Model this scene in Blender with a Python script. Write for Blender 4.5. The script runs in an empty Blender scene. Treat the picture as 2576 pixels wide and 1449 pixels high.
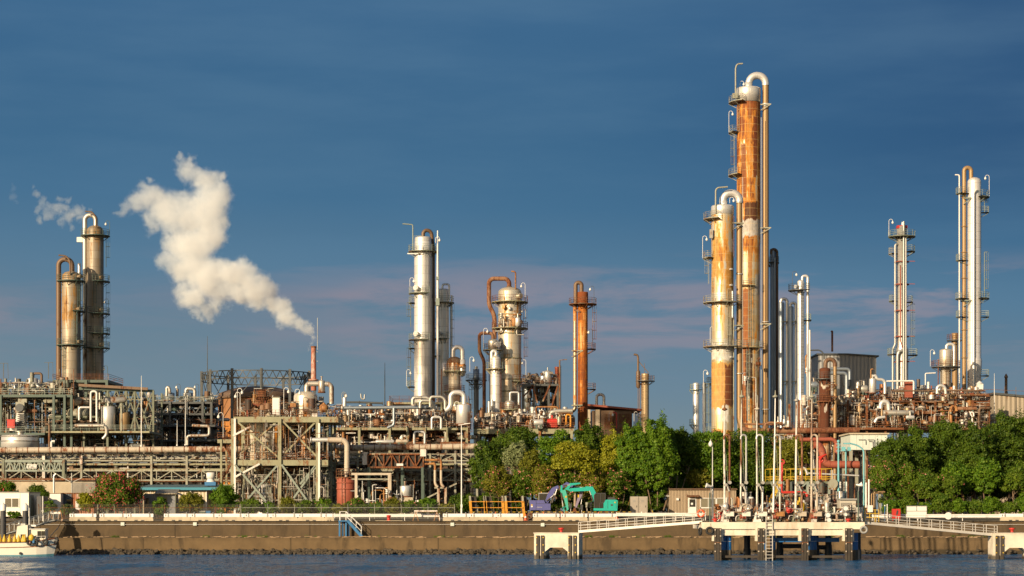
import bpy, math, random
import numpy as np
from mathutils import Vector, Matrix
R=math.radians; PI=math.pi
sc=bpy.context.scene; COL=sc.collection
# ---------------------------------------------------------------- camera
F=5010.0; CX=1288.0; HV=1285.0; CH=6.47        # focal length and horizon in a 2576 px wide frame, eye height in m
cam=bpy.data.cameras.new('camera'); camo=bpy.data.objects.new('camera',cam); COL.objects.link(camo)
cam.sensor_width=36; cam.lens=F/2576*36; cam.shift_y=(HV-724.5)/2576
cam.clip_start=1; cam.clip_end=20000
camo.location=(0,0,CH); camo.rotation_euler=(R(90),0,0); sc.camera=camo
# ---------------------------------------------------------------- sky, sun, exposure
SUN_EL,SUN_AZ=R(17),R(38)                       # the low sun stands behind the camera, to the left
w=bpy.data.worlds.new('World'); sc.world=w; w.use_nodes=True
wn=w.node_tree; wn.nodes.clear()
def nd(nt,t,ins=None,**kw):
    n=nt.nodes.new('ShaderNode'+t)
    for k,v in kw.items(): setattr(n,k,v)
    for k,v in (ins or {}).items():
        s=n.inputs[k]
        if isinstance(v,bpy.types.NodeSocket): nt.links.new(v,s)
        elif isinstance(v,bpy.types.Node): nt.links.new(v.outputs[0],s)
        elif isinstance(v,(tuple,list)) and len(v)==3 and s.type=='RGBA': s.default_value=(*v,1)
        else: s.default_value=v
    return n
def math_(nt,op,a,b=0.0,c=None,clamp=False):
    n=nt.nodes.new('ShaderNodeMath'); n.operation=op; n.use_clamp=clamp
    for i,v in enumerate((a,b,c)):
        if v is None: continue
        if isinstance(v,bpy.types.NodeSocket): nt.links.new(v,n.inputs[i])
        elif isinstance(v,bpy.types.Node): nt.links.new(v.outputs[0],n.inputs[i])
        else: n.inputs[i].default_value=v
    return n.outputs[0]
def mix_(nt,f,a,b,blend='MIX'):
    n=nt.nodes.new('ShaderNodeMix'); n.data_type='RGBA'; n.blend_type=blend
    for i,v in ((0,f),(6,a),(7,b)):
        if isinstance(v,bpy.types.NodeSocket): nt.links.new(v,n.inputs[i])
        elif isinstance(v,bpy.types.Node): nt.links.new(v.outputs[0],n.inputs[i])
        elif i: n.inputs[i].default_value=(*v,1)
        else: n.inputs[i].default_value=v
    return n.outputs[2]
def ramp_(nt,f,stops,interp='LINEAR'):
    n=nt.nodes.new('ShaderNodeValToRGB'); n.color_ramp.interpolation=interp
    nt.links.new(f if isinstance(f,bpy.types.NodeSocket) else f.outputs[0],n.inputs[0])
    e=n.color_ramp.elements
    while len(e)<len(stops): e.new(0.5)
    for x,(p,c) in zip(e,stops):
        x.position=p; x.color=(c,c,c,1) if not isinstance(c,(tuple,list)) else (*c,1)
    return n.outputs[0]
def maprange(nt,v,a,b,c=0.0,d=1.0,smooth=False):
    n=nt.nodes.new('ShaderNodeMapRange'); n.interpolation_type='SMOOTHSTEP' if smooth else 'LINEAR'
    nt.links.new(v,n.inputs[0])
    for i,x in enumerate((a,b,c,d)): n.inputs[i+1].default_value=x
    return n.outputs[0]
def srgb(r,g,b): return tuple(((x/255)/12.92 if x<=10 else ((x/255+.055)/1.055)**2.4) for x in (r,g,b))
SKY_K=0.06
tc=nd(wn,'TexCoord'); gen=tc.outputs['Generated']
sep=nd(wn,'SeparateXYZ',{0:gen})
sky=nd(wn,'TexSky',sky_type='NISHITA',sun_disc=False,sun_elevation=SUN_EL,sun_rotation=PI+SUN_AZ,air_density=1.2,dust_density=2.0)
# a bank of dark rain cloud fills the sky ahead: blue grey above, paler and warmer towards the horizon
elev=math_(wn,'DIVIDE',sep.outputs[2],math_(wn,'MAXIMUM',sep.outputs[1],0.05))
stv=nd(wn,'CombineXYZ',{0:math_(wn,'MULTIPLY',sep.outputs[0],2.2),1:math_(wn,'MULTIPLY',sep.outputs[1],2.2),2:math_(wn,'MULTIPLY',sep.outputs[2],12.0)})
n1=nd(wn,'TexNoise',{'Vector':stv,'Scale':1.9,'Detail':6.0,'Roughness':0.55})
stv2=nd(wn,'CombineXYZ',{0:math_(wn,'MULTIPLY',sep.outputs[0],7.0),1:1.7,2:math_(wn,'MULTIPLY',sep.outputs[2],46.0)})
n2=nd(wn,'TexNoise',{'Vector':stv2,'Scale':1.0,'Detail':9.0,'Roughness':0.62,'Distortion':0.35})
stv3=nd(wn,'CombineXYZ',{0:math_(wn,'MULTIPLY',sep.outputs[0],3.2),1:4.2,2:math_(wn,'MULTIPLY',sep.outputs[2],20.0)})
n3=nd(wn,'TexNoise',{'Vector':stv3,'Scale':1.0,'Detail':4.0,'Roughness':0.5})
ev=math_(wn,'ADD',elev,math_(wn,'MULTIPLY',math_(wn,'SUBTRACT',n1.outputs[0],0.5),0.045))
xr=math_(wn,'DIVIDE',sep.outputs[0],math_(wn,'MAXIMUM',sep.outputs[1],0.05))   # left to right across the cloud bank
ev=math_(wn,'ADD',ev,math_(wn,'MULTIPLY',xr,0.055))
grad=ramp_(wn,math_(wn,'MULTIPLY',ev,3.0,clamp=True),[(0.0,srgb(124,142,149)),(0.12,srgb(117,137,148)),(0.24,srgb(103,129,147)),(0.36,srgb(84,120,147)),(0.45,srgb(68,110,143)),(0.58,srgb(58,101,137)),(0.75,srgb(62,103,140)),(1.0,srgb(68,104,139))])
band=math_(wn,'MULTIPLY',maprange(wn,elev,0.055,0.092,0,1,True),maprange(wn,elev,0.108,0.135,1,0,True))
pink=math_(wn,'MULTIPLY',maprange(wn,n2.outputs[0],0.45,0.61,0,0.75,True),math_(wn,'MULTIPLY',band,maprange(wn,n3.outputs[0],0.38,0.56,0.15,1,True)))
col=mix_(wn,pink,grad,srgb(144,136,148))
dark=math_(wn,'MULTIPLY',maprange(wn,xr,0.0,0.30,0,1,True),maprange(wn,elev,0.115,0.19,0,1,True))
col=mix_(wn,math_(wn,'MULTIPLY',dark,0.62),col,srgb(42,76,116))
lt=math_(wn,'MULTIPLY',maprange(wn,n1.outputs[0],0.40,0.70,0,0.20,True),1.0)
col=mix_(wn,lt,col,srgb(105,140,165))
storm=nd(wn,'VectorMath',{0:col,'Scale':0.80/SKY_K},operation='SCALE')
front=math_(wn,'MULTIPLY',maprange(wn,sep.outputs[1],0.05,0.45,0,1,True),maprange(wn,sep.outputs[2],0.75,0.30,0,1,True))
allc=mix_(wn,front,sky.outputs[0],storm.outputs[0])
bg=nd(wn,'Background',{'Color':allc,'Strength':SKY_K})
wo=nd(wn,'OutputWorld',{'Surface':bg})
sl=bpy.data.lights.new('sun','SUN'); sl.energy=5.0; sl.angle=R(0.5); sl.color=(1.0,0.78,0.51)
so=bpy.data.objects.new('sun',sl); COL.objects.link(so); so.location=(-120,-100,120)
sd=Vector((-math.sin(SUN_AZ)*math.cos(SUN_EL),-math.cos(SUN_AZ)*math.cos(SUN_EL),math.sin(SUN_EL)))
so.rotation_euler=sd.to_track_quat('Z','Y').to_euler()
vs=sc.view_settings; sc.display_settings.display_device='sRGB'; vs.view_transform='Standard'; vs.look='None'; vs.gamma=1; vs.use_curve_mapping=False; vs.exposure=0.36
cy=sc.cycles
cy.max_bounces=8; cy.diffuse_bounces=3; cy.glossy_bounces=3; cy.transmission_bounces=4; cy.volume_bounces=10; cy.transparent_max_bounces=8
cy.use_denoising=True; cy.caustics_reflective=False; cy.caustics_refractive=False; cy.volume_step_rate=0.35; cy.volume_max_steps=512
# ---------------------------------------------------------------- mesh builder
def W(u,v,d): return Vector(((u-CX)*d/F,d,CH+(HV-v)*d/F))
def frame(t):
    t=Vector(t).normalized(); a=Vector((0,0,1)) if abs(t.z)<0.95 else Vector((1,0,0))
    x=t.cross(a).normalized(); return x,x.cross(t).normalized()
class MB:
    def __init__(s): s.v=[]; s.f=[]; s.s=[]
    def add(s,vs,fs,sm=False):
        o=len(s.v); s.v+=[tuple(p) for p in vs]; s.f+=[tuple(i+o for i in f) for f in fs]; s.s+=[sm]*len(fs); return s
    def box(s,c,sz,rz=0.0):
        x,y,z=sz[0]/2,sz[1]/2,sz[2]/2; cs,sn=math.cos(rz),math.sin(rz); vs=[]
        for dz in (-z,z):
            for a,b in ((-x,-y),(x,-y),(x,y),(-x,y)): vs.append((c[0]+a*cs-b*sn,c[1]+a*sn+b*cs,c[2]+dz))
        return s.add(vs,[(3,2,1,0),(4,5,6,7),(0,1,5,4),(1,2,6,5),(2,3,7,6),(3,0,4,7)])
    def bb(s,a,b): return s.box([(a[i]+b[i])/2 for i in range(3)],[abs(a[i]-b[i]) for i in range(3)])
    def beam(s,p,q,w,h=None):
        p,q=Vector(p),Vector(q)
        if (q-p).length<1e-5: return s
        h=h or w; x,y=frame(q-p); vs=[]
        for o in (p,q):
            for a,b in ((-1,-1),(1,-1),(1,1),(-1,1)): vs.append(o+x*a*w/2+y*b*h/2)
        return s.add(vs,[(3,2,1,0),(4,5,6,7),(0,1,5,4),(1,2,6,5),(2,3,7,6),(3,0,4,7)])
    def tube(s,pts,r,seg=10,caps=True,sm=True):
        P=[Vector(p) for p in pts]; n=len(P); rs=r if isinstance(r,(list,tuple)) else [r]*n
        T=[(P[min(i+1,n-1)]-P[max(i-1,0)]).normalized() for i in range(n)]
        x,y=frame(T[0]); rings=[]
        for i in range(n):
            if i:
                q=T[i-1].rotation_difference(T[i]); x=q@x; y=q@y
            rings+=[P[i]+(x*math.cos(2*PI*k/seg)+y*math.sin(2*PI*k/seg))*rs[i] for k in range(seg)]
        fs=[(i*seg+k,i*seg+(k+1)%seg,(i+1)*seg+(k+1)%seg,(i+1)*seg+k) for i in range(n-1) for k in range(seg)]
        s.add(rings,[f[::-1] for f in fs],sm)
        if caps:
            s.add(rings[:seg],[tuple(range(seg))]); s.add(rings[-seg:],[tuple(range(seg))[::-1]])
        return s
    def cyl(s,p,q,r,r2=None,seg=16,sm=True): return s.tube([p,q],[r,r if r2 is None else r2],seg,True,sm)
    def lathe(s,prof,c=(0,0,0),seg=28,a0=0,a1=2*PI,sm=True,sx=1,sy=1):
        full=abs(a1-a0-2*PI)<1e-6; m=seg if full else seg+1; vs=[]
        for r,z in prof:
            for k in range(m):
                a=a0+(a1-a0)*k/seg; vs.append((c[0]+r*sx*math.cos(a),c[1]+r*sy*math.sin(a),c[2]+z))
        fs=[]
        for i in range(len(prof)-1):
            for k in range(seg):
                k2=(k+1)%m; fs.append((i*m+k,i*m+k2,(i+1)*m+k2,(i+1)*m+k))
        return s.add(vs,fs,sm)
    def sphere(s,c,r,seg=14,rg=8):
        r=r if isinstance(r,(list,tuple)) else (r,r,r); vs=[]
        for i in range(rg+1):
            t=-PI/2+PI*i/rg
            for k in range(seg): vs.append((c[0]+r[0]*math.cos(t)*math.cos(2*PI*k/seg),c[1]+r[1]*math.cos(t)*math.sin(2*PI*k/seg),c[2]+r[2]*math.sin(t)))
        return s.add(vs,[(i*seg+k,i*seg+(k+1)%seg,(i+1)*seg+(k+1)%seg,(i+1)*seg+k) for i in range(rg) for k in range(seg)],True)
    def prism(s,poly,y0,y1,axis='y'):
        # poly: list of (a,b) in the xz plane extruded along y (or yz along x / xy along z)
        n=len(poly); mk={'y':lambda a,b,t:(a,t,b),'x':lambda a,b,t:(t,a,b),'z':lambda a,b,t:(a,b,t)}[axis]
        vs=[mk(a,b,y0) for a,b in poly]+[mk(a,b,y1) for a,b in poly]
        return s.add(vs,[tuple(range(n)),tuple(range(2*n-1,n-1,-1))]+[(i,i+n,(i+1)%n+n,(i+1)%n) for i in range(n)])
    def torus(s,c,R_,r,axis=(0,1,0),seg=20,sg=8):
        x,y=frame(axis); z=Vector(axis).normalized(); c=Vector(c); vs=[]
        for i in range(seg):
            a=2*PI*i/seg; o=x*math.cos(a)+y*math.sin(a)
            for k in range(sg):
                b=2*PI*k/sg; vs.append(c+o*(R_+r*math.cos(b))+z*r*math.sin(b))
        return s.add(vs,[(i*sg+k,((i+1)%seg)*sg+k,((i+1)%seg)*sg+(k+1)%sg,i*sg+(k+1)%sg) for i in range(seg) for k in range(sg)],True)
    def mesh(s,name):
        me=bpy.data.meshes.new(name); me.from_pydata(s.v,[],s.f); me.polygons.foreach_set('use_smooth',s.s); me.update(); return me
def rnd(pts,rad,n=5):
    """round the corners of a polyline"""
    P=[Vector(p) for p in pts]; out=[P[0]]
    for i in range(1,len(P)-1):
        a,b=(P[i-1]-P[i]),(P[i+1]-P[i]); r=min(rad,a.length*(.98 if i==1 else .49),b.length*(.98 if i==len(P)-2 else .49))
        a,b=a.normalized(),b.normalized()
        A,B=P[i]+a*r,P[i]+b*r; w_=math.sqrt(max(.02,(1-a.dot(b))/2))
        for k in range(n+1):
            t=k/n; q=2*t*(1-t)*w_; out.append((A*(1-t)**2+P[i]*q+B*t*t)/((1-t)**2+q+t*t))
    out.append(P[-1]); return out
def link(name,me,mat,parent=None,loc=None):
    o=bpy.data.objects.new(name,me); COL.objects.link(o)
    for m in (mat if isinstance(mat,(list,tuple)) else [mat]): me.materials.append(m)
    if parent is not None: o.parent=parent
    if loc is not None: o.location=loc
    return o
def tag(o,label=None,cat=None,group=None,kind=None):
    if label: o['label']=label
    if cat: o['category']=cat
    if group: o['group']=group
    if kind: o['kind']=kind
    return o
def solo(name,label,cat,mat,mb,loc=(0,0,0),group=None,kind=None):
    return tag(link(name,mb.mesh(name),mat,None,loc),label,cat,group,kind)
class Th:
    """a thing: an Empty at its base with traced (u,v) image positions turned into metres at its own distance d"""
    def __init__(s,name,label,cat,u,v,d,group=None,rz=0.0,z=None):
        s.d=d; s.k=d/F; s.u=u; s.v=v
        e=bpy.data.objects.new(name,None); COL.objects.link(e); e.empty_display_size=0.3
        e.location=W(u,v,d)
        if z is not None: e.location.z=z; s.v=HV+(CH-z)*F/d
        e.rotation_euler=(0,0,rz); tag(e,label,cat,group); s.o=e
    def L(s,u,v,dy=0.0): return Vector(((u-s.u)*s.k,dy,(s.v-v)*s.k))
    def part(s,name,mat,mb,parent=None,label=None,kind=None):
        o=link(name,mb.mesh(name),mat,parent or s.o)
        if label: o['label']=label
        if kind: o['kind']=kind
        return o
def copy_tree(o,parent=None,loc=None,rz=None,label=None,scale=None):
    c=o.copy(); COL.objects.link(c)
    if parent is not None: c.parent=parent
    if loc is not None: c.location=loc
    if rz is not None: c.rotation_euler=(0,0,rz)
    if scale is not None: c.scale=scale
    if label: c['label']=label
    for ch in o.children: copy_tree(ch,c)
    return c
GZ0,GZ1=4.93,5.72
def gz(d): return GZ0 if d<304 else GZ1 if d>316 else GZ0+(GZ1-GZ0)*(d-304)/12
# ---------------------------------------------------------------- materials
def newmat(name):
    m=bpy.data.materials.new(name); m.use_nodes=True; nt=m.node_tree; return m,nt,nt.nodes['Principled BSDF']
def setb(nt,b,**kw):
    nm={'base':'Base Color','metal':'Metallic','rough':'Roughness','normal':'Normal','spec':'Specular IOR Level','emis':'Emission Color','emstr':'Emission Strength'}
    for k,v in kw.items():
        s=b.inputs[nm[k]]
        if isinstance(v,bpy.types.NodeSocket): nt.links.new(v,s)
        elif isinstance(v,(tuple,list)): s.default_value=(*v,1)
        else: s.default_value=v
def wpos(nt): return nd(nt,'NewGeometry').outputs['Position']
def noise(nt,vec,scale,det=4,rough=0.55,sx=1,sy=1,sz=1,dist=0.0):
    if (sx,sy,sz)!=(1,1,1):
        vec=nd(nt,'VectorMath',{0:vec,1:(sx,sy,sz)},operation='MULTIPLY').outputs[0]
    return nd(nt,'TexNoise',{'Vector':vec,'Scale':scale,'Detail':det,'Roughness':rough,'Distortion':dist}).outputs[0]
def bump(nt,h,st=0.3,dist=0.05): return nd(nt,'Bump',{'Height':h,'Strength':st,'Distance':dist}).outputs[0]
RUST=(0.235,0.085,0.026); RUSTD=(0.075,0.022,0.010); ORANGE=(0.52,0.20,0.028)
def painted(name,base,rust=0.2,metal=0.0,rough=0.5,scale=1.0,rc=RUST,rd=RUSTD,dirt=0.3,streak=0.35):
    """painted or bare steel with rust blooms and streaks, in world space"""
    m,nt,b=newmat(name); p=wpos(nt)
    big=noise(nt,p,0.22*scale,3); a=noise(nt,p,1.1*scale,6,0.65,1,1,streak); c=noise(nt,p,5*scale,4,0.6,1,1,streak)
    f=math_(nt,'ADD',math_(nt,'MULTIPLY',a,0.55),math_(nt,'ADD',math_(nt,'MULTIPLY',c,0.22),math_(nt,'MULTIPLY',big,0.35)))
    th=0.80-0.50*rust
    r=maprange(nt,f,th-0.05,th+0.06,0,1,True)
    rcx=mix_(nt,maprange(nt,c,0.35,0.65),rc,rd)
    bc=mix_(nt,math_(nt,'MULTIPLY',maprange(nt,a,0.35,0.75),dirt),base,tuple(x*0.45 for x in base))
    setb(nt,b,base=mix_(nt,r,bc,rcx),metal=math_(nt,'MULTIPLY',math_(nt,'SUBTRACT',1.0,r),metal),rough=math_(nt,'ADD',math_(nt,'MULTIPLY',r,0.85-rough),rough),normal=bump(nt,c,0.12,0.02))
    return m
def clad(name,base,zones,H,metal=0.45,rough=0.38,rad=2.5,pw=1.9,ph=1.6,rc=ORANGE,rd=RUSTD,tint=(0.62,0.47,0.25),seed=0.0,stain=0.5,line=0.5,bands=None,patches=(),lc=(0.10,0.075,0.05)):
    """insulation cladding of a column: sheet courses, stains, rust that varies with height. zones: (height fraction, rust 0..1)"""
    m,nt,b=newmat(name); o=nd(nt,'TexCoord').outputs['Object']; s=nd(nt,'SeparateXYZ',{0:o})
    ang=math_(nt,'ARCTAN2',s.outputs[0],math_(nt,'MULTIPLY',s.outputs[1],-1.0)); ar=math_(nt,'MULTIPLY',ang,rad)
    uv=nd(nt,'CombineXYZ',{0:ar,1:s.outputs[2],2:seed}).outputs[0]
    br=nd(nt,'TexBrick',{'Vector':uv,'Color1':(0,0,0,1),'Color2':(1,1,1,1),'Mortar':(0.5,0.5,0.5,1),'Scale':1.0,'Mortar Size':0.035,'Mortar Smooth':0.3,'Bias':0.0,'Brick Width':pw,'Row Height':ph},offset=0.0)
    rb=nd(nt,'SeparateColor',{0:br.outputs[0]}).outputs[0]; ln=br.outputs['Fac']
    st=noise(nt,uv,1.0,6,0.62,1.5,0.13,1); fi=noise(nt,uv,1.0,5,0.65,2.6,0.8,1); bg_=noise(nt,uv,0.16,3,0.5)
    z=math_(nt,'DIVIDE',s.outputs[2],H,clamp=True)
    zr=ramp_(nt,math_(nt,'ADD',z,math_(nt,'MULTIPLY',math_(nt,'SUBTRACT',st,0.5),0.03)),[(p,v) for p,v in zones])
    f=math_(nt,'ADD',math_(nt,'MULTIPLY',st,0.85),math_(nt,'ADD',math_(nt,'MULTIPLY',fi,0.3),math_(nt,'ADD',math_(nt,'MULTIPLY',rb,0.07),math_(nt,'MULTIPLY',bg_,0.34))))
    f=math_(nt,'ADD',f,math_(nt,'SUBTRACT',math_(nt,'MULTIPLY',zr,0.85),1.17))
    r=maprange(nt,f,0.0,0.13,0,1,True); r2=maprange(nt,f,0.09,0.27,0,1,True)
    bc=mix_(nt,math_(nt,'MULTIPLY',maprange(nt,math_(nt,'ADD',st,math_(nt,'MULTIPLY',rb,0.18)),0.42,0.74,0,1),stain),base,tint)
    bc=mix_(nt,math_(nt,'MULTIPLY',rb,0.14),bc,(0.2,0.19,0.18))
    cl=mix_(nt,r2,mix_(nt,r,bc,rc),rd)
    pm=None
    for (a0,a1,z0,z1,pc) in patches:       # big rusty or re-sheeted patches: angle range (0 faces the water), height range in m, colour
        aw=math_(nt,'ADD',ang,math_(nt,'MULTIPLY',math_(nt,'SUBTRACT',fi,0.5),0.25)); zw=math_(nt,'ADD',s.outputs[2],math_(nt,'MULTIPLY',math_(nt,'SUBTRACT',st,0.5),3.0))
        k=math_(nt,'MULTIPLY',math_(nt,'MULTIPLY',maprange(nt,aw,a0-.02,a0+.02),maprange(nt,aw,a1-.02,a1+.02,1,0)),math_(nt,'MULTIPLY',maprange(nt,zw,z0-.1,z0+.1),maprange(nt,zw,z1-.1,z1+.1,1,0)))
        cl=mix_(nt,math_(nt,'MULTIPLY',k,0.92),cl,mix_(nt,maprange(nt,fi,0.35,0.7),pc,tuple(x*0.5 for x in pc)))
        r=math_(nt,'MAXIMUM',r,k)
    cl=mix_(nt,math_(nt,'MULTIPLY',ln,line),cl,lc)
    wv=math_(nt,'ADD',math_(nt,'MULTIPLY',ln,-0.6),math_(nt,'MULTIPLY',rb,0.25))
    setb(nt,b,base=cl,metal=math_(nt,'MULTIPLY',math_(nt,'SUBTRACT',1.0,r),metal),rough=math_(nt,'ADD',math_(nt,'MULTIPLY',r,0.3),rough),normal=bump(nt,wv,0.35,0.05))
    return m
def plain(name,base,rough=0.6,metal=0.0,var=0.25,scale=1.0,bm=0.0,**kw):
    m,nt,b=newmat(name); p=wpos(nt); a=noise(nt,p,0.7*scale,5,0.6); c=noise(nt,p,6*scale,4)
    f=math_(nt,'ADD',math_(nt,'MULTIPLY',a,0.7),math_(nt,'MULTIPLY',c,0.3))
    setb(nt,b,base=mix_(nt,maprange(nt,f,0.3,0.7),tuple(x*(1-var) for x in base),tuple(min(1,x*(1+var*0.6)) for x in base)),rough=rough,metal=metal)
    if bm: setb(nt,b,normal=bump(nt,c,bm,0.03))
    return m
def corrugated(name,base,pitch=0.3,rust=0.15,rough=0.55,depth=0.6,rc=(0.2,0.09,0.04)):
    m,nt,b=newmat(name); o=nd(nt,'TexCoord').outputs['Object']; s=nd(nt,'SeparateXYZ',{0:o}); p=wpos(nt)
    xx=math_(nt,'ADD',s.outputs[0],s.outputs[1]); wv=math_(nt,'SINE',math_(nt,'MULTIPLY',xx,2*PI/pitch))
    a=noise(nt,p,0.8,5,0.6,1.5,1.5,0.22); r=maprange(nt,a,0.72-0.4*rust,0.82-0.3*rust,0,1,True)
    cid=nd(nt,'TexWhiteNoise',{'Vector':nd(nt,'CombineXYZ',{0:math_(nt,'FLOOR',math_(nt,'DIVIDE',xx,pitch*4))})}).outputs[0]
    bc=mix_(nt,math_(nt,'MULTIPLY',cid,0.18),base,tuple(x*0.5 for x in base)); bc=mix_(nt,maprange(nt,a,0.35,0.7,0,0.3),bc,tuple(x*0.55 for x in base))
    setb(nt,b,base=mix_(nt,r,bc,rc),rough=rough,normal=bump(nt,wv,depth,0.06)); return m
def concrete(name,base,stain=(0.06,0.045,0.03),joint=0,wet=None,rough=0.9,amt=0.6):
    m,nt,b=newmat(name); p=wpos(nt); s=nd(nt,'SeparateXYZ',{0:p})
    a=noise(nt,p,0.35,6,0.62); st=noise(nt,p,1.0,6,0.62,0.55,0.55,0.12); c=noise(nt,p,9,4,0.7); sp=noise(nt,p,2.5,4,0.6)
    bc=mix_(nt,maprange(nt,a,0.3,0.7),tuple(x*0.72 for x in base),tuple(x*1.18 for x in base))
    bc=mix_(nt,math_(nt,'MULTIPLY',maprange(nt,st,0.5,0.72,0,1,True),amt),bc,stain)
    bc=mix_(nt,maprange(nt,c,0.55,0.72,0,0.35),bc,tuple(x*0.5 for x in base))
    bc=mix_(nt,maprange(nt,sp,0.62,0.75,0,0.25),bc,tuple(min(1,x*1.7) for x in base))
    if joint:
        jx=math_(nt,'ABSOLUTE',math_(nt,'SUBTRACT',math_(nt,'FRACT',math_(nt,'DIVIDE',s.outputs[0],joint)),0.5))
        bc=mix_(nt,maprange(nt,jx,0.0,0.16/joint,0.9,0),bc,tuple(x*0.25 for x in base))
        pid=nd(nt,'TexWhiteNoise',{'Vector':nd(nt,'CombineXYZ',{0:math_(nt,'FLOOR',math_(nt,'ADD',math_(nt,'DIVIDE',s.outputs[0],joint),0.5))})}).outputs[0]
        bc=mix_(nt,math_(nt,'MULTIPLY',pid,0.35),bc,tuple(x*0.62 for x in base))
    if wet is not None:   # tide mark, weed and shells up to this height
        zz=math_(nt,'ADD',s.outputs[2],math_(nt,'MULTIPLY',math_(nt,'SUBTRACT',a,0.5),1.0))
        bc=mix_(nt,maprange(nt,zz,wet,wet-0.35,0,0.85,True),bc,(0.035,0.028,0.016))
    setb(nt,b,base=bc,rough=rough,normal=bump(nt,c,0.35,0.03)); return m
def leafmat(name,c1,c2,c3,trans=0.35):
    m,nt,b=newmat(name); g=nd(nt,'NewGeometry'); p=g.outputs['Position']
    a=noise(nt,p,0.35,3); rr=g.outputs['Random Per Island']
    bc=mix_(nt,maprange(nt,a,0.35,0.65),c1,c2); bc=mix_(nt,maprange(nt,rr,0.45,1.0,0,0.75),bc,c3)
    setb(nt,b,base=bc,rough=0.55,spec=0.25)
    tr=nd(nt,'BsdfTranslucent',{'Color':bc}); mx=nd(nt,'MixShader',{0:trans,1:b.outputs[0],2:tr.outputs[0]})
    nt.links.new(mx.outputs[0],nt.nodes['Material Output'].inputs[0]); return m
M={}
M['green']=painted('pale green steel',(0.155,0.175,0.125),0.33,scale=1.3,dirt=0.4)
M['greenrust']=painted('rusty pale green steel',(0.29,0.285,0.18),0.36,scale=1.5,rc=(0.34,0.13,0.03),dirt=0.4)
M['pale']=painted('pale grey green steel',(0.31,0.31,0.245),0.34,scale=1.5,rc=(0.3,0.12,0.04))
M['rail']=painted('green grey rail steel',(0.24,0.285,0.245),0.25,scale=1.5)
M['railrust']=painted('rusted rail steel',(0.30,0.24,0.16),0.62,scale=1.5)
M['dark']=painted('dark weathered steel',(0.075,0.082,0.085),0.22,scale=1.0)
M['dkgreen']=painted('dark green steel',(0.075,0.115,0.095),0.22)
M['silver']=painted('silver pipe lagging',(0.72,0.71,0.69),0.14,metal=0.45,rough=0.36,scale=0.9,streak=0.2)
M['silverdirty']=painted('stained silver pipe lagging',(0.52,0.50,0.45),0.36,metal=0.6,rough=0.45,scale=0.9,rc=(0.34,0.16,0.05),streak=0.2)
M['bluegrey']=painted('blue grey pipe lagging',(0.33,0.38,0.43),0.08,metal=0.6,rough=0.4)
M['tan']=painted('tan weathered pipe lagging',(0.33,0.215,0.105),0.18,metal=0.25,rough=0.5,scale=0.6,rc=(0.36,0.17,0.05),streak=0.15)
M['brown']=painted('brown weathered pipe lagging',(0.165,0.105,0.065),0.3,metal=0.2,rough=0.55,streak=0.2)
M['rustpipe']=painted('rusted red brown pipe',(0.27,0.14,0.075),0.5,rough=0.7,rc=(0.22,0.075,0.028))
M['rust']=painted('rusted steel',(0.20,0.135,0.08),0.55,rough=0.8,rc=(0.25,0.095,0.03),scale=1.6)
M['orangepipe']=painted('orange brown pipe',(0.40,0.19,0.06),0.4,rough=0.6)
M['cream']=painted('cream pipe lagging with rust',(0.50,0.43,0.34),0.40,scale=0.8,rough=0.55,rc=(0.34,0.13,0.05),streak=0.2)
M['white']=painted('white paint',(0.74,0.73,0.70),0.08,rough=0.5,dirt=0.12)
M['whiterust']=painted('white paint with rust runs',(0.70,0.67,0.62),0.33,rough=0.5,rc=(0.36,0.15,0.05))
M['red']=painted('red paint',(0.50,0.035,0.025),0.1,rough=0.45,dirt=0.2)
M['redrust']=painted('faded red oxide paint',(0.32,0.085,0.05),0.3,rough=0.6)
M['yellow']=painted('yellow paint',(0.62,0.40,0.03),0.18,rough=0.5)
M['orange']=painted('orange paint',(0.62,0.27,0.02),0.12,rough=0.5)
M['bluepaint']=painted('blue paint',(0.03,0.16,0.36),0.06,rough=0.45)
M['cyan']=painted('turquoise paint',(0.16,0.46,0.52),0.1,rough=0.5)
M['galv']=painted('galvanised steel',(0.42,0.43,0.42),0.06,metal=0.5,rough=0.45)
M['dkmach']=painted('dark greasy machinery',(0.06,0.055,0.05),0.35,rough=0.55)
M['mint']=plain('pale mint paint',(0.60,0.66,0.61),0.5,var=0.12)
M['grey']=plain('grey paint',(0.28,0.28,0.27),0.5,var=0.15)
M['black']=plain('black rubber',(0.018,0.018,0.018),0.7,var=0.3)
M['charcoal']=plain('charcoal coating',(0.045,0.047,0.052),0.6,var=0.2)
M['timber']=plain('dark wet timber',(0.055,0.045,0.035),0.8,var=0.5,scale=2,bm=0.4)
M['wood']=plain('bleached timber',(0.32,0.22,0.13),0.8,var=0.3)
def glassmat(name,c,rough=0.08):
    m,nt,b=newmat(name); setb(nt,b,base=c,rough=rough,spec=0.6); return m
M['glass']=glassmat('dark window glass',(0.035,0.035,0.03))
M['blind']=plain('window with drawn blind',(0.20,0.18,0.13),0.25,var=0.08)
M['lamp']=plain('white lamp glass',(0.75,0.74,0.70),0.25,var=0.05)
M['dkroof']=painted('dark steel plate',(0.04,0.032,0.026),0.25,rough=0.8)
M['cone']=plain('orange cone plastic',(.62,.10,.03),.5,var=.1)
M['cabgrey']=plain('grey cabinet paint',(.36,.32,.27),.5,var=.12)
M['galvp']=painted('pale galvanised walkway',(.60,.57,.52),.05,metal=.2,rough=.5)
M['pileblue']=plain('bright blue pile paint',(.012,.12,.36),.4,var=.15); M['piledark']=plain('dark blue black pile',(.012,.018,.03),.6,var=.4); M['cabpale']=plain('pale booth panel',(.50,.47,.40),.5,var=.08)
M['dimglass']=plain('dim window glass',(.075,.07,.055),.2,var=.1)
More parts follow.
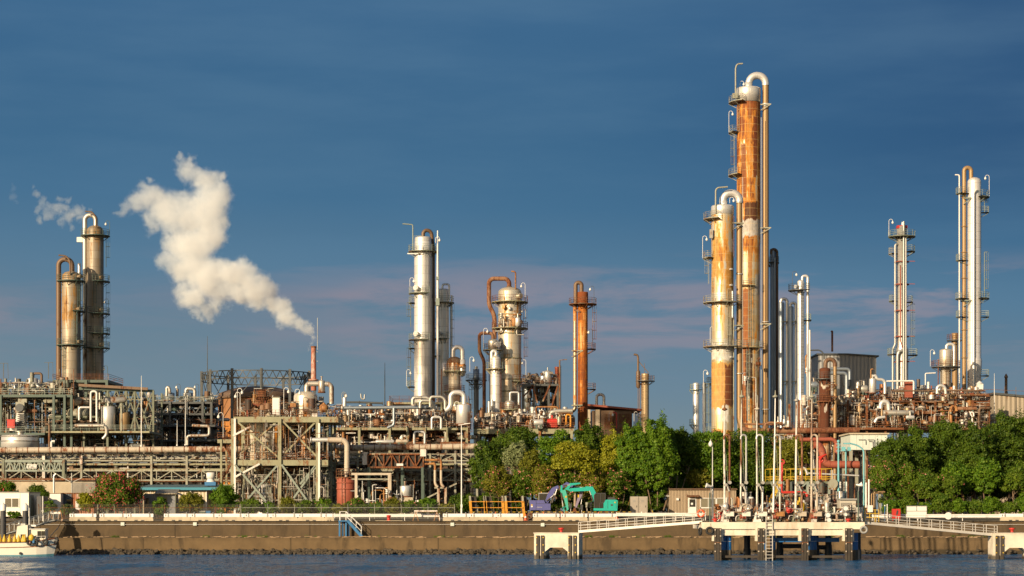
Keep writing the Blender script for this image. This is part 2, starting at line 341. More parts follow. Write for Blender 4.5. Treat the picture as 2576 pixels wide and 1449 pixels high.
# ---------------------------------------------------------------- setting: water, ground, sea wall
def water():
    m,nt,b=newmat('harbour water'); p=wpos(nt)
    a=noise(nt,p,0.10,4,0.6,1,1.6,1,0.6); c=noise(nt,p,0.55,5,0.62,1,1.5,1,0.5); d=noise(nt,p,2.2,3,0.6,1,1.3,1)
    h=math_(nt,'ADD',math_(nt,'MULTIPLY',a,1.2),math_(nt,'ADD',math_(nt,'MULTIPLY',c,1.0),math_(nt,'MULTIPLY',d,0.30)))
    pt=noise(nt,p,.028,4,.6,.35,1,1,.8); yy=nd(nt,'SeparateXYZ',{0:p}).outputs[1]; calm=math_(nt,'ADD',pt,maprange(nt,yy,200,290,-.16,.22))
    st=maprange(nt,calm,.42,.68,1.0,.42,True); sk=noise(nt,p,.12,6,.7,.8,.3,1,.4); sk2=noise(nt,p,1.1,4,.65,1,.2,1,.3)
    rg=math_(nt,'ADD',maprange(nt,sk,.42,.62,.03,.30,True),maprange(nt,sk2,.45,.6,0,.12,True))
    nb=nd(nt,'Bump',{'Height':h,'Strength':st,'Distance':2.2}).outputs[0]
    setb(nt,b,base=mix_(nt,maprange(nt,sk2,.42,.6),(0.008,0.066,0.185),(0.024,0.14,0.32)),rough=rg,spec=0.28,normal=nb); b.inputs['IOR'].default_value=1.33
    mb=MB(); mb.add([(-900,20,0),(900,20,0),(900,299.5,0),(-900,299.5,0)],[(0,1,2,3)])
    solo('water',None,None,m,mb,kind='structure')
water()
def ground():
    m,nt,b=newmat('yard asphalt'); p=wpos(nt); a=noise(nt,p,0.15,5); c=noise(nt,p,7,4)
    bc=mix_(nt,maprange(nt,a,0.3,0.7),(0.05,0.045,0.04),(0.11,0.095,0.07)); bc=mix_(nt,maprange(nt,c,0.5,0.7,0,0.4),bc,(0.16,0.13,0.09))
    setb(nt,b,base=bc,rough=0.9,normal=bump(nt,c,0.3,0.02))
    mb=MB(); ys=[299.6,304,308,312,316,400,900,9000]
    vs=[]; 
    for y in ys: vs+=[(-4000,y,gz(y)),(-600,y,gz(y)),(600,y,gz(y)),(4000,y,gz(y))]
    mb.add(vs,[(i*4+j,i*4+j+1,i*4+5+j,i*4+4+j) for i in range(len(ys)-1) for j in range(3)])
    mb.add([(-4000,9000,GZ1),(4000,9000,GZ1),(4000,9000,-30),(-4000,9000,-30)],[(0,1,2,3)])
    solo('ground',None,None,m,mb,kind='structure')
    mb=MB(); mb.add([(-900,294,-2.5),(900,294,-2.5),(900,299.4,-2.2),(-900,299.4,-2.2)],[(0,1,2,3)])
ground()
def seawall():
    T=Th('sea_wall','long stepped brown concrete sea wall rising from the water along the whole shore','wall',CX,0,300,z=0)
    up=concrete('weathered brown wall concrete',(0.104,0.071,0.037),(0.04,0.027,0.015),joint=20.3,amt=0.8)
    lo=concrete('lower stained wall concrete',(0.165,0.110,0.054),(0.05,0.034,0.018),joint=22.0,wet=.8,amt=0.9)
    ca=concrete('pale coping concrete',(0.36,0.29,0.20))
    mb=MB(); mb.prism([(0,2.3),(0,4.80),(0.45,4.80),(0.45,2.3)],-400,400,'x'); T.part('parapet_wall',up,mb)
    mb=MB(); mb.prism([(-0.06,4.802),(-0.06,4.955),(0.55,4.955),(0.55,4.802)],-400,400,'x'); T.part('coping',ca,mb)
    mb=MB(); mb.prism([(-3.0,2.02),(-3.12,2.42),(-0.003,2.52),(-0.003,-1),(-2.6,-1)],-400,400,'x'); T.part('lower_ledge',lo,mb)
    mb=MB(); mb.tube([(-140,-0.16,4.42),(140,-0.16,4.42)],0.028,6); 
    for i in range(-110,111): mb.beam((i*1.27,-0.16,4.42),(i*1.27,0.02,4.42),0.035)
    T.part('service_line',M['white'],mb)
    for u,v in ((491,1318),(1138,1319),(309,1318),(1365,1320),(1800,1318)):
        mb=MB(); p=T.L(u,0); z=CH+(HV-v)*T.k; mb.box((p.x,-0.14,z),(0.55,0.24,0.5)); mb.box((p.x,-0.27,z),(0.42,0.02,0.38)); T.part('junction_box',M['mint'],mb)
seawall()
rng=random.Random(5)
def blob(mb,c,r,seed,sub=(8,5),jag=0.28):
    rg=random.Random(seed); o=len(mb.v); seg,rr=sub; vs=[]
    for i in range(rr+1):
        t=-PI/2+PI*i/rr
        for k in range(seg):
            q=1+rg.uniform(-jag,jag); vs.append((c[0]+r[0]*q*math.cos(t)*math.cos(2*PI*k/seg),c[1]+r[1]*q*math.cos(t)*math.sin(2*PI*k/seg),c[2]+r[2]*q*math.sin(t)))
    mb.add(vs,[(i*seg+k,i*seg+(k+1)%seg,(i+1)*seg+(k+1)%seg,(i+1)*seg+k) for i in range(rr) for k in range(seg)],False)
def rocks():
    m=concrete('shell crusted riprap',(0.075,0.06,0.042),(0.02,0.016,0.012),rough=0.95)
    mb=MB()
    for i in range(2000):
        x=rng.uniform(-84,92); 
        dens=1.0 if x<6 else 0.55 if x<30 else 0.25
        if rng.random()>dens: continue
        s=rng.uniform(0.15,0.42); y=rng.uniform(294.6,296.9); z=0.05+max(0,(y-294.9))*0.25+rng.uniform(-0.15,0.1)
        blob(mb,(x,y,z),(s*rng.uniform(.9,1.4),s,s*rng.uniform(.6,.95)),i)
    solo('shore_rocks','dark shell crusted rocks heaped along the foot of the sea wall','rocks',m,mb,kind='stuff')
    # driftwood and weeds on the ledge
    mb=MB()
    for i in range(420):
        x=rng.uniform(-84,84); y=rng.uniform(297.2,299.5); L=rng.uniform(0.15,1.1); a=rng.uniform(-.35,.35)
        z=2.47+rng.uniform(0,.12)
        mb.beam((x,y,z),(x+L*math.cos(a),y+L*math.sin(a),z+rng.uniform(-.02,.1)),rng.uniform(.05,.13))
    solo('ledge_debris','bleached driftwood scraps lying along the sea wall ledge','debris',M['wood'],mb,kind='stuff')
    mb=MB(); g=random.Random(8)
    for i in range(26):
        x=g.uniform(-84,84); n=g.randint(14,50); w=g.uniform(.3,1.3)
        for k in range(n):
            px=x+g.uniform(-w,w); py=299.4-g.uniform(0,0.5); h=g.uniform(.15,.5); dx=g.uniform(-.2,.2)
            mb.add([(px-.06,py,2.47),(px+.06,py,2.47),(px+dx,py-.1,2.47+h)],[(0,1,2)])
    solo('ledge_weeds','green weeds sprouting along the sea wall ledge','weeds',leafmat('weed green',(0.07,0.13,0.02),(0.10,0.17,0.02),(0.14,0.17,0.03)),mb,kind='stuff')
rocks()
ORD='first second third fourth fifth sixth seventh eighth ninth tenth eleventh twelfth thirteenth fourteenth fifteenth sixteenth seventeenth eighteenth nineteenth twentieth'.split()
# ---------------------------------------------------------------- concrete barriers with white rails
def barrier_proto():
    T=Th('concrete_barrier','','barrier',0,0,302,z=0); L=4.08
    mb=MB(); 
    prof=[(-L/2,0),(L/2,0),(L/2,.35),(L/2-.14,.57),(-L/2+.14,.57),(-L/2,.35)]
    mb.prism(prof,-0.30,0.30); T.part('base',M['conc'],mb)
    for s in (-.55,.45):
        mb=MB(); mb.box((s,-.301,.07),(.5,.02,.14)); T.part('slot',M['charcoal'],mb)
    mb=MB(); mb.box((0,0,.83),(L-.03,.34,.50)); mb.box((0,-.19,.91),(L-.9,.05,.12)); mb.box((0,-.19,.70),(L-.9,.05,.1)); T.part('white_panel',M['whiteplastic'],mb)
    for s in (-1.42,1.42):
        mb=MB(); mb.cyl((s,-.22,.55),(s,-.22,1.2),.05,seg=8); mb.sphere((s,-.22,1.22),.085,8,5); T.part('pin',M['galv'],mb)
        mb=MB(); mb.box((s+.1,-.19,.80),(.16,.06,.42)); T.part('bracket',M['galv'],mb)
    for x in (-L/2+.3,):
        mb=MB(); mb.box((x,-.19,.82),(.09,.05,.3)); T.part('grip',M['charcoal'],mb)
    return T.o
M['conc']=concrete('pale barrier concrete',(0.50,0.43,0.32),(0.2,0.16,0.11),amt=0.3)
M['whiteplastic']=plain('white rail plastic',(0.78,0.77,0.79),0.45,var=0.05)
def barriers():
    us=[209,284.5,352.5]+[446.5,513,580.5,648.5,716,783.5]+[829]+[1148]+[1215,1282]+[1374,1444,1515]+[2560]
    rows=['row left of the white post gap']*3+['long row before the silo frame']*7+['row before the trench shields']*3+['row before the excavators']*3+['right end of the white guardrail']
    cnt={}
    pr=barrier_proto()
    for i,(u,rw) in enumerate(zip(us,rows)):
        k=cnt.get(rw,0); cnt[rw]=k+1
        lab=f'white topped concrete barrier, {ORD[k]} in the {rw}' if i<len(us)-1 else 'concrete barrier with white panel past the right end of the guardrail'
        o=pr if i==0 else copy_tree(pr)
        o['label']=lab; o['group']='concrete barriers along the sea wall'
        o.location=W(u,0,301.6); o.location.z=4.956
        if u==829: o.scale=(.35,1,1); o['label']='short white topped concrete end block beside the blue stair'
        if u==2560: o.location.y=304
barriers()
def guardrail(name,label,u0,u1,d,step,h0=0.55,h1=1.05,rz=4.95,disc=None):
    T=Th(name,label,'guardrail',u0,0,d,z=rz); L=(u1-u0)*T.k
    mb=MB(); pr=[(-.02,h0),(-.09,h0+.1),(-.02,(h0+h1)/2),(-.09,h1-.1),(-.02,h1),(.02,h1),(.02,h0)]
    mb.prism(pr,0,L,'x'); T.part('beam',M['white'],mb)
    n=max(1,int(L/step))
    for i in range(n+1):
        mb=MB(); x=i*L/n; mb.cyl((x,.09,0),(x,.09,h1+.05),.06,seg=8); mb.sphere((x,.09,h1+.06),.06,8,4); T.part('post',M['white'],mb)
    if disc:
        mb=MB(); p=(disc-u0)*T.k; mb.cyl((p,-.16,h1-.25),(p,-.1,h1-.25),.55,seg=20); T.part('reflector_disc',M['white'],mb)
    return T
guardrail('guardrail','white steel guardrail on the sea wall by the red bollard',842,1106,303.5,4.5)
guardrail('guardrail','long white guardrail in front of the tan corrugated hut',1551,1775,305,3.9,.62,1.15,5.0)
guardrail('guardrail','white guardrail with round disc below the right hand trees',2195,2535,304,5.5,.45,1.0,4.95,2385)
# ---------------------------------------------------------------- chain link fences
def fence(label,u0,u1,d,step,mp,mrail,h=1.75,lean=0.0):
    T=Th('chain_link_fence',label,'fence',u0,0,d,z=gz(d)); L=(u1-u0)*T.k; n=int(L/step)
    for i in range(n+1):
        mb=MB(); x=i*L/n; mm=mp[i%len(mp)]
        mb.tube([(x,0,0),(x,0,h+.15),(x-.06,-.22,h+.55)],.055,6); T.part('post',M[mm],mb)
    mb=MB(); mb.tube([(0,0,h),(L,0,h)],.04,6); mb.tube([(0,0,.1),(L,0,.1)],.025,5); T.part('top_rail',M[mrail],mb)
    mb=MB(); st=.26; k=-h
    while k<L:
        for sg in (1,-1):
            a,b=(k,0.05),(k+h,h)
            if sg<0: a,b=(k+h,.05),(k,h)
            # clip
            def cl(p,q):
                if p[0]<0 and q[0]<=0: return None
                t0,t1=0,1; dx=q[0]-p[0]
                for lim in (0,L):
                    if (p[0]-lim)*(q[0]-lim)<0:
                        t=(lim-p[0])/dx
                        if (p[0]<lim)==(lim==0): t0=max(t0,t)
                        else: t1=min(t1,t)
                return p[0]+dx*t0,p[1]+(q[1]-p[1])*t0,p[0]+dx*t1,p[1]+(q[1]-p[1])*t1
            r=cl(a,b)
            if r and min(r[0],r[2])>=-0.01 and max(r[0],r[2])<=L+.01: mb.beam((r[0],.03*sg,r[1]),(r[2],.03*sg,r[3]),.013)
        k+=st
    T.part('wire_mesh',M['wire'],mb)
    mb=MB()
    for q in (.2,.36,.52): mb.tube([(0,-.02-.3*(q-.15),h+q),(L,-.02-.3*(q-.15),h+q)],.012,4)
    T.part('barbed_wire',M['wire'],mb)
M['wire']=painted('dull fence wire',(0.20,0.19,0.17),0.3,metal=0.3)
fence('chain link fence with rusty posts before the bushes and blue roofed shed',98,605,308,3.7,['rust','rust','rust','pale','rust'],'rust')
fence('chain link fence with grey posts before the silo frame and hedge',607,1144,308.3,3.7,['pale','galv','pale'],'galv')
# ---------------------------------------------------------------- plant parts
def on(T,a,r,z,cx=0,cy=0):   # a: angle round the axis, 0 faces the water, positive to the right
    return Vector((cx+r*math.sin(a),cy-r*math.cos(a),z))
def shell(T,name,mat,prof,parent=None,seg=32,cx=0.0,cy=0.0,label=None):
    """lathe part; prof = [(radius px, v)] from top to bottom"""
    mb=MB(); pr=[(max(0.001,r*T.k),(T.v-v)*T.k) for r,v in prof][::-1]
    mb.lathe(pr,(cx,cy,0),seg); return T.part(name,mat,mb,parent,label)
def dome(r,v,h,n=6):
    return [(r*math.sin(PI/2*i/n),v-h*math.cos(PI/2*i/n)) for i in range(n+1)]
def platform(T,v,ri,ro,a0=0,a1=360,deck='rail',rail='rail',h=1.15,cx=0.0,cy=0.0,brackets=True,gap=0):
    """ring platform (px radii, degrees) with its railing"""
    k=T.k; z=(T.v-v)*k; A0,A1=R(a0),R(a1); ri*=k; ro*=k; full=abs(a1-a0)>=359
    seg=max(6,int(abs(a1-a0)/12)); mb=MB()
    mb.lathe([(ri,-.14),(ro,-.14),(ro,0),(ri,0),(ri,-.14)],(cx,cy,z),seg,A0-PI/2,A1-PI/2,sm=False)
    if brackets:
        for i in range(max(2,seg//3)):
            a=A0+(A1-A0)*(i+.5)/max(2,seg//3); mb.beam(on(T,a,ri,z-1.0,cx,cy),on(T,a,ro,z-.14,cx,cy),.10)
    p=T.part('platform',M[deck],mb)
    mb=MB(); rr=ro-.06
    for q in (.45,.8,h):
        pts=[on(T,A0+(A1-A0)*i/(seg*2),rr,z+q,cx,cy) for i in range(seg*2+1)]; mb.tube(pts,.035,5,not full)
    n=max(3,int(abs(A1-A0)*ro/1.3))
    for i in range(n+(0 if full else 1)):
        a=A0+(A1-A0)*i/n; mb.beam(on(T,a,rr,z,cx,cy),on(T,a,rr,z+h,cx,cy),.06)
    if not full:
        for a in (A0,A1):
            for q in (.45,.8,h): mb.beam(on(T,a,ri,z+q,cx,cy),on(T,a,rr,z+q,cx,cy),.05)
    T.part('railing',M[rail],mb,p); return p
def ladder(T,a,r,v0,v1,mat='rail',cage=True,cx=0.0,cy=0.0):
    """caged ladder; a degrees, r px from the axis, v0 top, v1 bottom"""
    k=T.k; a=R(a); z0,z1=(T.v-v0)*k,(T.v-v1)*k; c=on(T,a,r*k,0,cx,cy); t=Vector((math.cos(a),math.sin(a),0)); o=Vector((math.sin(a),-math.cos(a),0))
    mb=MB()
    for s in (-.25,.25): mb.beam(c+t*s+Vector((0,0,z1)),c+t*s+Vector((0,0,z0)),.06)
    n=int((z0-z1)/.6)
    for i in range(n): 
        z=z1+(i+.5)*.6; mb.beam(c-t*.25+Vector((0,0,z)),c+t*.25+Vector((0,0,z)),.035)
    L=T.part('ladder',M[mat],mb)
    if cage:
        mb=MB(); m=max(2,int((z0-z1-2)/1.6)); 
        for i in range(m+1):
            z=z1+2.0+(z0-z1-2.0)*i/m
            pts=[c+t*(-.38*math.cos(PI*j/6))+o*(.75*math.sin(PI*j/6))+Vector((0,0,z)) for j in range(7)]; mb.tube(pts,.03,4)
        for j in (1,3,5):
            q=c+t*(-.38*math.cos(PI*j/6))+o*(.75*math.sin(PI*j/6)); mb.beam(q+Vector((0,0,z1+2)),q+Vector((0,0,z0)),.04)
        T.part('safety_cage',M[mat],mb,L)
    return L
def pipe(T,name,mat,pts,r,rad=1.2,seg=10,parent=None,flanges=(),label=None):
    """pts: (u,v[,dy m]) traced; r and rad in px"""
    P=[T.L(*p) for p in pts]; mb=MB(); mb.tube(rnd(P,rad*T.k,6),r*T.k,seg)
    for i in flanges:
        q=P[i]; d=(P[min(i+1,len(P)-1)]-P[max(0,i-1)]).normalized(); mb.cyl(q-d*.09,q+d*.09,r*T.k*1.45,seg=seg)
    return T.part(name,M[mat] if isinstance(mat,str) else mat,mb,parent,label)
def vlamp(T,u,v0,v1,side=1,mat='white',dy=-0.5,parent=None):
    """swan neck lamp: pole from v1 up to v0, shade hanging on one side"""
    p=T.L(u,v1,dy); q=T.L(u,v0,dy); b=Vector((side*.75,0,0))
    mb=MB(); pts=[p,q-Vector((0,0,.4))]+[q+Vector((side*.38*(1-math.cos(PI*i/6)),0,-.4+.38*math.sin(PI*i/6))) for i in range(1,7)]
    mb.tube(pts,.045,6); o=T.part('lamp_arm',M[mat],mb,parent) if parent is None else None
    e=pts[-1]; mb=MB(); mb.lathe([(.24,-.45),(.2,-.2),(.07,0)],(e.x,e.y,e.z),10); mb.sphere((e.x,e.y,e.z-.42),.17,8,5)
    T.part('lamp_shade',M['lamp'],mb,o or parent)
def manway(T,v,a,r,rad,mat,ln=0.7):
    k=T.k; z=(T.v-v)*k; a=R(a); p=on(T,a,r*k-.1,z); q=on(T,a,r*k+ln,z); d=(q-p).normalized(); mb=MB(); mb.cyl(p,q,rad*k*.82,seg=16); mb.cyl(q,q+d*.12,rad*k,seg=16); mb.cyl(q+d*.15,q+d*.25,rad*k,seg=16)
    T.part('manway',M[mat] if isinstance(mat,str) else mat,mb)
def bands(T,mat,rpx,vs,cx=0.0,cy=0.0,h=0.18):
    mb=MB()
    for v in vs: mb.lathe([(rpx*T.k,-h/2),(rpx*T.k+.1,-h/2),(rpx*T.k+.1,h/2),(rpx*T.k,h/2)],(cx,cy,(T.v-v)*T.k),28)
    T.part('stiffener_ring',M[mat] if isinstance(mat,str) else mat,mb)
def clamp(T,v,u0,u1,dy0,dy1,mat='rail'):
    mb=MB(); a,b=T.L(u0,v,dy0),T.L(u1,v,dy1); mb.beam(a,b,.22); mb.beam(a+Vector((0,0,-1.2)),b,.14); T.part('pipe_bracket',M[mat],mb)
def valve(mb,c,s=1.0,ax=0):
    c=Vector(c); mb.sphere(c,.22*s,8,5); d=Vector((1,0,0)) if ax==0 else Vector((0,0,1)); 
    mb.cyl(c-d*.3*s,c-d*.2*s,.26*s,seg=8); mb.cyl(c+d*.2*s,c+d*.3*s,.26*s,seg=8)
    up=Vector((0,-.5,.85)).normalized() if ax==0 else Vector((.3,-.95,0)).normalized(); mb.cyl(c,c+up*.7*s,.05*s,seg=6); mb.torus(c+up*.7*s,.22*s,.035*s,up,10,5)
PIPEMATS=['silver','silverdirty','white','rustpipe','brown','galv','pale','cream','bluegrey','orangepipe','dkmach']
def clutter(T,u0,u1,v0,v1,dy0,dy1,n,mats,seed,rmin=.05,rmax=.22,kinds='hrlucvtd',lo=None):
    """parts of a process unit: runs, risers, bends, loops, valves and small vessels between two heights"""
    g=random.Random(seed); k=T.k
    for i in range(n):
        t=g.choice(kinds); m=g.choice(mats); r=rmin*(rmax/rmin)**g.random(); y=g.uniform(dy0,dy1); u=g.uniform(u0,u1); mb=MB(); nm='pipe'
        if t=='h':
            L=g.uniform(.15,.5)*(u1-u0); a=max(u0,u-L/2); b=min(u1,u+L/2); v=g.uniform(v0,v1); pts=[T.L(a,v,y),T.L(b,v,y)]
            if g.random()<.5: pts=[pts[0]+Vector((0,0,g.uniform(-1,1)*1.2))]+pts
            if g.random()<.5: pts.append(pts[-1]+Vector((0,0,g.uniform(-1,1)*1.2)))
            mb.tube(rnd(pts,.4,4),r,8)
        elif t=='r':
            a=g.uniform(v0,v0+(v1-v0)*.5); b=v1 if g.random()<.7 else g.uniform(a,v1); mb.tube([T.L(u,a,y),T.L(u,b,y)],r,8)
            if g.random()<.5: valve(mb,T.L(u,g.uniform(a,b),y),1.2,1)
        elif t=='l':
            v=g.uniform(v0,v1-(v1-v0)*.3); b=min(u1,max(u0,u+g.uniform(-1,1)*.3*(u1-u0))); mb.tube(rnd([T.L(u,v1,y),T.L(u,v,y),T.L(b,v,y),T.L(b,v,y)+Vector((0,g.uniform(-1,1),0))],.5,4),r,8)
        elif t=='u':
            v=g.uniform(v0,v0+(v1-v0)*.5); wd=g.uniform(.6,2.0)/k; mb.tube(rnd([T.L(u,v1,y),T.L(u,v,y),T.L(min(u1+4,u+wd),v,y),T.L(min(u1+4,u+wd),g.uniform(v,v1),y)],.6,4),r*1.2,8)
        elif t=='c':
            nm='valve'; v=g.uniform(v0,v1); s=g.uniform(1.0,1.7); c=T.L(u,v,y); valve(mb,c,s,g.choice((0,1)))
            if g.random()<.6: mb.tube([c,c+Vector((0,0,-1.5))],.07,6)
            else: mb.tube([c-Vector((1.2,0,0)),c+Vector((1.2,0,0))],.08,6)
        elif t=='v':
            nm='drum'; rr=g.uniform(.35,.8); h=g.uniform(1.2,2.6); c=T.L(u,v1,y)
            mb.lathe([(.001,0),(rr*.5,0),(rr,.3),(rr,h),(rr*.8,h+rr*.35),(rr*.4,h+rr*.5),(.001,h+rr*.52)],c,14); mb.cyl(c+Vector((0,0,h)),c+Vector((0,0,h+1.0)),.12,seg=8)
        elif t=='t':
            nm='tray'; v=g.uniform(v0,v1); L=g.uniform(.2,.45)*(u1-u0); a=max(u0,u-L/2); b=min(u1,u+L/2); p,q=T.L(a,v,y),T.L(b,v,y)
            for s in (0,.35,.7): mb.tube([p+Vector((0,s,0)),q+Vector((0,s,0))],.07,6)
            for j in range(int((q-p).length/1.5)+1): mb.beam(p+Vector((j*1.5,-.1,-.1)),p+Vector((j*1.5,.9,-.1)),.08)
        elif t=='d':
            nm='exchanger'; rr=g.uniform(.3,.65); L=g.uniform(2,4.2); c=T.L(u,g.uniform(v0,v1),y); 
            mb.tube([c-Vector((L/2+.25,0,0)),c-Vector((L/2,0,0)),c-Vector((L/2,0,0)),c+Vector((L/2,0,0)),c+Vector((L/2+.3,0,0))],[rr*.5,rr,rr,rr,rr*.55],14)
            mb.cyl(c-Vector((L/2-.3,0,0)),c-Vector((L/2-.42,0,0)),rr*1.18,seg=14)
        T.part(nm,M[m],mb)
def deck(T,u0,u1,v,dy0,dy1,deckm='green',railm='rail',th=0.35,rail=True,h=1.1,sides=True):
    p,q=T.L(u0,v,dy0),T.L(u1,v,dy1); mb=MB(); mb.bb((p.x,dy0,p.z-th),(q.x,dy1,p.z))
    d=T.part('deck',M[deckm],mb)
    if rail:
        mb=MB(); L=q.x-p.x; n=max(2,int(L/1.6))
        for y in ((dy0+.05,dy1-.05)):
            for hh in (.4,.75,h): mb.beam((p.x,y,p.z+hh),(q.x,y,p.z+hh),.055)
            for i in range(n+1): mb.beam((p.x+L*i/n,y,p.z),(p.x+L*i/n,y,p.z+h),.06)
        if sides:
            for x in (p.x,q.x):
                for hh in (.4,.75,h): mb.beam((x,dy0,p.z+hh),(x,dy1,p.z+hh),.055)
        T.part('railing',M[railm],mb,d)
    return d
def posts(T,us,v0,v1,dys,mat='green',w=.35,name='post'):
    for u in us:
        for y in dys:
            mb=MB(); a,b=T.L(u,v1,y),T.L(u,v0,y); mb.beam(a,b,w,w*.25); x=Vector((0,w/2,0))
            mb.beam(a-x,b-x,w*.25,w); mb.beam(a+x,b+x,w*.25,w)
            T.part(name,M[mat],mb)
def brace(T,u0,v0,u1,v1,dy,mat='green',w=.22,name='brace'):
    mb=MB(); mb.beam(T.L(u0,v0,dy),T.L(u1,v1,dy),w); T.part(name,M[mat],mb)
def truss(T,u0,u1,v0,v1,dy,n,mat='pale',w=.22,wd=.16,name='truss',alt=True,verts=True):
    mb=MB()
    mb.beam(T.L(u0,v0,dy),T.L(u1,v0,dy),w,w); mb.beam(T.L(u0,v1,dy),T.L(u1,v1,dy),w,w)
    for i in range(n):
        a=u0+(u1-u0)*i/n; b=u0+(u1-u0)*(i+1)/n
        if verts: mb.beam(T.L(a,v0,dy),T.L(a,v1,dy),wd)
        if i%2 and alt: mb.beam(T.L(a,v0,dy),T.L(b,v1,dy),wd)
        else: mb.beam(T.L(a,v1,dy),T.L(b,v0,dy),wd)
    if verts: mb.beam(T.L(u1,v0,dy),T.L(u1,v1,dy),wd)
    return T.part(name,M[mat],mb)
def stair(T,u0,v0,u1,v1,dy,mat='railrust',w=.8):
    mb=MB(); p,q=T.L(u0,v0,dy),T.L(u1,v1,dy); n=max(3,int(abs(p.z-q.z)/.3))
    for y in (-w/2,w/2):
        o=Vector((0,y,0)); mb.beam(p+o,q+o,.08,.25); 
        for hh in (.5,1.0): mb.beam(p+o+Vector((0,0,hh)),q+o+Vector((0,0,hh)),.05)
        for i in range(0,n+1,4): c=p.lerp(q,i/n)+o; mb.beam(c,c+Vector((0,0,1)),.05)
    for i in range(n): c=p.lerp(q,(i+.5)/n); mb.box(c,(.28,w,.05))
    return T.part('stair',M[mat],mb)
def finemat(name,cols,metal=0.3,rough=0.5):
    m,nt,b=newmat(name); g=nd(nt,'NewGeometry'); rr=g.outputs['Random Per Island']; n=len(cols)
    c=ramp_(nt,rr,[(i/n,cols[i]) for i in range(n)],'CONSTANT'); a=noise(nt,g.outputs['Position'],2.5,4,.6)
    setb(nt,b,base=mix_(nt,maprange(nt,a,.42,.7,0,.75),c,(.14,.055,.022)),metal=metal,rough=rough); return m
M['fine_silver']=finemat('mixed small pipework, mostly silver',[(.72,.71,.68),(.30,.12,.04),(.74,.71,.66),(.09,.08,.075),(.42,.30,.18),(.62,.61,.58),(.34,.36,.30),(.17,.10,.06),(.55,.50,.42)],.45,.42)
M['fine_rust']=finemat('mixed small pipework, mostly rusted',[(.28,.12,.045),(.16,.085,.05),(.52,.45,.34),(.34,.16,.05),(.07,.05,.045),(.62,.59,.53),(.05,.045,.04),(.36,.34,.28),(.60,.58,.55),(.20,.11,.06)],.1,.65)
M['fine_dark']=finemat('mixed small pipework, mostly dark',[(.05,.055,.055),(.10,.10,.09),(.16,.10,.06),(.035,.035,.035),(.22,.20,.17),(.07,.09,.075),(.30,.27,.22),(.04,.045,.05)],.2,.6)
M['fine_pale']=finemat('mixed small pipework, pale and green',[(.30,.33,.26),(.55,.52,.46),(.12,.15,.12),(.30,.14,.05),(.42,.42,.36),(.06,.07,.06),(.62,.60,.56),(.22,.24,.20)],.15,.55)
def fine(T,u0,u1,v0,v1,dy0,dy1,n,seed,mat,r0=.03,r1=.11,vert=.4):
    """dense small bore pipework, cable trays, valves and rails nobody could count: one part"""
    g=random.Random(seed); mb=MB(); W_=(u1-u0); H_=(v1-v0)
    for i in range(n):
        y=g.uniform(dy0,dy1); u=g.uniform(u0,u1); v=g.uniform(v0,v1); r=r0*(r1/r0)**g.random(); t=g.random()
        if t<vert: mb.tube([T.L(u,v,y),T.L(u,min(v1,v+g.uniform(.15,.8)*H_),y)],r,5,False)
        elif t<vert+.25: mb.tube([T.L(u,v,y),T.L(min(u1,u+g.uniform(.05,.3)*min(W_,160)),v,y)],r,5,False)
        elif t<vert+.42:
            du=g.uniform(-14,14); dv=g.uniform(4,.5*H_+4); mb.tube(rnd([T.L(u,min(v1,v+dv),y),T.L(u,v,y),T.L(min(u1,max(u0,u+du)),v,y)],.3,2),r,5,False)
        elif t<vert+.50: c=T.L(u,v,y); s=g.uniform(.2,.5); mb.sphere(c,(s,s,s*g.uniform(.7,1.4)),7,4)
        elif t<vert+.55: c=T.L(u,v,y); s=g.uniform(.25,.6); mb.cyl(c,c+Vector((0,0,g.uniform(.8,2))),s,seg=8)
        else: c=T.L(u,v,y); mb.box(c,(g.uniform(.2,1.0),g.uniform(.2,.6),g.uniform(.15,.7)))
    return T.part('small_pipework',M[mat],mb,kind='stuff')
# ---------------------------------------------------------------- tall columns
def vv(base): return base
def C(name,label,u,d,group='tall process columns',cat='column'):
    T=Th(name,label,cat,u,0,d,group); T.o.location=W(u,0,d); T.o.location.z=GZ1; T.v=HV+(CH-GZ1)*F/d; return T
SILV=(0.60,0.58,0.55)
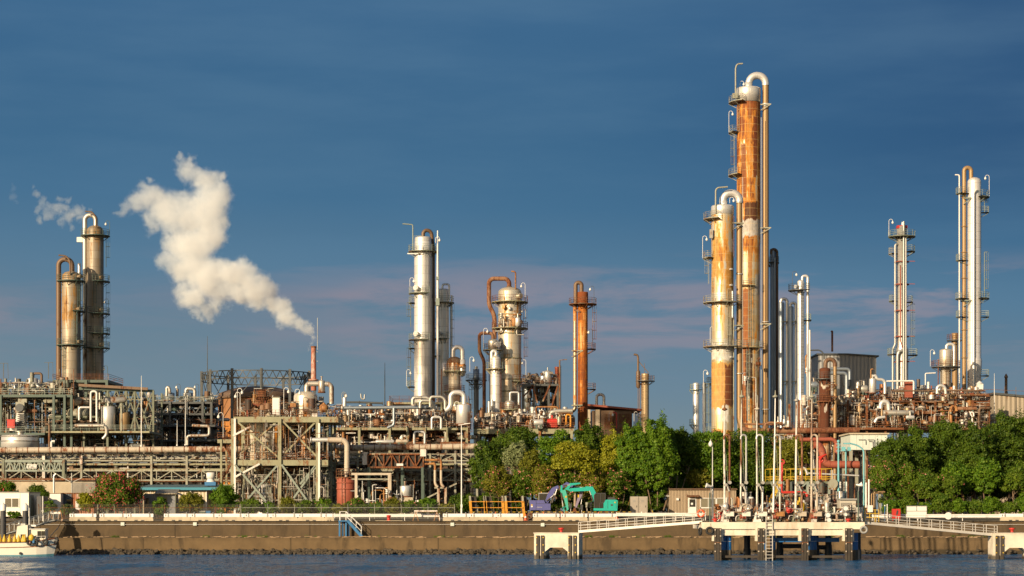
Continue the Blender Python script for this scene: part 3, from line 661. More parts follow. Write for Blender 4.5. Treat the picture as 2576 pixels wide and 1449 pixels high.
# --- left pair
def left_pair():
    T=C('distillation_tower','shorter of the two stained columns on the far left, with hooped overhead pipe',179,395)
    H=(T.v-680)*T.k
    cm=clad('stained cladding short left column',(0.34,0.30,0.24),[(0,.46),(.5,.46),(.56,.38),(.72,.28),(.8,.52),(1,.52)],H,metal=.2,rough=.5,rad=1.8,seed=3,rc=(.36,.19,.05),tint=(.30,.22,.12),stain=.85)
    shell(T,'shell',cm,dome(23,697,15)+[(23,T.v)])
    shell(T,'band',M['brown'],[(24,868),(24,874)]); 
    pipe(T,'overhead_pipe','brown',[(181,684),(181,652),(147.5,652),(147.5,T.v-20)],6.5,17,12)
    pipe(T,'vent_pipe','brown',[(182,694,-1.9),(182,660,-1.9),(172,647,-1.9),(153,645,-1.9)],2.0,6,8)
    platform(T,707,23.5,36,-110,140,'dkgreen','dkgreen'); platform(T,868,23.5,36,-150,140,'dkgreen','dkgreen')
    platform(T,783,23.5,36,20,140,'dkgreen','dkgreen')
    ladder(T,60,25,707,783,'dkgreen'); ladder(T,35,25,783,868,'dkgreen'); ladder(T,-30,25,868,950,'dkgreen')
    manway(T,697,60,22,5,cm); manway(T,778,55,22,5,cm); manway(T,861,55,22,5,cm)
    for v in (725,826): clamp(T,v,147,170,0,0,'dkgreen')
    T=C('distillation_tower','taller of the two stained columns on the far left, steam drifting behind its hooped pipe',239.5,400)
    H=(T.v-566)*T.k
    cm=clad('stained cladding tall left column',(0.30,0.26,0.205),[(0,.50),(.35,.50),(.5,.44),(.75,.38),(.9,.42),(1,.42)],H,metal=.2,rough=.5,rad=1.7,seed=9,rc=(.30,.16,.05),tint=(.27,.20,.12),stain=.9)
    shell(T,'shell',cm,dome(21,582,15)+[(21,T.v)])
    pipe(T,'overhead_pipe','silverdirty',[(241,568),(241,541),(213.5,541),(213.5,T.v-20)],5.8,14,12)
    pipe(T,'vent_pipe','brown',[(246,575,-1.7),(246,550,-1.7),(236,536,-1.7),(219,535,-1.7)],1.8,5,8)
    for v,a0,a1 in ((593,-170,150),(708,0,130),(789,-20,130),(839,-20,130),(875,-60,130)):
        platform(T,v,21.5,36.5,a0,a1,'dkgreen','dkgreen')
    ladder(T,95,27,593,672,'dkgreen'); ladder(T,100,27,708,789,'dkgreen'); ladder(T,100,27,789,875,'dkgreen'); ladder(T,10,23,708,789,'dkgreen'); ladder(T,5,23,875,950,'dkgreen')
    for v in (700,781,868): manway(T,v,45,20,5,cm)
    for v in (597,): clamp(T,v,205,225,0,0,'dkgreen')
    mb=MB(); p=T.L(203,603); mb.box(p,(1.5,.5,1.0)); T.part('sign_box',M['white'],mb)
    vlamp(T,277,556,592,-1,'dkgreen'); vlamp(T,274,752,789,-1,'dkgreen'); vlamp(T,272,920,960,-1,'dkgreen')
    T=C('riser_pipe','slim bright riser between the two stained left columns',203.5,397,None,'pipe')
    mb=MB(); mb.cyl((0,-1.5,0),(0,-1.5,(T.v-665)*T.k),.30,seg=10); T.part('pipe',M['silver'],mb)
    mb=MB()
    for v in range(690,960,40): mb.cyl((0,-1.5,(T.v-v)*T.k),(0,-1.5,(T.v-v)*T.k+.15),.4,seg=10)
    T.part('flange',M['galv'],mb)
left_pair()
# --- middle group
def middle_group():
    T=C('distillation_tower','tallest plain silver column in the middle, with small side platforms',1064,385)
    H=(T.v-597)*T.k
    cm=clad('clean silver cladding middle',(0.78,0.76,0.73),[(0,.12),(1,.10)],H,metal=.4,rough=.40,rad=1.75,pw=3.2,ph=1.6,seed=1,tint=(.55,.48,.40),stain=.25,line=.35)
    shell(T,'shell',cm,[(0,597),(20,597),(21,600),(22,640),(23,T.v)])
    pipe(T,'overhead_pipe','brown',[(1064,600,.6),(1064,578,.6),(1084,578,1.0),(1089,620,1.6),(1089,T.v-60,1.6)],4.6,11,12)
    platform(T,633,22,37,-150,150,'green','rail'); platform(T,738,23,36,-110,30,'green','rail'); platform(T,855,23,36,-110,30,'green','rail')
    platform(T,762,23,36,-120,-60,'green','rail'); platform(T,876,23,36,-120,-60,'green','rail'); platform(T,973,23,40,-120,-60,'green','rail')
    ladder(T,-80,31,762,822,'green'); ladder(T,-80,31,876,973,'green'); ladder(T,75,25,640,990,'dark',False)
    for v in (727,842): manway(T,v,-30,22.5,6.5,cm)
    pipe(T,'vent_pipe','rail',[(1039,632,-.5),(1039,566,-.5),(1013,564,-.5)],1.5,4,7)
    for i,u in enumerate((1069,1073)): pipe(T,'conduit','galv',[(u,640,-1.9),(u,990,-1.9)],.7,1,6)
    mb=MB()
    for p,q in (((1040,634),(1040,596)),((1040,596),(1064,594))): mb.beam(T.L(*p,-1.2),T.L(*q,-1.2),.06)
    T.part('guard_frame',M['rail'],mb)
    mb=MB(); mb.beam(T.L(1026,641,-1.8),T.L(1066,641,-1.8),.2); T.part('beam',M['white'],mb)
    vlamp(T,1031.5,699,735,1,'white'); vlamp(T,1023,930,972,1,'white')
    T=C('mast','tall thin white mast right of the tallest silver column',1101,383,None,'mast')
    mb=MB(); mb.tube([(0,0,0),(0,0,(T.v-700)*T.k),(0,0,(T.v-580)*T.k)],[.24,.22,.12],8); T.part('pole',M['white'],mb)
    mb=MB(); mb.box((0,-.3,(T.v-760)*T.k),(.7,.5,1.4)); mb.box((0,-.3,(T.v-700)*T.k),(.5,.4,.6)); T.part('junction_box',M['rail'],mb); vlamp(T,1096,596,612,1)
    T=C('distillation_tower','slim silver column with two side pipes right of the tall white mast',1115,390)
    H=(T.v-727)*T.k
    shell(T,'shell',clad('clean silver cladding slim',(0.72,0.72,0.70),[(0,.15),(1,.12)],H,metal=.4,rough=.4,rad=.95,pw=2.2,seed=5,stain=.3),[(0,727),(11.5,727),(12,731),(12,T.v)])
    pipe(T,'overhead_pipe','silver',[(1113,729),(1113,715),(1130,715),(1130,752),(1127,757),(1127,T.v-30)],2.6,5,10)
    pipe(T,'side_pipe','silver',[(1136,742,.5),(1136,T.v-30,.5)],2.2,3,10)
    platform(T,761,12,27,-120,150,'green','rail'); platform(T,852,12,26,-150,40,'green','rail'); platform(T,895,12,26,-150,-40,'green','rail')
    for v in (840,): manway(T,v,-25,11.5,5.5,'silver')
    ladder(T,100,18,760,960,'rail'); ladder(T,-95,17,761,852,'rail'); vlamp(T,1092,815,850,1)
    # squat vessel with rusty dome
    T=C('reactor_vessel','squat silver vessel with rust streaked dome and hooped pipe in the middle group',1143,378,'process vessels','vessel')
    cm=clad('squat vessel cladding',(0.58,0.55,0.49),[(0,.34),(.6,.32),(.85,.42),(.93,.46),(1,.85)],(T.v-898)*T.k,rad=1.4,seed=14,stain=.5)
    shell(T,'shell',cm,dome(18,912,13)+[(18,935),(15.5,942),(15.5,T.v)])
    shell(T,'head',M['rust'],[(r+.3,v) for r,v in dome(18,910,13)]+[(18.3,913)])
    pipe(T,'overhead_pipe','silver',[(1140,902),(1140,873),(1163,873),(1163,935)],5.5,11,12)
    platform(T,934,18,30,-160,160,'greenrust','railrust'); platform(T,985,16,27,-160,120,'greenrust','railrust')
    manway(T,922,60,17,6,cm); shell(T,'side_drum',M['silver'],[(1,905),(8,905),(8,940),(6,946),(1,948)],cx=20*T.k,cy=-.3); shell(T,'side_drum',M['silver'],[(1,912),(7,913),(7,945),(1,948)],cx=-24*T.k,cy=-.3)
    vlamp(T,1182,898,935,1); pipe(T,'pipe','rustpipe',[(1112,930,-2),(1112,1000,-2)],1.3,3,8); ladder(T,60,20,935,985,'railrust',False)
    # small column behind with dark platforms
    T=C('distillation_tower','small grey column with dark platforms between rusty vessel and slim pipe',1198,400)
    shell(T,'shell',M['bluegrey'],[(0,929),(8,929),(8,948),(9,952),(6.5,956),(6.5,T.v)])
    platform(T,956,8,27,-120,100,'dark','dark'); platform(T,967,7,18,-90,90,'dark','dark'); ladder(T,-60,12,956,1030,'dark')
    mb=MB(); mb.cyl(T.L(1198,930),T.L(1198,922),.35,seg=10); T.part('nozzle',M['silver'],mb)
    # big silver column with rusty bands
    T=C('distillation_tower','stout silver column with brown overhead pipe and two railed platforms',1282.5,392)
    H=(T.v-724)*T.k
    cm=clad('stout column cladding',(0.60,0.56,0.48),[(0,.34),(.4,.36),(.6,.40),(.78,.44),(.82,.5),(.93,.46),(1,.36)],H,metal=.4,rough=.4,rad=2.3,pw=2.4,ph=2.1,seed=21,rc=(.48,.22,.04),stain=.55,tint=(.55,.42,.2))
    shell(T,'shell',cm,dome(29,735,13)+[(29,T.v)]); bands(T,'greenrust',29.4,(792,828,840,902,955,985,1030,1056))
    shell(T,'neck',M['brown'],[(0,720),(7,720),(7,726),(5,727)],cx=-2*T.k)
    pipe(T,'overhead_pipe','rustpipe',[(1281,724),(1281,701),(1230,701),(1230,768),(1244,793),(1244,852)],5.5,13,12,flanges=(0,))
    pipe(T,'vent_pipe','orangepipe',[(1297,752,-1.6),(1297,686,-1.6),(1286,685,-1.6)],1.9,5,8)
    platform(T,760,29,46,-160,160,'greenrust','railrust'); platform(T,826,29,46,-160,160,'greenrust','railrust'); platform(T,960,29,45,10,120,'greenrust','railrust')
    ladder(T,85,36,828,922,'railrust'); ladder(T,85,34,760,826,'railrust'); ladder(T,20,31,960,1010,'railrust')
    manway(T,776,-25,28,5,cm); manway(T,747,45,28,6.5,cm); manway(T,813,45,28,6.5,cm)
    shell(T,'saddle_drum',M['silver'],[(1,775),(3.5,776),(3.5,783),(1,784)],cy=-2.5)
    for u,a,b in ((1321,712,758),(1322,775,824),(1323,905,958)): vlamp(T,u,a,b,-1,'white')
    pipe(T,'pipe','silverdirty',[(1300,800,-2.6),(1300,845,-2.6),(1318,845,-2.6)],1.5,3,8); pipe(T,'pipe','silverdirty',[(1262,800,-2.5),(1262,836,-2.5),(1246,836,-2.5)],2.2,3,8)
    clutter(T,1258,1312,790,826,-3.6,-2.6,8,['silverdirty','orangepipe','silver'],31,.06,.14,'cvr')
    # second rusty pipe and little vessel beside it
    T=C('reactor_vessel','small vessel with curling rust red pipe left of the stout silver column',1240,388,'process vessels','vessel')
    shell(T,'shell',M['silverdirty'],dome(13,860,8)+[(13,879),(9,884),(9,T.v)])
    pipe(T,'overhead_pipe','rustpipe',[(1240,853),(1240,838),(1206,838),(1206,884),(1218,908),(1218,1060)],4.3,9,12)
    platform(T,880,12,25,-160,160,'greenrust','railrust'); manway(T,868,35,12,7,'silver'); ladder(T,-40,14,880,960,'railrust'); vlamp(T,1216.5,826,878,1)
    # front silver column
    T=C('distillation_tower','mid height silver column with railed collar standing before the stout column',1247,370)
    shell(T,'shell',clad('front silver cladding',(0.74,0.72,0.69),[(0,.2),(1,.16)],(T.v-898)*T.k,metal=.4,rad=1,pw=3,ph=1.6,seed=33,stain=.4),[(5,893),(5,896),(11.5,899),(12.5,901),(12.5,916),(13.5,919),(13.5,T.v)])
    pipe(T,'overhead_pipe','silver',[(1248,896),(1248,883),(1237,883),(1237,920)],4.5,6,10)
    platform(T,928,13,25,-180,180,'greenrust','rail'); ladder(T,60,15,928,1060,'railrust',False)
    pipe(T,'side_pipe','silver',[(1238,1006,-1.5),(1238,1046,-1.5),(1195,1046,-1.5),(1195,1070,-1.5)],3,5,10)
    T=C('reactor_vessel','short silver vessel with square loop pipe at the foot of the stout column',1282,366,'process vessels','vessel')
    shell(T,'shell',M['silverdirty'],dome(12.5,1014,7)+[(12.5,1027),(10,1031),(10,T.v)])
    pipe(T,'overhead_pipe','silver',[(1283,1008),(1283,987),(1305,987),(1305,1018)],2.6,4,10); platform(T,1030,11,26,-180,180,'greenrust','railrust'); platform(T,1054,10.5,24,-180,180,'greenrust','railrust')
    # rusty orange column
    T=C('distillation_tower','slender rust orange column with dark top and hooped pipe, alone in the middle',1466,400)
    H=(T.v-734)*T.k
    cm=clad('orange rust cladding',(0.70,0.42,0.17),[(0,.58),(.2,.68),(.45,.76),(.6,.70),(.8,.60),(.94,.66),(.96,1),(1,1)],H,metal=.1,rough=.6,rad=1.05,pw=1.6,ph=1.5,seed=41,rc=(.50,.165,.02),rd=(.20,.05,.010),stain=.8,tint=(.6,.3,.06))
    shell(T,'shell',cm,[(0,735),(13,735),(13.5,738),(13.5,762),(12.5,765),(13,T.v)])
    pipe(T,'overhead_pipe','brown',[(1463,736),(1463,711),(1448,711),(1448,772)],5.2,8,12)
    pipe(T,'downcomer',clad('patchy downcomer cladding',(.42,.33,.24),[(0,.35),(1,.5)],H,rad=.4,seed=44,stain=.7),[(1446.5,772),(1446.5,1030),(1435,1037),(1424,1037)],4.8,6,12)
    platform(T,765,13,35,-150,150,'rust','rust'); 
    platform(T,878,14,33,40,120,'rust','rust'); platform(T,979,14,33,50,120,'rust','rust')
    for v in (883,1020): clamp(T,v,1438,1466,-.6,-1,'greenrust')
    ladder(T,85,25,765,878,'railrust'); vlamp(T,1494,720,766,-1,'dark'); vlamp(T,1490,828,860,-1,'dark')
    mb=MB(); mb.beam(T.L(1445,780,-.3),T.L(1461,786,-1),.3); T.part('pipe_bracket',M['rust'],mb)
    # lone brown stack
    T=C('vent_stack','lone brown stack with railed top and hooked vent pipe above the trees',1623,470,None,'stack')
    shell(T,'shell',clad('brown stack cladding',(.44,.33,.20),[(0,.25),(.85,.25),(1,.6)],(T.v-940)*T.k,rad=.85,seed=50,rc=(.36,.22,.09),stain=.5),[(0,940),(10,940),(9.5,943),(9.7,T.v)])
    platform(T,958,10,24,-180,180,'dark','railrust')
    pipe(T,'vent_pipe','brown',[(1605,975,-.5),(1605,900,-.5),(1603,893,-.5),(1594,892,-.5)],2.6,5,9); shell(T,'silencer',M['brown'],[(2.5,931),(5.3,936),(5.3,973),(2.5,977)],cx=-18*T.k,cy=-.5)
    mb=MB(); mb.beam(T.L(1606,909,-.4),T.L(1631,938,-.4),.16); mb.beam(T.L(1622,940),T.L(1621,914),.1); T.part('stay',M['brown'],mb)
    for u in (1605,1609): pipe(T,'side_pipe','brown',[(u,975,-.5),(u,T.v-20,-.5)],1.0,3,7)
    ladder(T,-40,13,960,1060,'railrust',False)
middle_group()
# --- right giants
def right_giants():
    T=C('distillation_tower','tallest column of all, rust orange with silver cap and hooped tan pipe',1883,405)
    H=(T.v-221)*T.k; z=lambda v:(T.v-v)*T.k
    cm=clad('tallest column cladding',(0.58,0.53,0.42),[(0,.50),(.08,.53),(.2,.50),(.35,.46),(.50,.52),(.57,.38),(.6,.46),(.615,.66),(.70,.60),(.80,.64),(.90,.70),(1,.74)],H,metal=.35,rough=.5,rad=2.43,pw=1.75,ph=1.55,seed=61,rc=(.60,.235,.026),rd=(.17,.045,.012),stain=1.0,tint=(.60,.38,.11),line=.6,lc=(.60,.42,.18),
      patches=[(-.3,1.3,z(285),z(262),(.30,.085,.015)),(.3,.75,z(450),z(300),(.19,.045,.013)),(-.8,-.35,z(500),z(370),(.22,.06,.015)),(-.25,.15,z(420),z(300),(.55,.22,.03)),(-1.5,1.5,z(597),z(556),(.58,.56,.52)),(-.45,.8,z(556),z(512),(.075,.022,.011)),(-1.2,-.15,z(1090),z(730),(.30,.085,.015)),(-.15,.2,z(880),z(620),(.40,.16,.03)),(.5,1.2,z(745),z(690),(.5,.48,.44)),(-.4,.25,z(1000),z(880),(.06,.022,.011))])
    shell(T,'shell',cm,[(29,259),(29.5,262),(29.5,430),(29.5,610),(28.5,616),(28.5,T.v)])
    shell(T,'cap',clad('silver cap cladding',(.68,.67,.65),[(0,.05),(1,.05)],60,metal=.4,rad=2.4,seed=62,stain=.15,line=.3),[(0,219),(14,219.3),(29,222),(30.5,225),(30.5,259),(29,259.1)])
    shell(T,'neck',M['silver'],[(0,208),(10,208),(10,220)])
    pipe(T,'overhead_bend','silver',[(1884,215),(1884,190),(1926,190),(1926,215)],9,20,14)
    pipe(T,'overhead_pipe','tan',[(1926,212),(1926,1080)],8,2,14)
    bands(T,'silver',9.0,(262,268,575,810,1030),cx=43*T.k)
    for v in (265,575,816): 
        clamp(T,v,1911,1938,-.8,-1.2,'pale')
    platform(T,258,30,50,-130,-25,'pale','pale'); platform(T,333,30,50,-120,-60,'pale','pale'); platform(T,441,30,51,-125,-40,'pale','pale'); 
    platform(T,875,29,42,-70,60,'greenrust','rail'); platform(T,720,29,41,-60,20,'greenrust','rail')
    ladder(T,-78,37,335,440,'pale'); ladder(T,-60,31,262,335,'pale',False); ladder(T,0,30,720,875,'rail'); ladder(T,-8,30,875,1060,'rail'); ladder(T,82,31,270,1070,'railrust',False)
    pipe(T,'vent_pipe','pale',[(1848,240,-1.8),(1848,176,-1.8),(1852,166,-1.8),(1866,165,-1.8)],2.0,5,8)
    vlamp(T,1833,280,333,1,'white'); vlamp(T,1861,205,225,1,'white')
    mb=MB(); mb.bb(T.L(1840,252,-2.2),T.L(1853,240,-1.4)); T.part('instrument_box',M['pale'],mb)
    for u,v0,v1 in ((1866,450,1060),(1912,300,1060)): pipe(T,'conduit','galv',[(u,v0,-1.9),(u,v1,-1.9)],.8,2,6)
    clutter(T,1860,1905,860,1060,-3.6,-2.7,10,['galv','railrust','silver'],77,.05,.1,'rcl')
    T=C('distillation_tower','second tallest rusty column with silver middle, standing before the tallest one',1817.5,378)
    H=(T.v-516)*T.k; z=lambda v:(T.v-v)*T.k
    cm=clad('front column cladding',(0.60,0.57,0.50),[(0,.58),(.12,.56),(.235,.66),(.27,.66),(.285,.26),(.42,.26),(.52,.36),(.6,.44),(.7,.50),(.85,.56),(.94,.52),(1,.40)],H,metal=.45,rough=.45,rad=2.1,pw=1.55,ph=1.45,seed=71,rc=(.56,.255,.035),rd=(.20,.06,.014),stain=.9,tint=(.58,.38,.10),line=.5,lc=(.62,.48,.25),
      patches=[(-1.5,1.5,z(1030),z(912),(.60,.31,.07)),(.12,1.25,z(1023),z(918),(.17,.04,.014)),(-.15,.45,z(1062),z(1022),(.74,.72,.68)),(.25,1.2,z(770),z(640),(.50,.25,.05)),(-1.2,-.5,z(700),z(600),(.50,.27,.06)),(-1.5,1.5,z(905),z(868),(.66,.64,.60))])
    shell(T,'shell',cm,[(27.5,541),(28,545),(28,T.v)])
    shell(T,'cap',clad('silver cap cladding short',(.68,.67,.65),[(0,.05),(1,.05)],60,metal=.4,rad=2.1,seed=72,stain=.15,line=.3),[(0,515),(13,515.4),(27,518),(28.6,521),(28.6,540),(27.5,541)])
    shell(T,'neck',M['silver'],[(0,506),(10,506),(10,517)],cx=.2)
    pipe(T,'overhead_bend','silver',[(1819,512),(1819,486),(1860,486),(1860,508)],9.5,19,14)
    pipe(T,'overhead_pipe','tan',[(1860,505),(1860,1060),(1872,1086),(1900,1086)],7.6,14,14); bands(T,'silver',8.2,(510,563,570,690,826,940),cx=42.5*T.k)
    for v in (563,820): clamp(T,v,1842,1870,-1.2,-.8,'pale')
    platform(T,551,29,48,-140,-20,'pale','pale'); platform(T,649,29,49,-120,-55,'pale','pale'); platform(T,761,29,49,-130,70,'pale','pale'); platform(T,872,29,49,-130,70,'pale','pale'); platform(T,1090,29,44,-130,-40,'rail','rail')
    ladder(T,-80,36,650,715,'pale'); ladder(T,-62,31,700,761,'pale',False); ladder(T,25,30,730,872,'pale'); ladder(T,-80,36,965,1090,'rail'); ladder(T,60,31,545,650,'railrust',False)
    pipe(T,'vent_pipe','pale',[(1798,540,-1.8),(1798,482,-1.8),(1803,476,-1.8),(1828,474,-1.8)],2.0,6,8)
    vlamp(T,1767,594,650,1,'white'); vlamp(T,1835,497,512,1); vlamp(T,1786,822,872,1,'white'); vlamp(T,1769,931,990,1)
    pipe(T,'side_pipe','silver',[(1840,735,-1.9),(1840,802,-1.9)],2.6,2,9); pipe(T,'conduit','pale',[(1844,800,-1.2),(1844,T.v-40,-1.2)],1.5,2,8)
    for v in (680,720,900): manway(T,v,35,27,2.6,'silver',.4)
    mb=MB(); mb.bb(T.L(1783,602,-1.8),T.L(1791,580,-1.2)); T.part('instrument_box',M['silverdirty'],mb)
right_giants()
def right_slim():
    # slim group behind, right of the giants
    specs=[(1944,625,410,7.5,'bluegrey','slim blue grey column just right of the tallest rusty column'),(1966,760,400,7.5,'bluegrey','blue grey column with hooped pipe, left one of the close pair'),(1990,770,398,6.5,'bluegrey','blue grey column with hooped pipe, right one of the close pair')]
    for i,(u,v,d,r,m,lab) in enumerate(specs):
        T=C('distillation_tower',lab,u,d)
        shell(T,'shell',M[m],[(0,v),(r*.8,v+1),(r,v+4),(r,T.v)])
        if i==0:
            pipe(T,'overhead_pipe','brown',[(1939,640,-.5),(1939,627,-.5),(1954,629,-.5),(1954,T.v-20,-.5)],3.4,7,10); platform(T,660,8,16,-150,150,'dark','dark')
            pipe(T,'side_pipe','bluegrey',[(1947,650,-1.2),(1947,T.v-20,-1.2)],2.4,3,8)
        else:
            w=16 if i==1 else 14; pipe(T,'overhead_pipe','silver',[(u+(-2),v+6),(u-2,v-8),(u+w-2,v-8),(u+w-2,T.v-20)],4.0 if i==1 else 3.6,7,10)
            for q in (810,960): clamp(T,q,u,u+w,-.6,-.6,'pale')
    T=C('distillation_tower','slim silver column with dark railed collar and hooped pipe right of the giants',2014,392)
    shell(T,'shell',clad('slim right cladding',(.7,.71,.71),[(0,.1),(1,.1)],50,metal=.4,rad=.7,pw=2.2,ph=1.5,seed=88,stain=.2),dome(8.5,710,6)+[(8.5,T.v)])
    pipe(T,'overhead_pipe','silver',[(2018,706),(2018,694),(2032,694),(2032,T.v-20)],3.5,6,10)
    platform(T,730,9,31,-150,40,'dark','dark'); platform(T,805,9,27,60,160,'green','rail'); vlamp(T,1993,683,728,1,'dark'); ladder(T,20,10,735,1000,'dark',False); manway(T,722,-50,8,5,'silver')
    T=C('process_pipe','long white vertical pipe rising beside the slim silver column',2037,380,None,'pipe')
    mb=MB(); mb.tube([(0,0,0),(0,0,(T.v-830)*T.k)],.17,8); T.part('pipe',M['white'],mb); clutter(T,2030,2042,830,1070,-.4,.4,6,['silver','galv','orangepipe'],5,.06,.12,'cr')
    # two slim ones far left of the giants
    T=C('distillation_tower','small silver column low behind the trees, left of the rusty giants',1751,440,'slim columns behind trees')
    shell(T,'shell',M['silver'],dome(8,966,4)+[(8,T.v)]); platform(T,980,8.5,17,-120,60,'rail','rail'); platform(T,1068,8.5,17,-150,0,'rail','rail')
    T=C('distillation_tower','thinner silver column with tall caged ladder, low behind the trees',1772,438,'slim columns behind trees')
    shell(T,'shell',M['silver'],dome(5,964,3)+[(5,T.v)]); ladder(T,60,9,950,1085,'rail'); ladder(T,80,14,955,1085,'rail'); platform(T,965,5,22,20,110,'rail','rail')
right_slim()
def far_right():
    T=C('distillation_tower','silver column banded with red hoops, on the right behind the corrugated building',2268.5,400)
    H=(T.v-571)*T.k
    shell(T,'shell',clad('red hooped column cladding',(.52,.52,.51),[(0,.16),(1,.1)],H,metal=.5,rad=1.1,pw=1.8,ph=1.4,seed=91,stain=.2),[(0,570),(12.5,570),(12.5,870),(16,884),(16,T.v)])
    pipe(T,'side_pipe','galv',[(2250,640,-.8),(2250,618,-.8),(2254,615,-.8),(2257,615,-.3)],2.8,4,9); pipe(T,'side_pipe','galv',[(2250,622,-.8),(2250,868,-.8),(2244,878,-.8),(2244,T.v-40,-.8)],2.9,6,9)
    pipe(T,'front_pipe','galv',[(2269.5,560,-1.6),(2269.5,T.v-40,-1.6)],2.7,3,9); pipe(T,'front_pipe','galv',[(2254,980,-1.6),(2254,895,-1.6),(2258,884,-1.6),(2266,884,-1.6)],4.2,6,9)
    pipe(T,'sprinkler_pipe','redrust',[(2261,670,-1.8),(2261,860,-1.8),(2266,876,-1.8)],1.6,3,8); pipe(T,'front_pipe','white',[(2275,600,-1.6),(2275,960,-1.6)],1.2,3,8)
    for v in (659,716,782,847,910):
        mb=MB(); mb.lathe([(17*T.k,-.1),(17*T.k+.12,-.1),(17*T.k+.12,.1),(17*T.k,.1),(17*T.k,-.1)],(0,0,(T.v-v)*T.k),24); z=(T.v-v)*T.k; mb.beam((-1.3,-1.3,z),(-1.8,-1.4,z-.3),.1); mb.beam((1.3,-1.3,z),(2.4,-1.2,z),.12)
        T.part('red_hoop',M['redrust'],mb)
    platform(T,595,12.5,34,-180,180,'green','rail'); platform(T,633,13,33,40,110,'green','rail'); platform(T,638,13,33,-110,-60,'pale','pale'); platform(T,757,13,32,-110,-60,'green','rail'); platform(T,760,13,28,50,110,'green','rail'); platform(T,891,16,36,-120,-50,'green','rail'); platform(T,893,16,39,60,120,'green','rail')
    ladder(T,85,23,765,893,'rail'); vlamp(T,2235,552,594,1); mb=MB(); mb.bb(T.L(2256,575,-.8),T.L(2281,568,.8)); T.part('top_frame',M['red'],mb); pipe(T,'top_pipe','silver',[(2269.5,572,-.3),(2269.5,560,-.3)],2.4,3,9)
    T=C('distillation_tower','tall silver column with domed top and hooped tan pipe at far right',2451,395)
    H=(T.v-447)*T.k
    shell(T,'shell',clad('far right column cladding',(.76,.74,.73),[(0,.1),(1,.1)],H,metal=.4,rad=1.4,pw=2.6,ph=1.6,seed=95,stain=.2,line=.4),dome(17,458,12)+[(17,900),(19,906),(18,930),(17,935),(17,T.v)])
    pipe(T,'overhead_pipe','tan',[(2443,450),(2443,422),(2425.5,422),(2425.5,T.v-30)],5.4,10,12); pipe(T,'side_pipe','silver',[(2452,480,-1.6),(2444.5,487,-1.6),(2444.5,T.v-30,-1.6)],3.9,5,10)
    pipe(T,'thin_pipe','white',[(2401,441,-.5),(2412,441,-.5),(2412,T.v-30,-.5)],1.8,4,8); bands(T,'tan',6,(497,570,635,700,757,830,900),cx=-25.5*T.k)
    platform(T,496,17,37,20,140,'green','rail'); platform(T,487,17,46,-100,-60,'green','rail'); platform(T,751,17,37,20,150,'green','rail'); platform(T,751,17,47,-110,-60,'green','rail'); platform(T,534,17,36,80,110,'green','rail'); platform(T,655,17,46,-95,-70,'green','rail'); platform(T,797,17,36,70,110,'green','rail'); platform(T,797,17,46,-95,-70,'green','rail'); platform(T,945,17,36,60,110,'green','rail')
    ladder(T,85,25,634,751,'rail'); ladder(T,85,25,499,534,'rail'); vlamp(T,2487,441,494,-1); 
    for v in (500,757): clamp(T,v,2422,2440,-.6,-1.2,'dkgreen')
    T=C('reactor_vessel','squat silver vessel with railed deck and loop pipe beside the far right column',2379,385,'process vessels','vessel')
    shell(T,'shell',clad('far right vessel cladding',(.58,.55,.50),[(0,.3),(1,.22)],30,rad=1.1,seed=97,stain=.5),dome(15.5,882,5)+[(15.5,922),(13.5,926),(13.5,T.v)])
    pipe(T,'overhead_pipe','silver',[(2381,880),(2381,866),(2400,866),(2400,930)],4,7,10); platform(T,923,15,36,-180,180,'dark','railrust'); vlamp(T,2339,880,922,1); ladder(T,0,17,924,970,'railrust',False); pipe(T,'front_pipe','rustpipe',[(2356,905,-1.5),(2356,990,-1.5)],1.2,2,8)
    T=C('vent_stack','short tan stack half hidden behind the squat silver vessel',2402,400,None,'stack')
    shell(T,'shell',M['tan'],[(0,838),(8,838),(7.5,842),(7.5,T.v)]); platform(T,856,8,20,-150,60,'dark','railrust')
    T=C('vent_stack','small slim vent stack on the long roof at the right edge',2531,410,None,'stack')
    shell(T,'shell',M['brown'],[(0,940),(1,940),(4.5,947),(4.5,950),(3.4,951),(3.4,985),(4.2,986),(4.2,T.v)]); 
far_right()
# ---------------------------------------------------------------- process units
UA=lambda x:x/2.549
UB=lambda x:377.4+x/2.549
UC=lambda x:754.7+x/2.549
UD=lambda x:1132.1+x/2.549
UE=lambda x:1509.4+x/2.549
UF=lambda x:1698.1+x/2.549
UG=lambda x:2135.8+x/2.549
V=lambda y:880.5+y/2.549
def vess(name,label,u,v0,v1,r,d,mat,hd=6,cone=0,legs=0,group=None,cat='vessel',ringv=(),top=True,ringm='railrust'):
    T=Th(name,label,cat,u,v1,d,group); mt=M[mat] if isinstance(mat,str) else mat
    b=v1-(legs or 0)
    pr=dome(r,v0+hd,hd) if hd else [(0,v0),(r*.9,v0),(r,v0+1.5)]
    if cone: pr+=[(r,b-cone),(r*.25,b),(0,b)]
    else: pr+=[(r,b-1),(r*.9,b),(0,b)]
    shell(T,'shell',mt,pr,seg=24)
    if legs:
        for a in (45,135,225,315):
            mb=MB(); p=on(T,R(a),r*T.k*.85,0); mb.beam(p,p+Vector((0,0,(legs+cone+2)*T.k)),.2); T.part('leg',M['green'],mb)
    else:
        mb=MB(); mb.lathe([(r*T.k*.92,0),(r*T.k*.92+.12,0),(r*T.k*.92+.12,.2),(r*T.k*.92,.2)],(0,0,0),20); T.part('base_ring',M['railrust'],mb)
    if top:
        mb=MB(); z=(v1-v0)*T.k; mb.cyl((0,0,z-.2),(0,0,z+.5),max(.12,r*T.k*.18),seg=10); mb.cyl((0,0,z+.5),(0,0,z+.62),max(.2,r*T.k*.28),seg=10); T.part('nozzle',M['silverdirty'],mb)
    if ringv: bands(T,ringm,r,ringv)
    return T
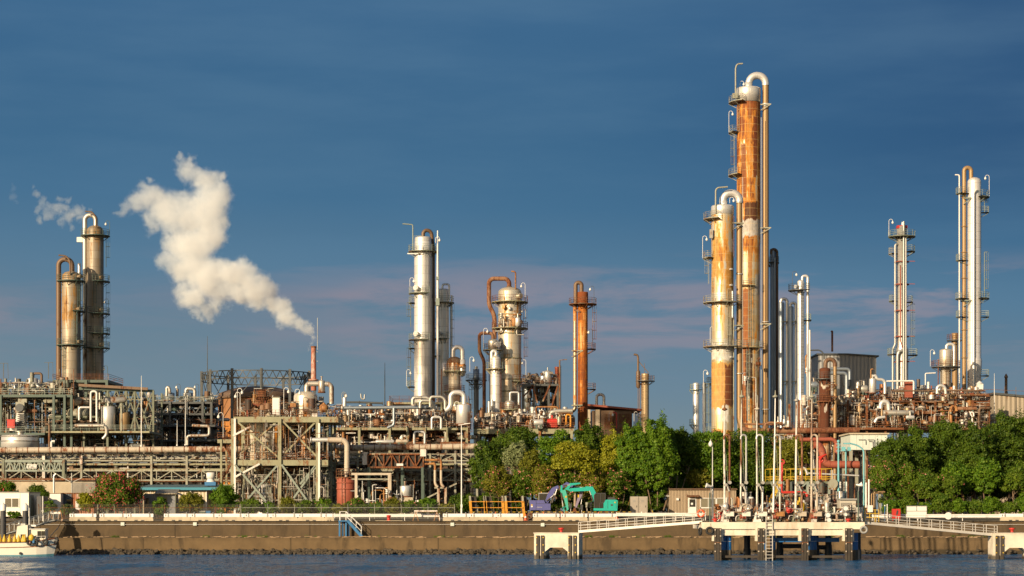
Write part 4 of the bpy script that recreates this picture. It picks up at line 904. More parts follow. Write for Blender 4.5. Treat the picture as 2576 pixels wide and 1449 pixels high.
def hdrum(label,u0,u1,vc,r,d,mat,vb,name='horizontal_drum',group='horizontal drums and exchangers',stripes=False):
    T=Th(name,label,'drum',(u0+u1)/2,vb,d,group); k=T.k; L=(u1-u0)*k/2; rr=r*k; z=(vb-vc)*k; mb=MB()
    n=6; xs=[-L-rr*.45*math.cos(PI/2*i/n) for i in range(n+1)]; rs=[max(.01,rr*math.sin(PI/2*i/n)) for i in range(n+1)]
    mb.tube([(x,0,z) for x in xs]+[(-x,0,z) for x in xs[::-1]],rs+rs[::-1],20); T.part('shell',M[mat] if isinstance(mat,str) else mat,mb)
    for s in (-.6,.6):
        mb=MB(); mb.box((s*L,0,z/2-rr*.3),(.3,rr*1.5,z)); T.part('saddle',M['dkgreen'],mb)
    mb=MB(); mb.cyl((0,0,z+rr*.8),(0,0,z+rr+.6),.18,seg=8); mb.cyl((0,0,z+rr+.6),(0,0,z+rr+.7),.3,seg=8); T.part('nozzle',M['silverdirty'],mb)
    return T
def run(name,label,mat,pts,r,d,rad=8,cat='pipe',group=None,seg=12,rings=0,ringm=None,flanges=()):
    """a pipe that is a thing of its own"""
    u,v=pts[0][0],pts[0][1]; T=Th(name,label,cat,u,v,d,group); o=pipe(T,'pipe_body',mat,pts,r,rad,seg,flanges=flanges)
    if rings:
        P=rnd([T.L(*p) for p in pts],rad*T.k,6); acc=0; mb=MB()
        for a,b in zip(P,P[1:]):
            L=(b-a).length; t=rings-acc
            while t<L:
                dd=(b-a).normalized(); c=a+dd*t; mb.cyl(c-dd*.07,c+dd*.07,r*T.k*1.07,seg=seg); t+=rings
            acc=(acc+L)%rings
        T.part('joint_ring',M[ringm or mat],mb,o,kind='stuff')
    return T
def pole(name,label,u,v0,v1,d,mat,r=.06,cat='mast',z=None):
    T=Th(name,label,cat,u,v1,d); h=(v1-v0)*T.k; mb=MB(); mb.tube([(0,0,0),(0,0,h*.6),(0,0,h)],[r,r*.8,r*.35],6); T.part('pole',M[mat],mb)
    mb=MB(); mb.cyl((0,0,0),(0,0,.25),r*2.2,seg=8); T.part('foot',M[mat],mb); return T
def lettering(T,tx,loc,h,parent,mat='charcoal',sx=1.0,rot=(R(90),0,0)):
    cu=bpy.data.curves.new('lettering','FONT'); cu.body=tx; cu.size=h; cu.extrude=.004; cu.align_x='CENTER'; cu.align_y='CENTER'
    o=bpy.data.objects.new('lettering_curve',cu); COL.objects.link(o); bpy.context.view_layer.update()
    me=bpy.data.meshes.new_from_object(o.evaluated_get(bpy.context.evaluated_depsgraph_get())); bpy.data.objects.remove(o); me.materials.clear()
    q=link('lettering',me,M[mat],parent,loc); q.rotation_euler=rot; q.scale=(sx,1,1); return q
def U(name,label,u,d,cat='structure frame',group=None): return C(name,label,u,d,group,cat)
# ---- far left unit
def left_unit():
    T=U('process_structure','green steel process structure with decks at the left edge, below the stained columns',100,372)
    deck(T,-70,180,V(285),0,14,'dkgreen','rail',.5); deck(T,122,381,V(522),-2,12,'greenrust','rail',.35); deck(T,-70,122,V(535),-3,12,'dkgreen','rail',.4)
    posts(T,[-40,2,UA(345),UA(415),180],994,1294,(0,14),'dkgreen',.42); posts(T,[UA(540),UA(690)],1084,1294,(0,12),'green',.4)
    deck(T,120,262,952,4,18,'dkgreen','railrust',.5)   # table under the columns
    posts(T,[150,205,258],952,1294,(4,18),'dkgreen',.5)
    for a,b,c,e in ((2,994,135,1084),(135,994,2,1084),(135,1084,163,1125),(212,1084,271,1125),(163,994,212,1040)): brace(T,a,b,c,e,6,'dkgreen',.25)
    mb=MB(); mb.beam(T.L(UA(485),V(220),2),T.L(UA(935),V(245),2),.35,.5); T.part('crane_rail',M['brown'],mb)
    mb=MB(); mb.beam(T.L(UA(485),V(240),3),T.L(UA(965),V(257),3),.4,.5); T.part('beam',M['dkgreen'],mb)
    for i,(a,b) in enumerate(((UA(670),UA(725)),(UA(725),UA(790)),(UA(790),UA(845)),(UA(845),UA(905)),(UA(905),UA(965)))):
        for (v0,v1) in ((978,1040),(1040,1120)):
            brace(T,a,v0,b,v1,3,'green',.2); brace(T,b,v0,a,v1,3,'green',.2)
    posts(T,[UA(x) for x in (670,790,845,965)],980,1294,(3,12),'green',.35)
    fine(T,-60,178,V(190),V(283),1,12,420,201,'fine_pale'); fine(T,-60,125,V(300),V(530),2,13,650,202,'fine_pale'); fine(T,125,380,V(262),V(520),4,13,850,203,'fine_pale'); fine(T,100,380,V(530),V(640),1,12,330,204,'fine_dark')
    clutter(T,-60,175,V(180),V(283),2,12,40,['silver','pale','rustpipe','galv','silverdirty','orangepipe','bluegrey'],1,.05,.2,'rlcuvhr')
    clutter(T,-60,380,V(300),V(515),1,11,70,['pale','silverdirty','rustpipe','galv','brown','dkmach','bluegrey','green'],2,.06,.25,'rhlcrtdh')
    clutter(T,100,380,V(545),V(640),1,11,30,['dkmach','rustpipe','galv','brown','dark'],3,.08,.3,'hrlcd')
    clutter(T,180,270,V(240),V(520),4,14,25,['pale','silver','rustpipe','green'],4,.05,.18,'rhlc')
    for x,y0,y1 in ((5,80,180),(295,75,180)):
        mb=MB(); a,b=T.L(UA(x),V(y1),2),T.L(UA(x),V(y0),2); mb.beam(a,b,.12); mb.beam(b-Vector((.8,0,0)),b+Vector((.8,0,0)),.08); mb.beam(a+Vector((.9,0,0)),b+Vector((.8,0,0)),.06); T.part('gantry_post',M['dark'],mb)
    for x in (373,465): pipe(T,'vent_pipe','rustpipe' if x>400 else 'pale',[(UA(x),V(120),1),(UA(x),V(390),1)],1.0,2,7)
    vess('storage_tank','wide pale round tank at the left edge above the pipe bridge',UA(130),V(543),V(640),47,366,'silver',3,cat='tank',ringv=(1098,1110),ringm='silverdirty')
    T2=vess('process_vessel','silver upright drum with hooped pipe on the top left deck',UA(210),V(178),V(285),13.5,377,'silver',3,group='upright process vessels')
    pipe(T2,'overhead_pipe','brown',[(UA(212),V(178)),(UA(212),V(150)),(UA(267),V(150)),(UA(267),V(250))],3.2,6,10)
    T2=hdrum('horizontal pale drum with banded shell, upper of two beside the white loop pipes',UA(440),UA(570),V(330),10.5,376,'cream',V(365)); bands(T2,'railrust',.1,())
    hdrum('horizontal pale drum with round end, lower of two beside the white loop pipes',UA(450),UA(560),V(412),14.5,376,'pale',V(452))
    vess('storage_tank','plain silver upright tank behind the white loop pipes',UA(694),V(360),V(518),17.5,374,'silver',2,cat='tank')
    vess('process_vessel','brown upright vessel inside the green lattice frame',UA(798),V(398),V(512),13,375,'tan',5,group='upright process vessels')
    run('loop_pipe','tall white loop pipe before the pale horizontal drums','white',[(UA(582),V(460)),(UA(582),V(265)),(UA(620),V(265)),(UA(620),V(460))],2.6,372,6)
    run('loop_pipe','thick grey loop pipe bending over behind the white loop pipe','silverdirty',[(UA(552),V(380)),(UA(552),V(270)),(UA(600),V(262)),(UA(640),V(262)),(UA(640),V(380))],2.8,376,6)
    run('loop_pipe','silver angled pipe beside the lower pale drum','silver',[(UA(508),V(450)),(UA(508),V(368)),(UA(575),V(368))],2.8,372,5)
    run('process_pipe','long grey pipe turning down along the middle deck edge','silverdirty',[(UA(480),V(485)),(UA(665),V(485)),(UA(684),V(500)),(UA(684),V(545)),(UA(660),V(570))],4.6,370,6,flanges=(1,))
    run('process_pipe','brown upright pipe with elbow above the big pale tank','brown',[(UA(290),V(476)),(UA(317),V(476)),(UA(317),V(640))],3.4,365,5)
    run('process_pipe','short white hooked pipe standing behind the pipe bridge','white',[(UA(330),V(640)),(UA(330),V(585)),(UA(352),V(585))],2.8,362,4)
    T=Th('filter_unit','boxy white filter unit on a tapered stand with steps, left process deck','machine',UA(138),V(500),373)
    mb=MB(); mb.bb(T.L(UA(110),V(400),-1.2),T.L(UA(166),V(335),1.4)); mb.box(T.L(UA(150),V(328)),(1.6,1.6,.8)); T.part('housing',M['pale'],mb)
    mb=MB(); mb.cyl(T.L(UA(137),V(372),-1.2),T.L(UA(137),V(372),-1.45),.75,seg=16); T.part('fan_ring',M['dark'],mb)
    mb=MB(); mb.prism([(T.L(UA(100),0)[0],0),(T.L(UA(165),0)[0],0),(T.L(UA(158),0)[0],T.L(0,V(400))[2]),(T.L(UA(112),0)[0],T.L(0,V(400))[2])],-.6,.8); T.part('stand',M['white'],mb)
    mb=MB()
    for i in range(7): p=T.L(UA(142),V(492-i*13),-.9); mb.box(p,(1.3,.5,.12))
    T.part('step',M['dark'],mb)
    mb=MB(); mb.bb(T.L(UA(70),V(520),-1),T.L(UA(118),V(475),1)); T.part('side_tank',M['silver'],mb)
    solo('hose_cabinet','small bright red hose box on the left process deck','box',M['red'],MB().bb((-.7,-.4,0),(.7,.4,1.5)).bb((-.8,-.5,1.5),(.8,.5,1.6)).bb((-.5,-.44,.3),(.5,-.4,1.2)),W(UA(73),V(500),371))
    pole('mast','thin pale mast in front of the green lattice frame',UA(907),V(165),V(620),366,'white',.12)
    # second, darker unit
    T=U('process_structure','dark open process structure between the green lattice frame and the orange gas holder',455,402)
    deck(T,375,534,V(332),0,12,'dark','rail',.4); deck(T,378,540,V(405),0,12,'dark','railrust',.4,rail=False); deck(T,378,545,V(482),-2,12,'dark','railrust',.4); deck(T,378,545,V(575),-2,12,'dark','railrust',.4)
    posts(T,[385,428,470,510,532],V(332),1294,(0,12),'dark',.45)
    for a,b in ((385,428),(428,470),(470,510)):
        for v0,v1 in ((1010,1068),(1068,1110)): brace(T,a,v0,b,v1,1,'dark',.2); brace(T,b,v0,a,v1,1,'dark',.2)
    fine(T,375,540,V(335),V(480),1,12,420,211,'fine_dark'); fine(T,375,575,V(482),V(650),0,12,520,212,'fine_dark'); fine(T,378,534,V(290),V(332),1,11,70,213,'fine_dark')
    clutter(T,378,540,V(340),V(480),1,11,55,['dark','dkmach','rustpipe','dkgreen','bluegrey','silverdirty'],11,.06,.25,'hrlcdtr')
    clutter(T,378,560,V(490),V(640),0,11,50,['dark','pale','rustpipe','brown','silverdirty','galv'],12,.06,.25,'hrlcdu')
    clutter(T,378,534,V(270),V(330),1,10,14,['dark','galv','silverdirty'],13,.05,.12,'rcl')
    for u,l in ((UB(125),'left'),(UB(243),'right')):
        T2=vess('process_vessel',f'grey vessel with hooked top pipe, {l} one of two on the dark structure',u,V(272),V(325),12.5,406,'bluegrey',2,group='upright process vessels')
        if l=='left': pipe(T2,'overhead_pipe','silverdirty',[(u-5,V(300),-1),(u-5,V(245),-1),(u-1,V(238),-1),(u+2,V(250),-1),(u+3,V(280),-1)],3.6,4,9)
        else: pipe(T2,'overhead_pipe','silverdirty',[(u-3,V(275),-1),(u-3,V(248),-1),(u+19,V(253),-1),(u+19,V(325),-1)],4.2,6,9)
        vlamp(T2,u+28,V(218),V(330),-1,'dark')
    for i,(x0,x1,y,r) in enumerate(((-6,60,468,11),(0,62,545,10))): hdrum(f'bluish horizontal drum with round end, {"upper" if i==0 else "lower"} one at the dark structure edge',UB(x0),UB(x1)-8,V(y),r,398,'bluegrey',V(y+32))
    run('process_pipe','fat tan pipe snaking above the pipe bridge left of the gas holder','silverdirty',[(UB(240),V(610)),(UB(240),V(550)),(UB(380),V(548)),(UB(380),V(488)),(UB(270),V(484))],3.7,372,6,rings=2.5)
    pole('mast','tall thin dark lightning mast rising behind the dark process structure',UB(368),V(-90),V(330),415,'dark',.11); pole('mast','thin pale pole at the dark process structure, left one',UB(174),V(450),V(615),365,'white',.08); pole('mast','thin pale lamp pole right of the dark structure poles',UB(227),V(300),V(612),366,'white',.09)
left_unit()
# ---- orange gas holder and its guide frame
def gasholder():
    T=C('gas_holder','big round orange gas holder inside a lattice guide frame',650,440,None,'tank')
    m,nt,b=newmat('faded orange gas holder paint'); o=nd(nt,'TexCoord').outputs['Object']; a=noise(nt,o,.25,5,.6,1,1,.3); c=noise(nt,o,1.5,5,.6,1,1,.2); s=nd(nt,'SeparateXYZ',{0:o})
    zz=maprange(nt,s.outputs[2],(T.v-1085)*T.k,(T.v-1045)*T.k,0,1,True)
    bc=mix_(nt,zz,(.66,.24,.02),(.34,.16,.06)); bc=mix_(nt,maprange(nt,a,.4,.65,0,.5),bc,(.16,.07,.03)); bc=mix_(nt,maprange(nt,c,.55,.7,0,.6),bc,(.10,.05,.03)); setb(nt,b,base=bc,rough=.7)
    shell(T,'tank_wall',m,[(99,1000),(100,1002),(100,T.v)],seg=48)
    m2=plain('dull brown tank roof',(.13,.085,.06),.7)
    shell(T,'tank_roof',m2,[(0,972)]+[(100*math.sin(t*PI/12),972+28*(1-math.cos(t*PI/12))/1.0) for t in (1,2,3,4)]+[(99,991),(100.5,993),(100.5,1001)],seg=48)
    mb=MB(); n=12; ro=141*T.k; z0=(T.v-941)*T.k; z1=(T.v-960)*T.k
    for i in range(n):
        a0,a1=2*PI*i/n+.18,2*PI*(i+1)/n+.18; m_=8
        for j in range(m_):
            p,q=a0+(a1-a0)*j/m_,a0+(a1-a0)*(j+1)/m_; P0,P1,Q0,Q1=on(T,p,ro,z0),on(T,p,ro,z1),on(T,q,ro,z0),on(T,q,ro,z1)
            mb.beam(P0,Q0,.2); mb.beam(P1,Q1,.2); mb.beam(P0 if j%2 else P1,Q1 if j%2 else Q0,.14)
    T.part('guide_truss',M['dark'],mb)
    for i in range(n):
        a=2*PI*i/n+.18; mb=MB(); mb.beam(on(T,a,ro,0),on(T,a,ro,(T.v-936)*T.k),.55,.55); T.part('guide_post',M['dark'],mb)
        mb=MB()
        for q in range(4):
            z=(T.v-1290+q*85)*T.k+0; mb.beam(on(T,a,ro,z+1),on(T,2*PI*(i+1)/n+.18,ro,z+1+85*T.k),.12)
        T.part('tie_rod',M['dark'],mb)
    mb=MB(); mb.tube([on(T,R(d_),102*T.k,(T.v-1003)*T.k) for d_ in range(-90,91,9)],.3,6); T.part('rim_pipe',M['brown'],mb)
gasholder()
# ---- pipe bridge in front
def pipe_rack():
    T=U('pipe_bridge','long pale steel pipe bridge on trusses crossing the whole left half',580,340,'pipe bridge')
    for (a,b) in ((-60,583),(583,1222)):
        n=int((b-a)/36)
        for dy in (0,7):
            truss(T,a,b,1142,1159,dy,n,'pale',.22,.13); truss(T,a,b,1184,1208,dy,n,'pale',.22,.15)
    posts(T,[-10,114,205,381,470,583,690,800,900,1000,1082,1145,1200],1140,1294,(0,7),'pale',.36)
    for u,m in ((111,'whiterust'),(205,'whiterust')):
        mb=MB(); mb.bb(T.L(u-3.5,1210 if u<150 else 1168,-.5),T.L(u+3.5,1139,-.1)); mb.bb(T.L(u-3.5,1142,-.51),T.L(u+95,1137,-.1)); T.part('portal',M[m],mb)
    g=random.Random(4); mats=['rustpipe','silverdirty','orangepipe','cream','bluegrey','galv','white','brown','dkmach']
    for i in range(44):
        v=g.choice((1164,1167,1171,1175,1180,1152,1199,1204,1192)); dy=g.uniform(.6,6.4); a=g.choice((-60,-60,40,200,420)); b=g.choice((1222,1222,1000,800,620)); r=g.uniform(.07,.24); mb=MB()
        mb.tube([T.L(a,v+g.uniform(-1,1),dy),T.L(b,v+g.uniform(-1,1),dy)],r,8); T.part('pipe',M[g.choice(mats)],mb)
    for k,v in enumerate((1168,1181,1210)):
        mb=MB(); mb.beam(T.L(-60,v,.2),T.L(1222,v,.2),.2,.3); mb.beam(T.L(-60,v,6.8),T.L(1222,v,6.8),.2,.3)
        for i in range(36): mb.beam(T.L(-60+36.6*i,v,0),T.L(-60+36.6*i,v,7),.2)
        T.part('pipe_shelf',M['rust' if k==2 else 'greenrust'],mb)
    clutter(T,-50,560,1146,1208,.5,6.5,16,['pale','red','white','galv','rustpipe'],71,.06,.18,'rcu'); clutter(T,830,1215,1146,1208,.5,6.5,22,['pale','orangepipe','white','galv','rustpipe'],72,.06,.18,'rcul')
    fine(T,-60,600,1140,1210,.5,6.6,900,221,'fine_dark',.03,.1,.15); fine(T,800,1220,1140,1215,.5,6.6,600,222,'fine_dark',.03,.1,.2); fine(T,-60,1220,1164,1183,.5,6.6,500,223,'fine_rust',.04,.14,.05); fine(T,-60,1220,1205,1285,3,8,900,224,'fine_dark',.04,.12)
    run('main_pipeline','very long cream pipe with rust patches lying on top of the pipe bridge','cream',[(-70,1133),(600,1130),(1222,1123)],7.6,338.5,2,rings=1.9,ringm='rustpipe',seg=16)
    # sign gantry
    T=U('sign_gantry','green lattice gantry with a height limit sign at the far left',85,331,'gantry')
    truss(T,UA(30),UA(415),1159,1184,0,12,'rail',.3,.17); truss(T,UA(30),UA(415),1159,1184,1.2,12,'rail',.3,.17); mb=MB(); mb.bb(T.L(UA(30),1163,-.2),T.L(UA(415),1157,1.4)); T.part('walkway',M['rail'],mb)
    posts(T,[UA(22),UA(408)],1157,1294,(0,1.2),'green',.45)
    mb=MB(); mb.bb(T.L(68.7,1178.5,-.35),T.L(93.6,1168,-.28)); s=T.part('sign_board',M['white'],mb)
    lettering(T,'パイプライン',T.L(84,1171,-.37),.26,s); lettering(T,'高さ制限 6.25m',T.L(84,1175.5,-.37),.26,s)
    mb=MB(); p=T.L(72.5,1175,-.37); mb.prism([(p.x-.22,p.z+.3),(p.x+.22,p.z+.3),(p.x,p.z-.05)],-.372,-.355); T.part('symbol',M['rail'],mb,s)
    T=Th('shade_backdrop','long added dark backdrop standing in for shaded plant behind the pipe bridge','building',560,0,438,z=GZ1)
    k=T.k; x0,x1=(-90-560)*k,(1260-560)*k; h=(HV+(CH-GZ1)*F/438-1128)*k
    mb=MB(); mb.bb((x0,0,0),(x1,26,h)); T.part('wall',plain('near black backdrop shade',(.022,.019,.017),.8,var=.5,scale=.4),mb)  # added block, coloured near black to stand in for shaded equipment behind the bridge
    mb=MB(); mb.prism([(-.6,h+.003),(26.6,h+.003),(26.6,h+.2),(13,h+1.6),(-.6,h+.2)],x0-.5,x1+.5,'x'); T.part('roof',M['dark'],mb)
    for i in range(22):
        mb=MB(); xx=x0+4+(x1-x0-8)*i/21; mb.bb((xx,-.05,2.5),(xx+2.2,.02,4.6)); T.part('window',M['glass'],mb)
        if i%3==0:
            mb=MB(); mb.bb((xx-2.2,-.08,0),(xx-.2,.02,4)); T.part('door',M['cream' if i%2 else 'redrust'],mb)
pipe_rack()
# ---- pale green silo frame, centre left
def silo_frame():
    T=U('silo_frame','tall pale green rusty steel frame carrying two hoppers, centre left',704,322,'structure frame')
    deck(T,UB(535),UC(245),V(428),0,12,'greenrust','railrust',.9); deck(T,UB(535),UC(180),V(705),0,12,'greenrust','railrust',.9)
    posts(T,[UB(533),UB(832),UB(1075)],V(440),1294,(0,12),'greenrust',.55); 
    for u in (UB(545),UB(1085)):
        mb=MB(); mb.beam(T.L(u,1294,-.2),T.L(u,V(440 if u<650 else 470),-.2),.32,.32); T.part('drain_pipe',M['white'],mb)
    for a,b,c,e in ((UB(565),V(465),UB(825),V(690)),(UB(815),V(455),UB(550),V(690)),(UB(845),V(450),UB(1065),V(680)),(UB(1060),V(460),UB(845),V(680))): brace(T,a,b,c,e,.1 if a<c else .42,'greenrust',.26)
    for a,b,c,e in ((UB(545),V(735),UB(745),V(970)),(UB(820),V(735),UB(550),V(1040)),(UB(845),V(735),UB(1040),V(1010)),(UB(1065),V(745),UB(920),V(950)),(UC(100),V(740),UC(0),V(860))): brace(T,a,b,c,e,-.3 if a<c else .16,'rail',.3)
    for a,b,c,e in ((UB(535),V(550),UB(650),V(490)),(UB(545),V(815),UB(705),V(730))): brace(T,a,b,c,e,-.3,'whiterust',.3)
    deck(T,UB(420),UB(530),V(570),2,8,'greenrust','railrust',.6); stair(T,UB(450),V(585),UB(505),V(690),3); stair(T,UB(520),V(700),UB(440),V(840),3); deck(T,UB(440),UB(530),V(860),2,8,'greenrust','railrust',.6); posts(T,[UB(445)],V(570),1294,(2,8),'greenrust',.3)
    posts(T,[UC(165),UC(190)],V(430),1294,(3,10),'green',.3)
    ladder(T,0,0,V(440),V(700),'railrust',False)
    fine(T,UB(545),UC(240),V(320),V(425),1,11,300,231,'fine_rust',.03,.08); fine(T,UB(545),UC(230),V(640),V(704),8,11.5,160,232,'fine_rust'); fine(T,UB(545),UC(190),V(715),V(1020),2,12,700,233,'fine_pale'); fine(T,UB(800),UC(190),V(440),V(600),9,12,140,234,'fine_rust')
    fine(T,UB(545),UC(180),V(440),V(700),-.4,1.2,170,235,'fine_rust',.03,.07,.6); fine(T,UB(545),UC(180),V(720),V(1030),-.4,2,260,236,'fine_pale',.03,.08,.6)
    clutter(T,UB(545),UB(900),V(330),V(425),1,11,36,['white','pale','galv','rustpipe','orangepipe','redrust'],21,.05,.13,'rlcuhr')
    clutter(T,UB(545),UC(230),V(640),V(700),.6,11,24,['pale','galv','rustpipe','red','silver'],22,.05,.13,'rlchr')
    clutter(T,UB(545),UC(150),V(720),V(1020),3,11,60,['pale','silverdirty','rustpipe','galv','green','cream','brown'],23,.05,.22,'rhlcrud')
    clutter(T,UB(545),UC(150),V(450),V(690),7,12,24,['pale','galv','rustpipe','green'],24,.05,.16,'rhlc')
    # hopper 1
    cm=clad('rusty hopper cladding',(.86,.80,.68),[(0,.62),(.15,.48),(.3,.26),(.6,.26),(.85,.38),(1,.6)],38,metal=.25,rough=.4,rad=2,pw=5,ph=4,seed=101,rc=(.46,.20,.035),stain=.4,tint=(.55,.40,.18))
    T2=Th('hopper','large rust streaked silver hopper hanging in the pale green frame','hopper',UB(720),V(835),328)
    shell(T2,'shell',cm,[(31,V(450)),(31,V(725)),(10,V(795)),(10,V(800))]); shell(T2,'outlet_collar',M['rust'],[(14,V(797)),(15,V(802)),(15,V(815)),(8,V(818)),(8,V(835))])
    shell(T2,'top_cover',M['rust'],[(0,V(330)),(9,V(332)),(12,V(345)),(20,V(352)),(20,V(368)),(15,V(372)),(18,V(420)),(31,V(449))]); platform(T2,V(345),12,20,-180,180,'rust','railrust'); platform(T2,V(300),8,17,-180,180,'rust','railrust')
    shell(T2,'top_pipe',M['rust'],[(8,V(255)),(11,V(262)),(11,V(330))]); manway(T2,V(640),8,30,5,cm,.3)
    clutter(T2,UB(640),UB(800),V(240),V(340),-2,2,12,['pale','galv','orangepipe'],25,.05,.1,'rlh')
    T2=Th('hopper','domed silver vessel with long cone beneath, right half of the pale green frame','hopper',UB(998),V(835),328)
    cm2=clad('domed hopper cladding',(.74,.70,.62),[(0,.75),(.3,.55),(.5,.28),(.75,.2),(.93,.3),(1,.8)],34,metal=.35,rough=.36,rad=1.9,pw=3,ph=3,seed=103,rc=(.44,.17,.03),stain=.4)
    shell(T2,'shell',cm2,dome(30,V(300),14)+[(30,V(450)),(13,V(520)),(12,V(525)),(12,V(720)),(14,V(722)),(14,V(770)),(10,V(778)),(9,V(800)),(3,V(835))],cx=0)
    bands(T2,'rust',12.2,(V(540),V(600),V(640))); 
    T2=Th('chimney','slim red and white chimney puffing thick white steam','chimney',789,V(260),331); T2.o.location.y=331
    shell(T2,'stack',painted('worn red chimney paint',(.42,.12,.06),.5,rough=.6,rc=(.62,.52,.44),rd=(.24,.07,.04),scale=1.2),[(5.2,872),(5.6,873),(6.6,873.4),(6.6,875),(6.2,876),(6.6,V(185)),(13,V(190)),(13,V(196)),(6.8,V(197)),(6.8,V(260))]); shell(T2,'rim',M['rust'],[(5.0,871),(7.2,871),(7.2,874.5),(6.3,875)])
    pipe(T2,'rod','galv',[(799,V(0),-.2),(799,800,-.2)],.8,1,6); mb=MB(); mb.beam(T2.L(790,V(70)),T2.L(799,V(72)),.1); mb.beam(T2.L(790,V(10)),T2.L(799,V(12)),.1); T2.part('rod_bracket',M['galv'],mb)
    run('elbow_pipe','thick silver elbow pipe from the domed vessel up to the chimney','silverdirty',[(UC(42),V(285)),(UC(42),V(216)),(UC(125),V(216))],6.6,328,10)
    T2=vess('cyclone','short silver cylinder between the two elbow pipes beside the chimney',UC(139),V(193),V(275),8.5,327,'silverdirty',3,cat='vessel')
    run('elbow_pipe','thick silver elbow pipe curving down to the right of the chimney','silverdirty',[(UC(160),V(218)),(UC(202),V(218)),(UC(202),V(345))],6.2,327,11)
    T2=Th('pressure_sphere','small round orange tank on the upper deck of the pale green frame','tank',UC(153),V(415),323); mb=MB(); mb.sphere(T2.L(UC(153),V(372)),(.78,.7,.72)); mb.cyl(T2.L(UC(153),V(352)),T2.L(UC(153),V(338)),.2,seg=8); T2.part('shell',M['orangepipe'],mb)
    for s in (-.7,.7): T2.part('leg',M['greenrust'],MB().beam((s*.7,0,0),(s*.7,0,1.1),.14))
    T2=Th('cabinet','tall white cabinet on the upper deck beside the rusty hopper top','cabinet',UB(810),V(418),324); mb=MB(); mb.bb(T2.L(UB(788),V(418),-.8),T2.L(UB(834),V(308),.8)); T2.part('body',M['white'],mb); T2.part('cap',M['pale'],MB().bb(T2.L(UB(784),V(308),-.9),T2.L(UB(838),V(303),.9))); T2.part('door',M['white'],MB().bb(T2.L(UB(793),V(412),-.84),T2.L(UB(829),V(318),-.81)))
    for i,(x,y0,y1,s) in enumerate(((560,245,420,1),(578,270,420,-1),(858,240,400,1),(930,250,330,1),(469,400,560,-1))):
        T2=Th('deck_lamp',f'white swan neck lamp on the pale green frame, {ORD[i]} from left'if i<4 else 'white swan neck lamp at the outer stair landing of the pale green frame','lamp',UB(x),V(y1),322.5 if i<4 else 324,'swan neck lamps on the silo frame'); vlamp(T2,UB(x),V(y0),V(y1),s,'white',0)
    # things at the foot
    T2=Th('cone_base','pale concrete plinth with round ribbed drum beneath the rusty hopper','plinth',UB(745),1294,327); mb=MB(); mb.bb(T2.L(UB(640),1296,-2),T2.L(UB(840),V(860),4)); T2.part('plinth',concrete('rust stained plinth',(.50,.40,.30),(.30,.10,.04),amt=1),mb)
    mb=MB(); mb.lathe([(1.5,0),(1.5,4.6),(1.2,4.8),(0,4.9)],(-.1,-2.2,.1),24); T2.part('drum',M['silver'],mb); mb=MB(); [mb.lathe([(1.5,-.07),(1.62,-.07),(1.62,.07),(1.5,.07)],(-.1,-2.2,.5+i*.55),24) for i in range(8)]; T2.part('rib',M['silverdirty'],mb)
    # cream L pipe and red drum
    run('elbow_pipe','thick cream elbow pipe running right from the silo frame then down into the red drum','cream',[(UC(178),V(576)),(UC(302),V(578)),(UC(302),V(690)),(UC(300),V(790))],6.8,318,15,rings=2.2)
    run('process_pipe','silver horizontal pipe joining the rusty cone to the cream elbow pipe','silver',[(UC(70),V(577)),(UC(182),V(576))],5.4,318,3,flanges=(0,))
    T2=vess('storage_tank','rust red upright tank below the cream elbow pipe',UC(296),V(818),1292,23.5,318,'redrust',0,cat='tank'); ladder(T2,-12,25,V(780),1290,'railrust',False); platform(T2,V(815),15,26,-180,180,'railrust','railrust',1.3); bands(T2,'redrust',23.6,(V(850),V(890)))
    T2=vess('storage_tank','small shiny silver tank with domed lid behind the hedge',UC(675),V(868),V(945),15.5,318,'silver',3,cat='tank'); T2.o.location.z-=0; 
    mb=MB(); mb.bb((-1.3,-1,-(1294-V(945))*T2.k),(1.3,1,0)); T2.part('plinth',M['conc'],mb); clutter(T2,UC(640),UC(735),V(830),V(945),-.4,.9,6,['railrust','galv','pale'],41,.04,.08,'r')
silo_frame()
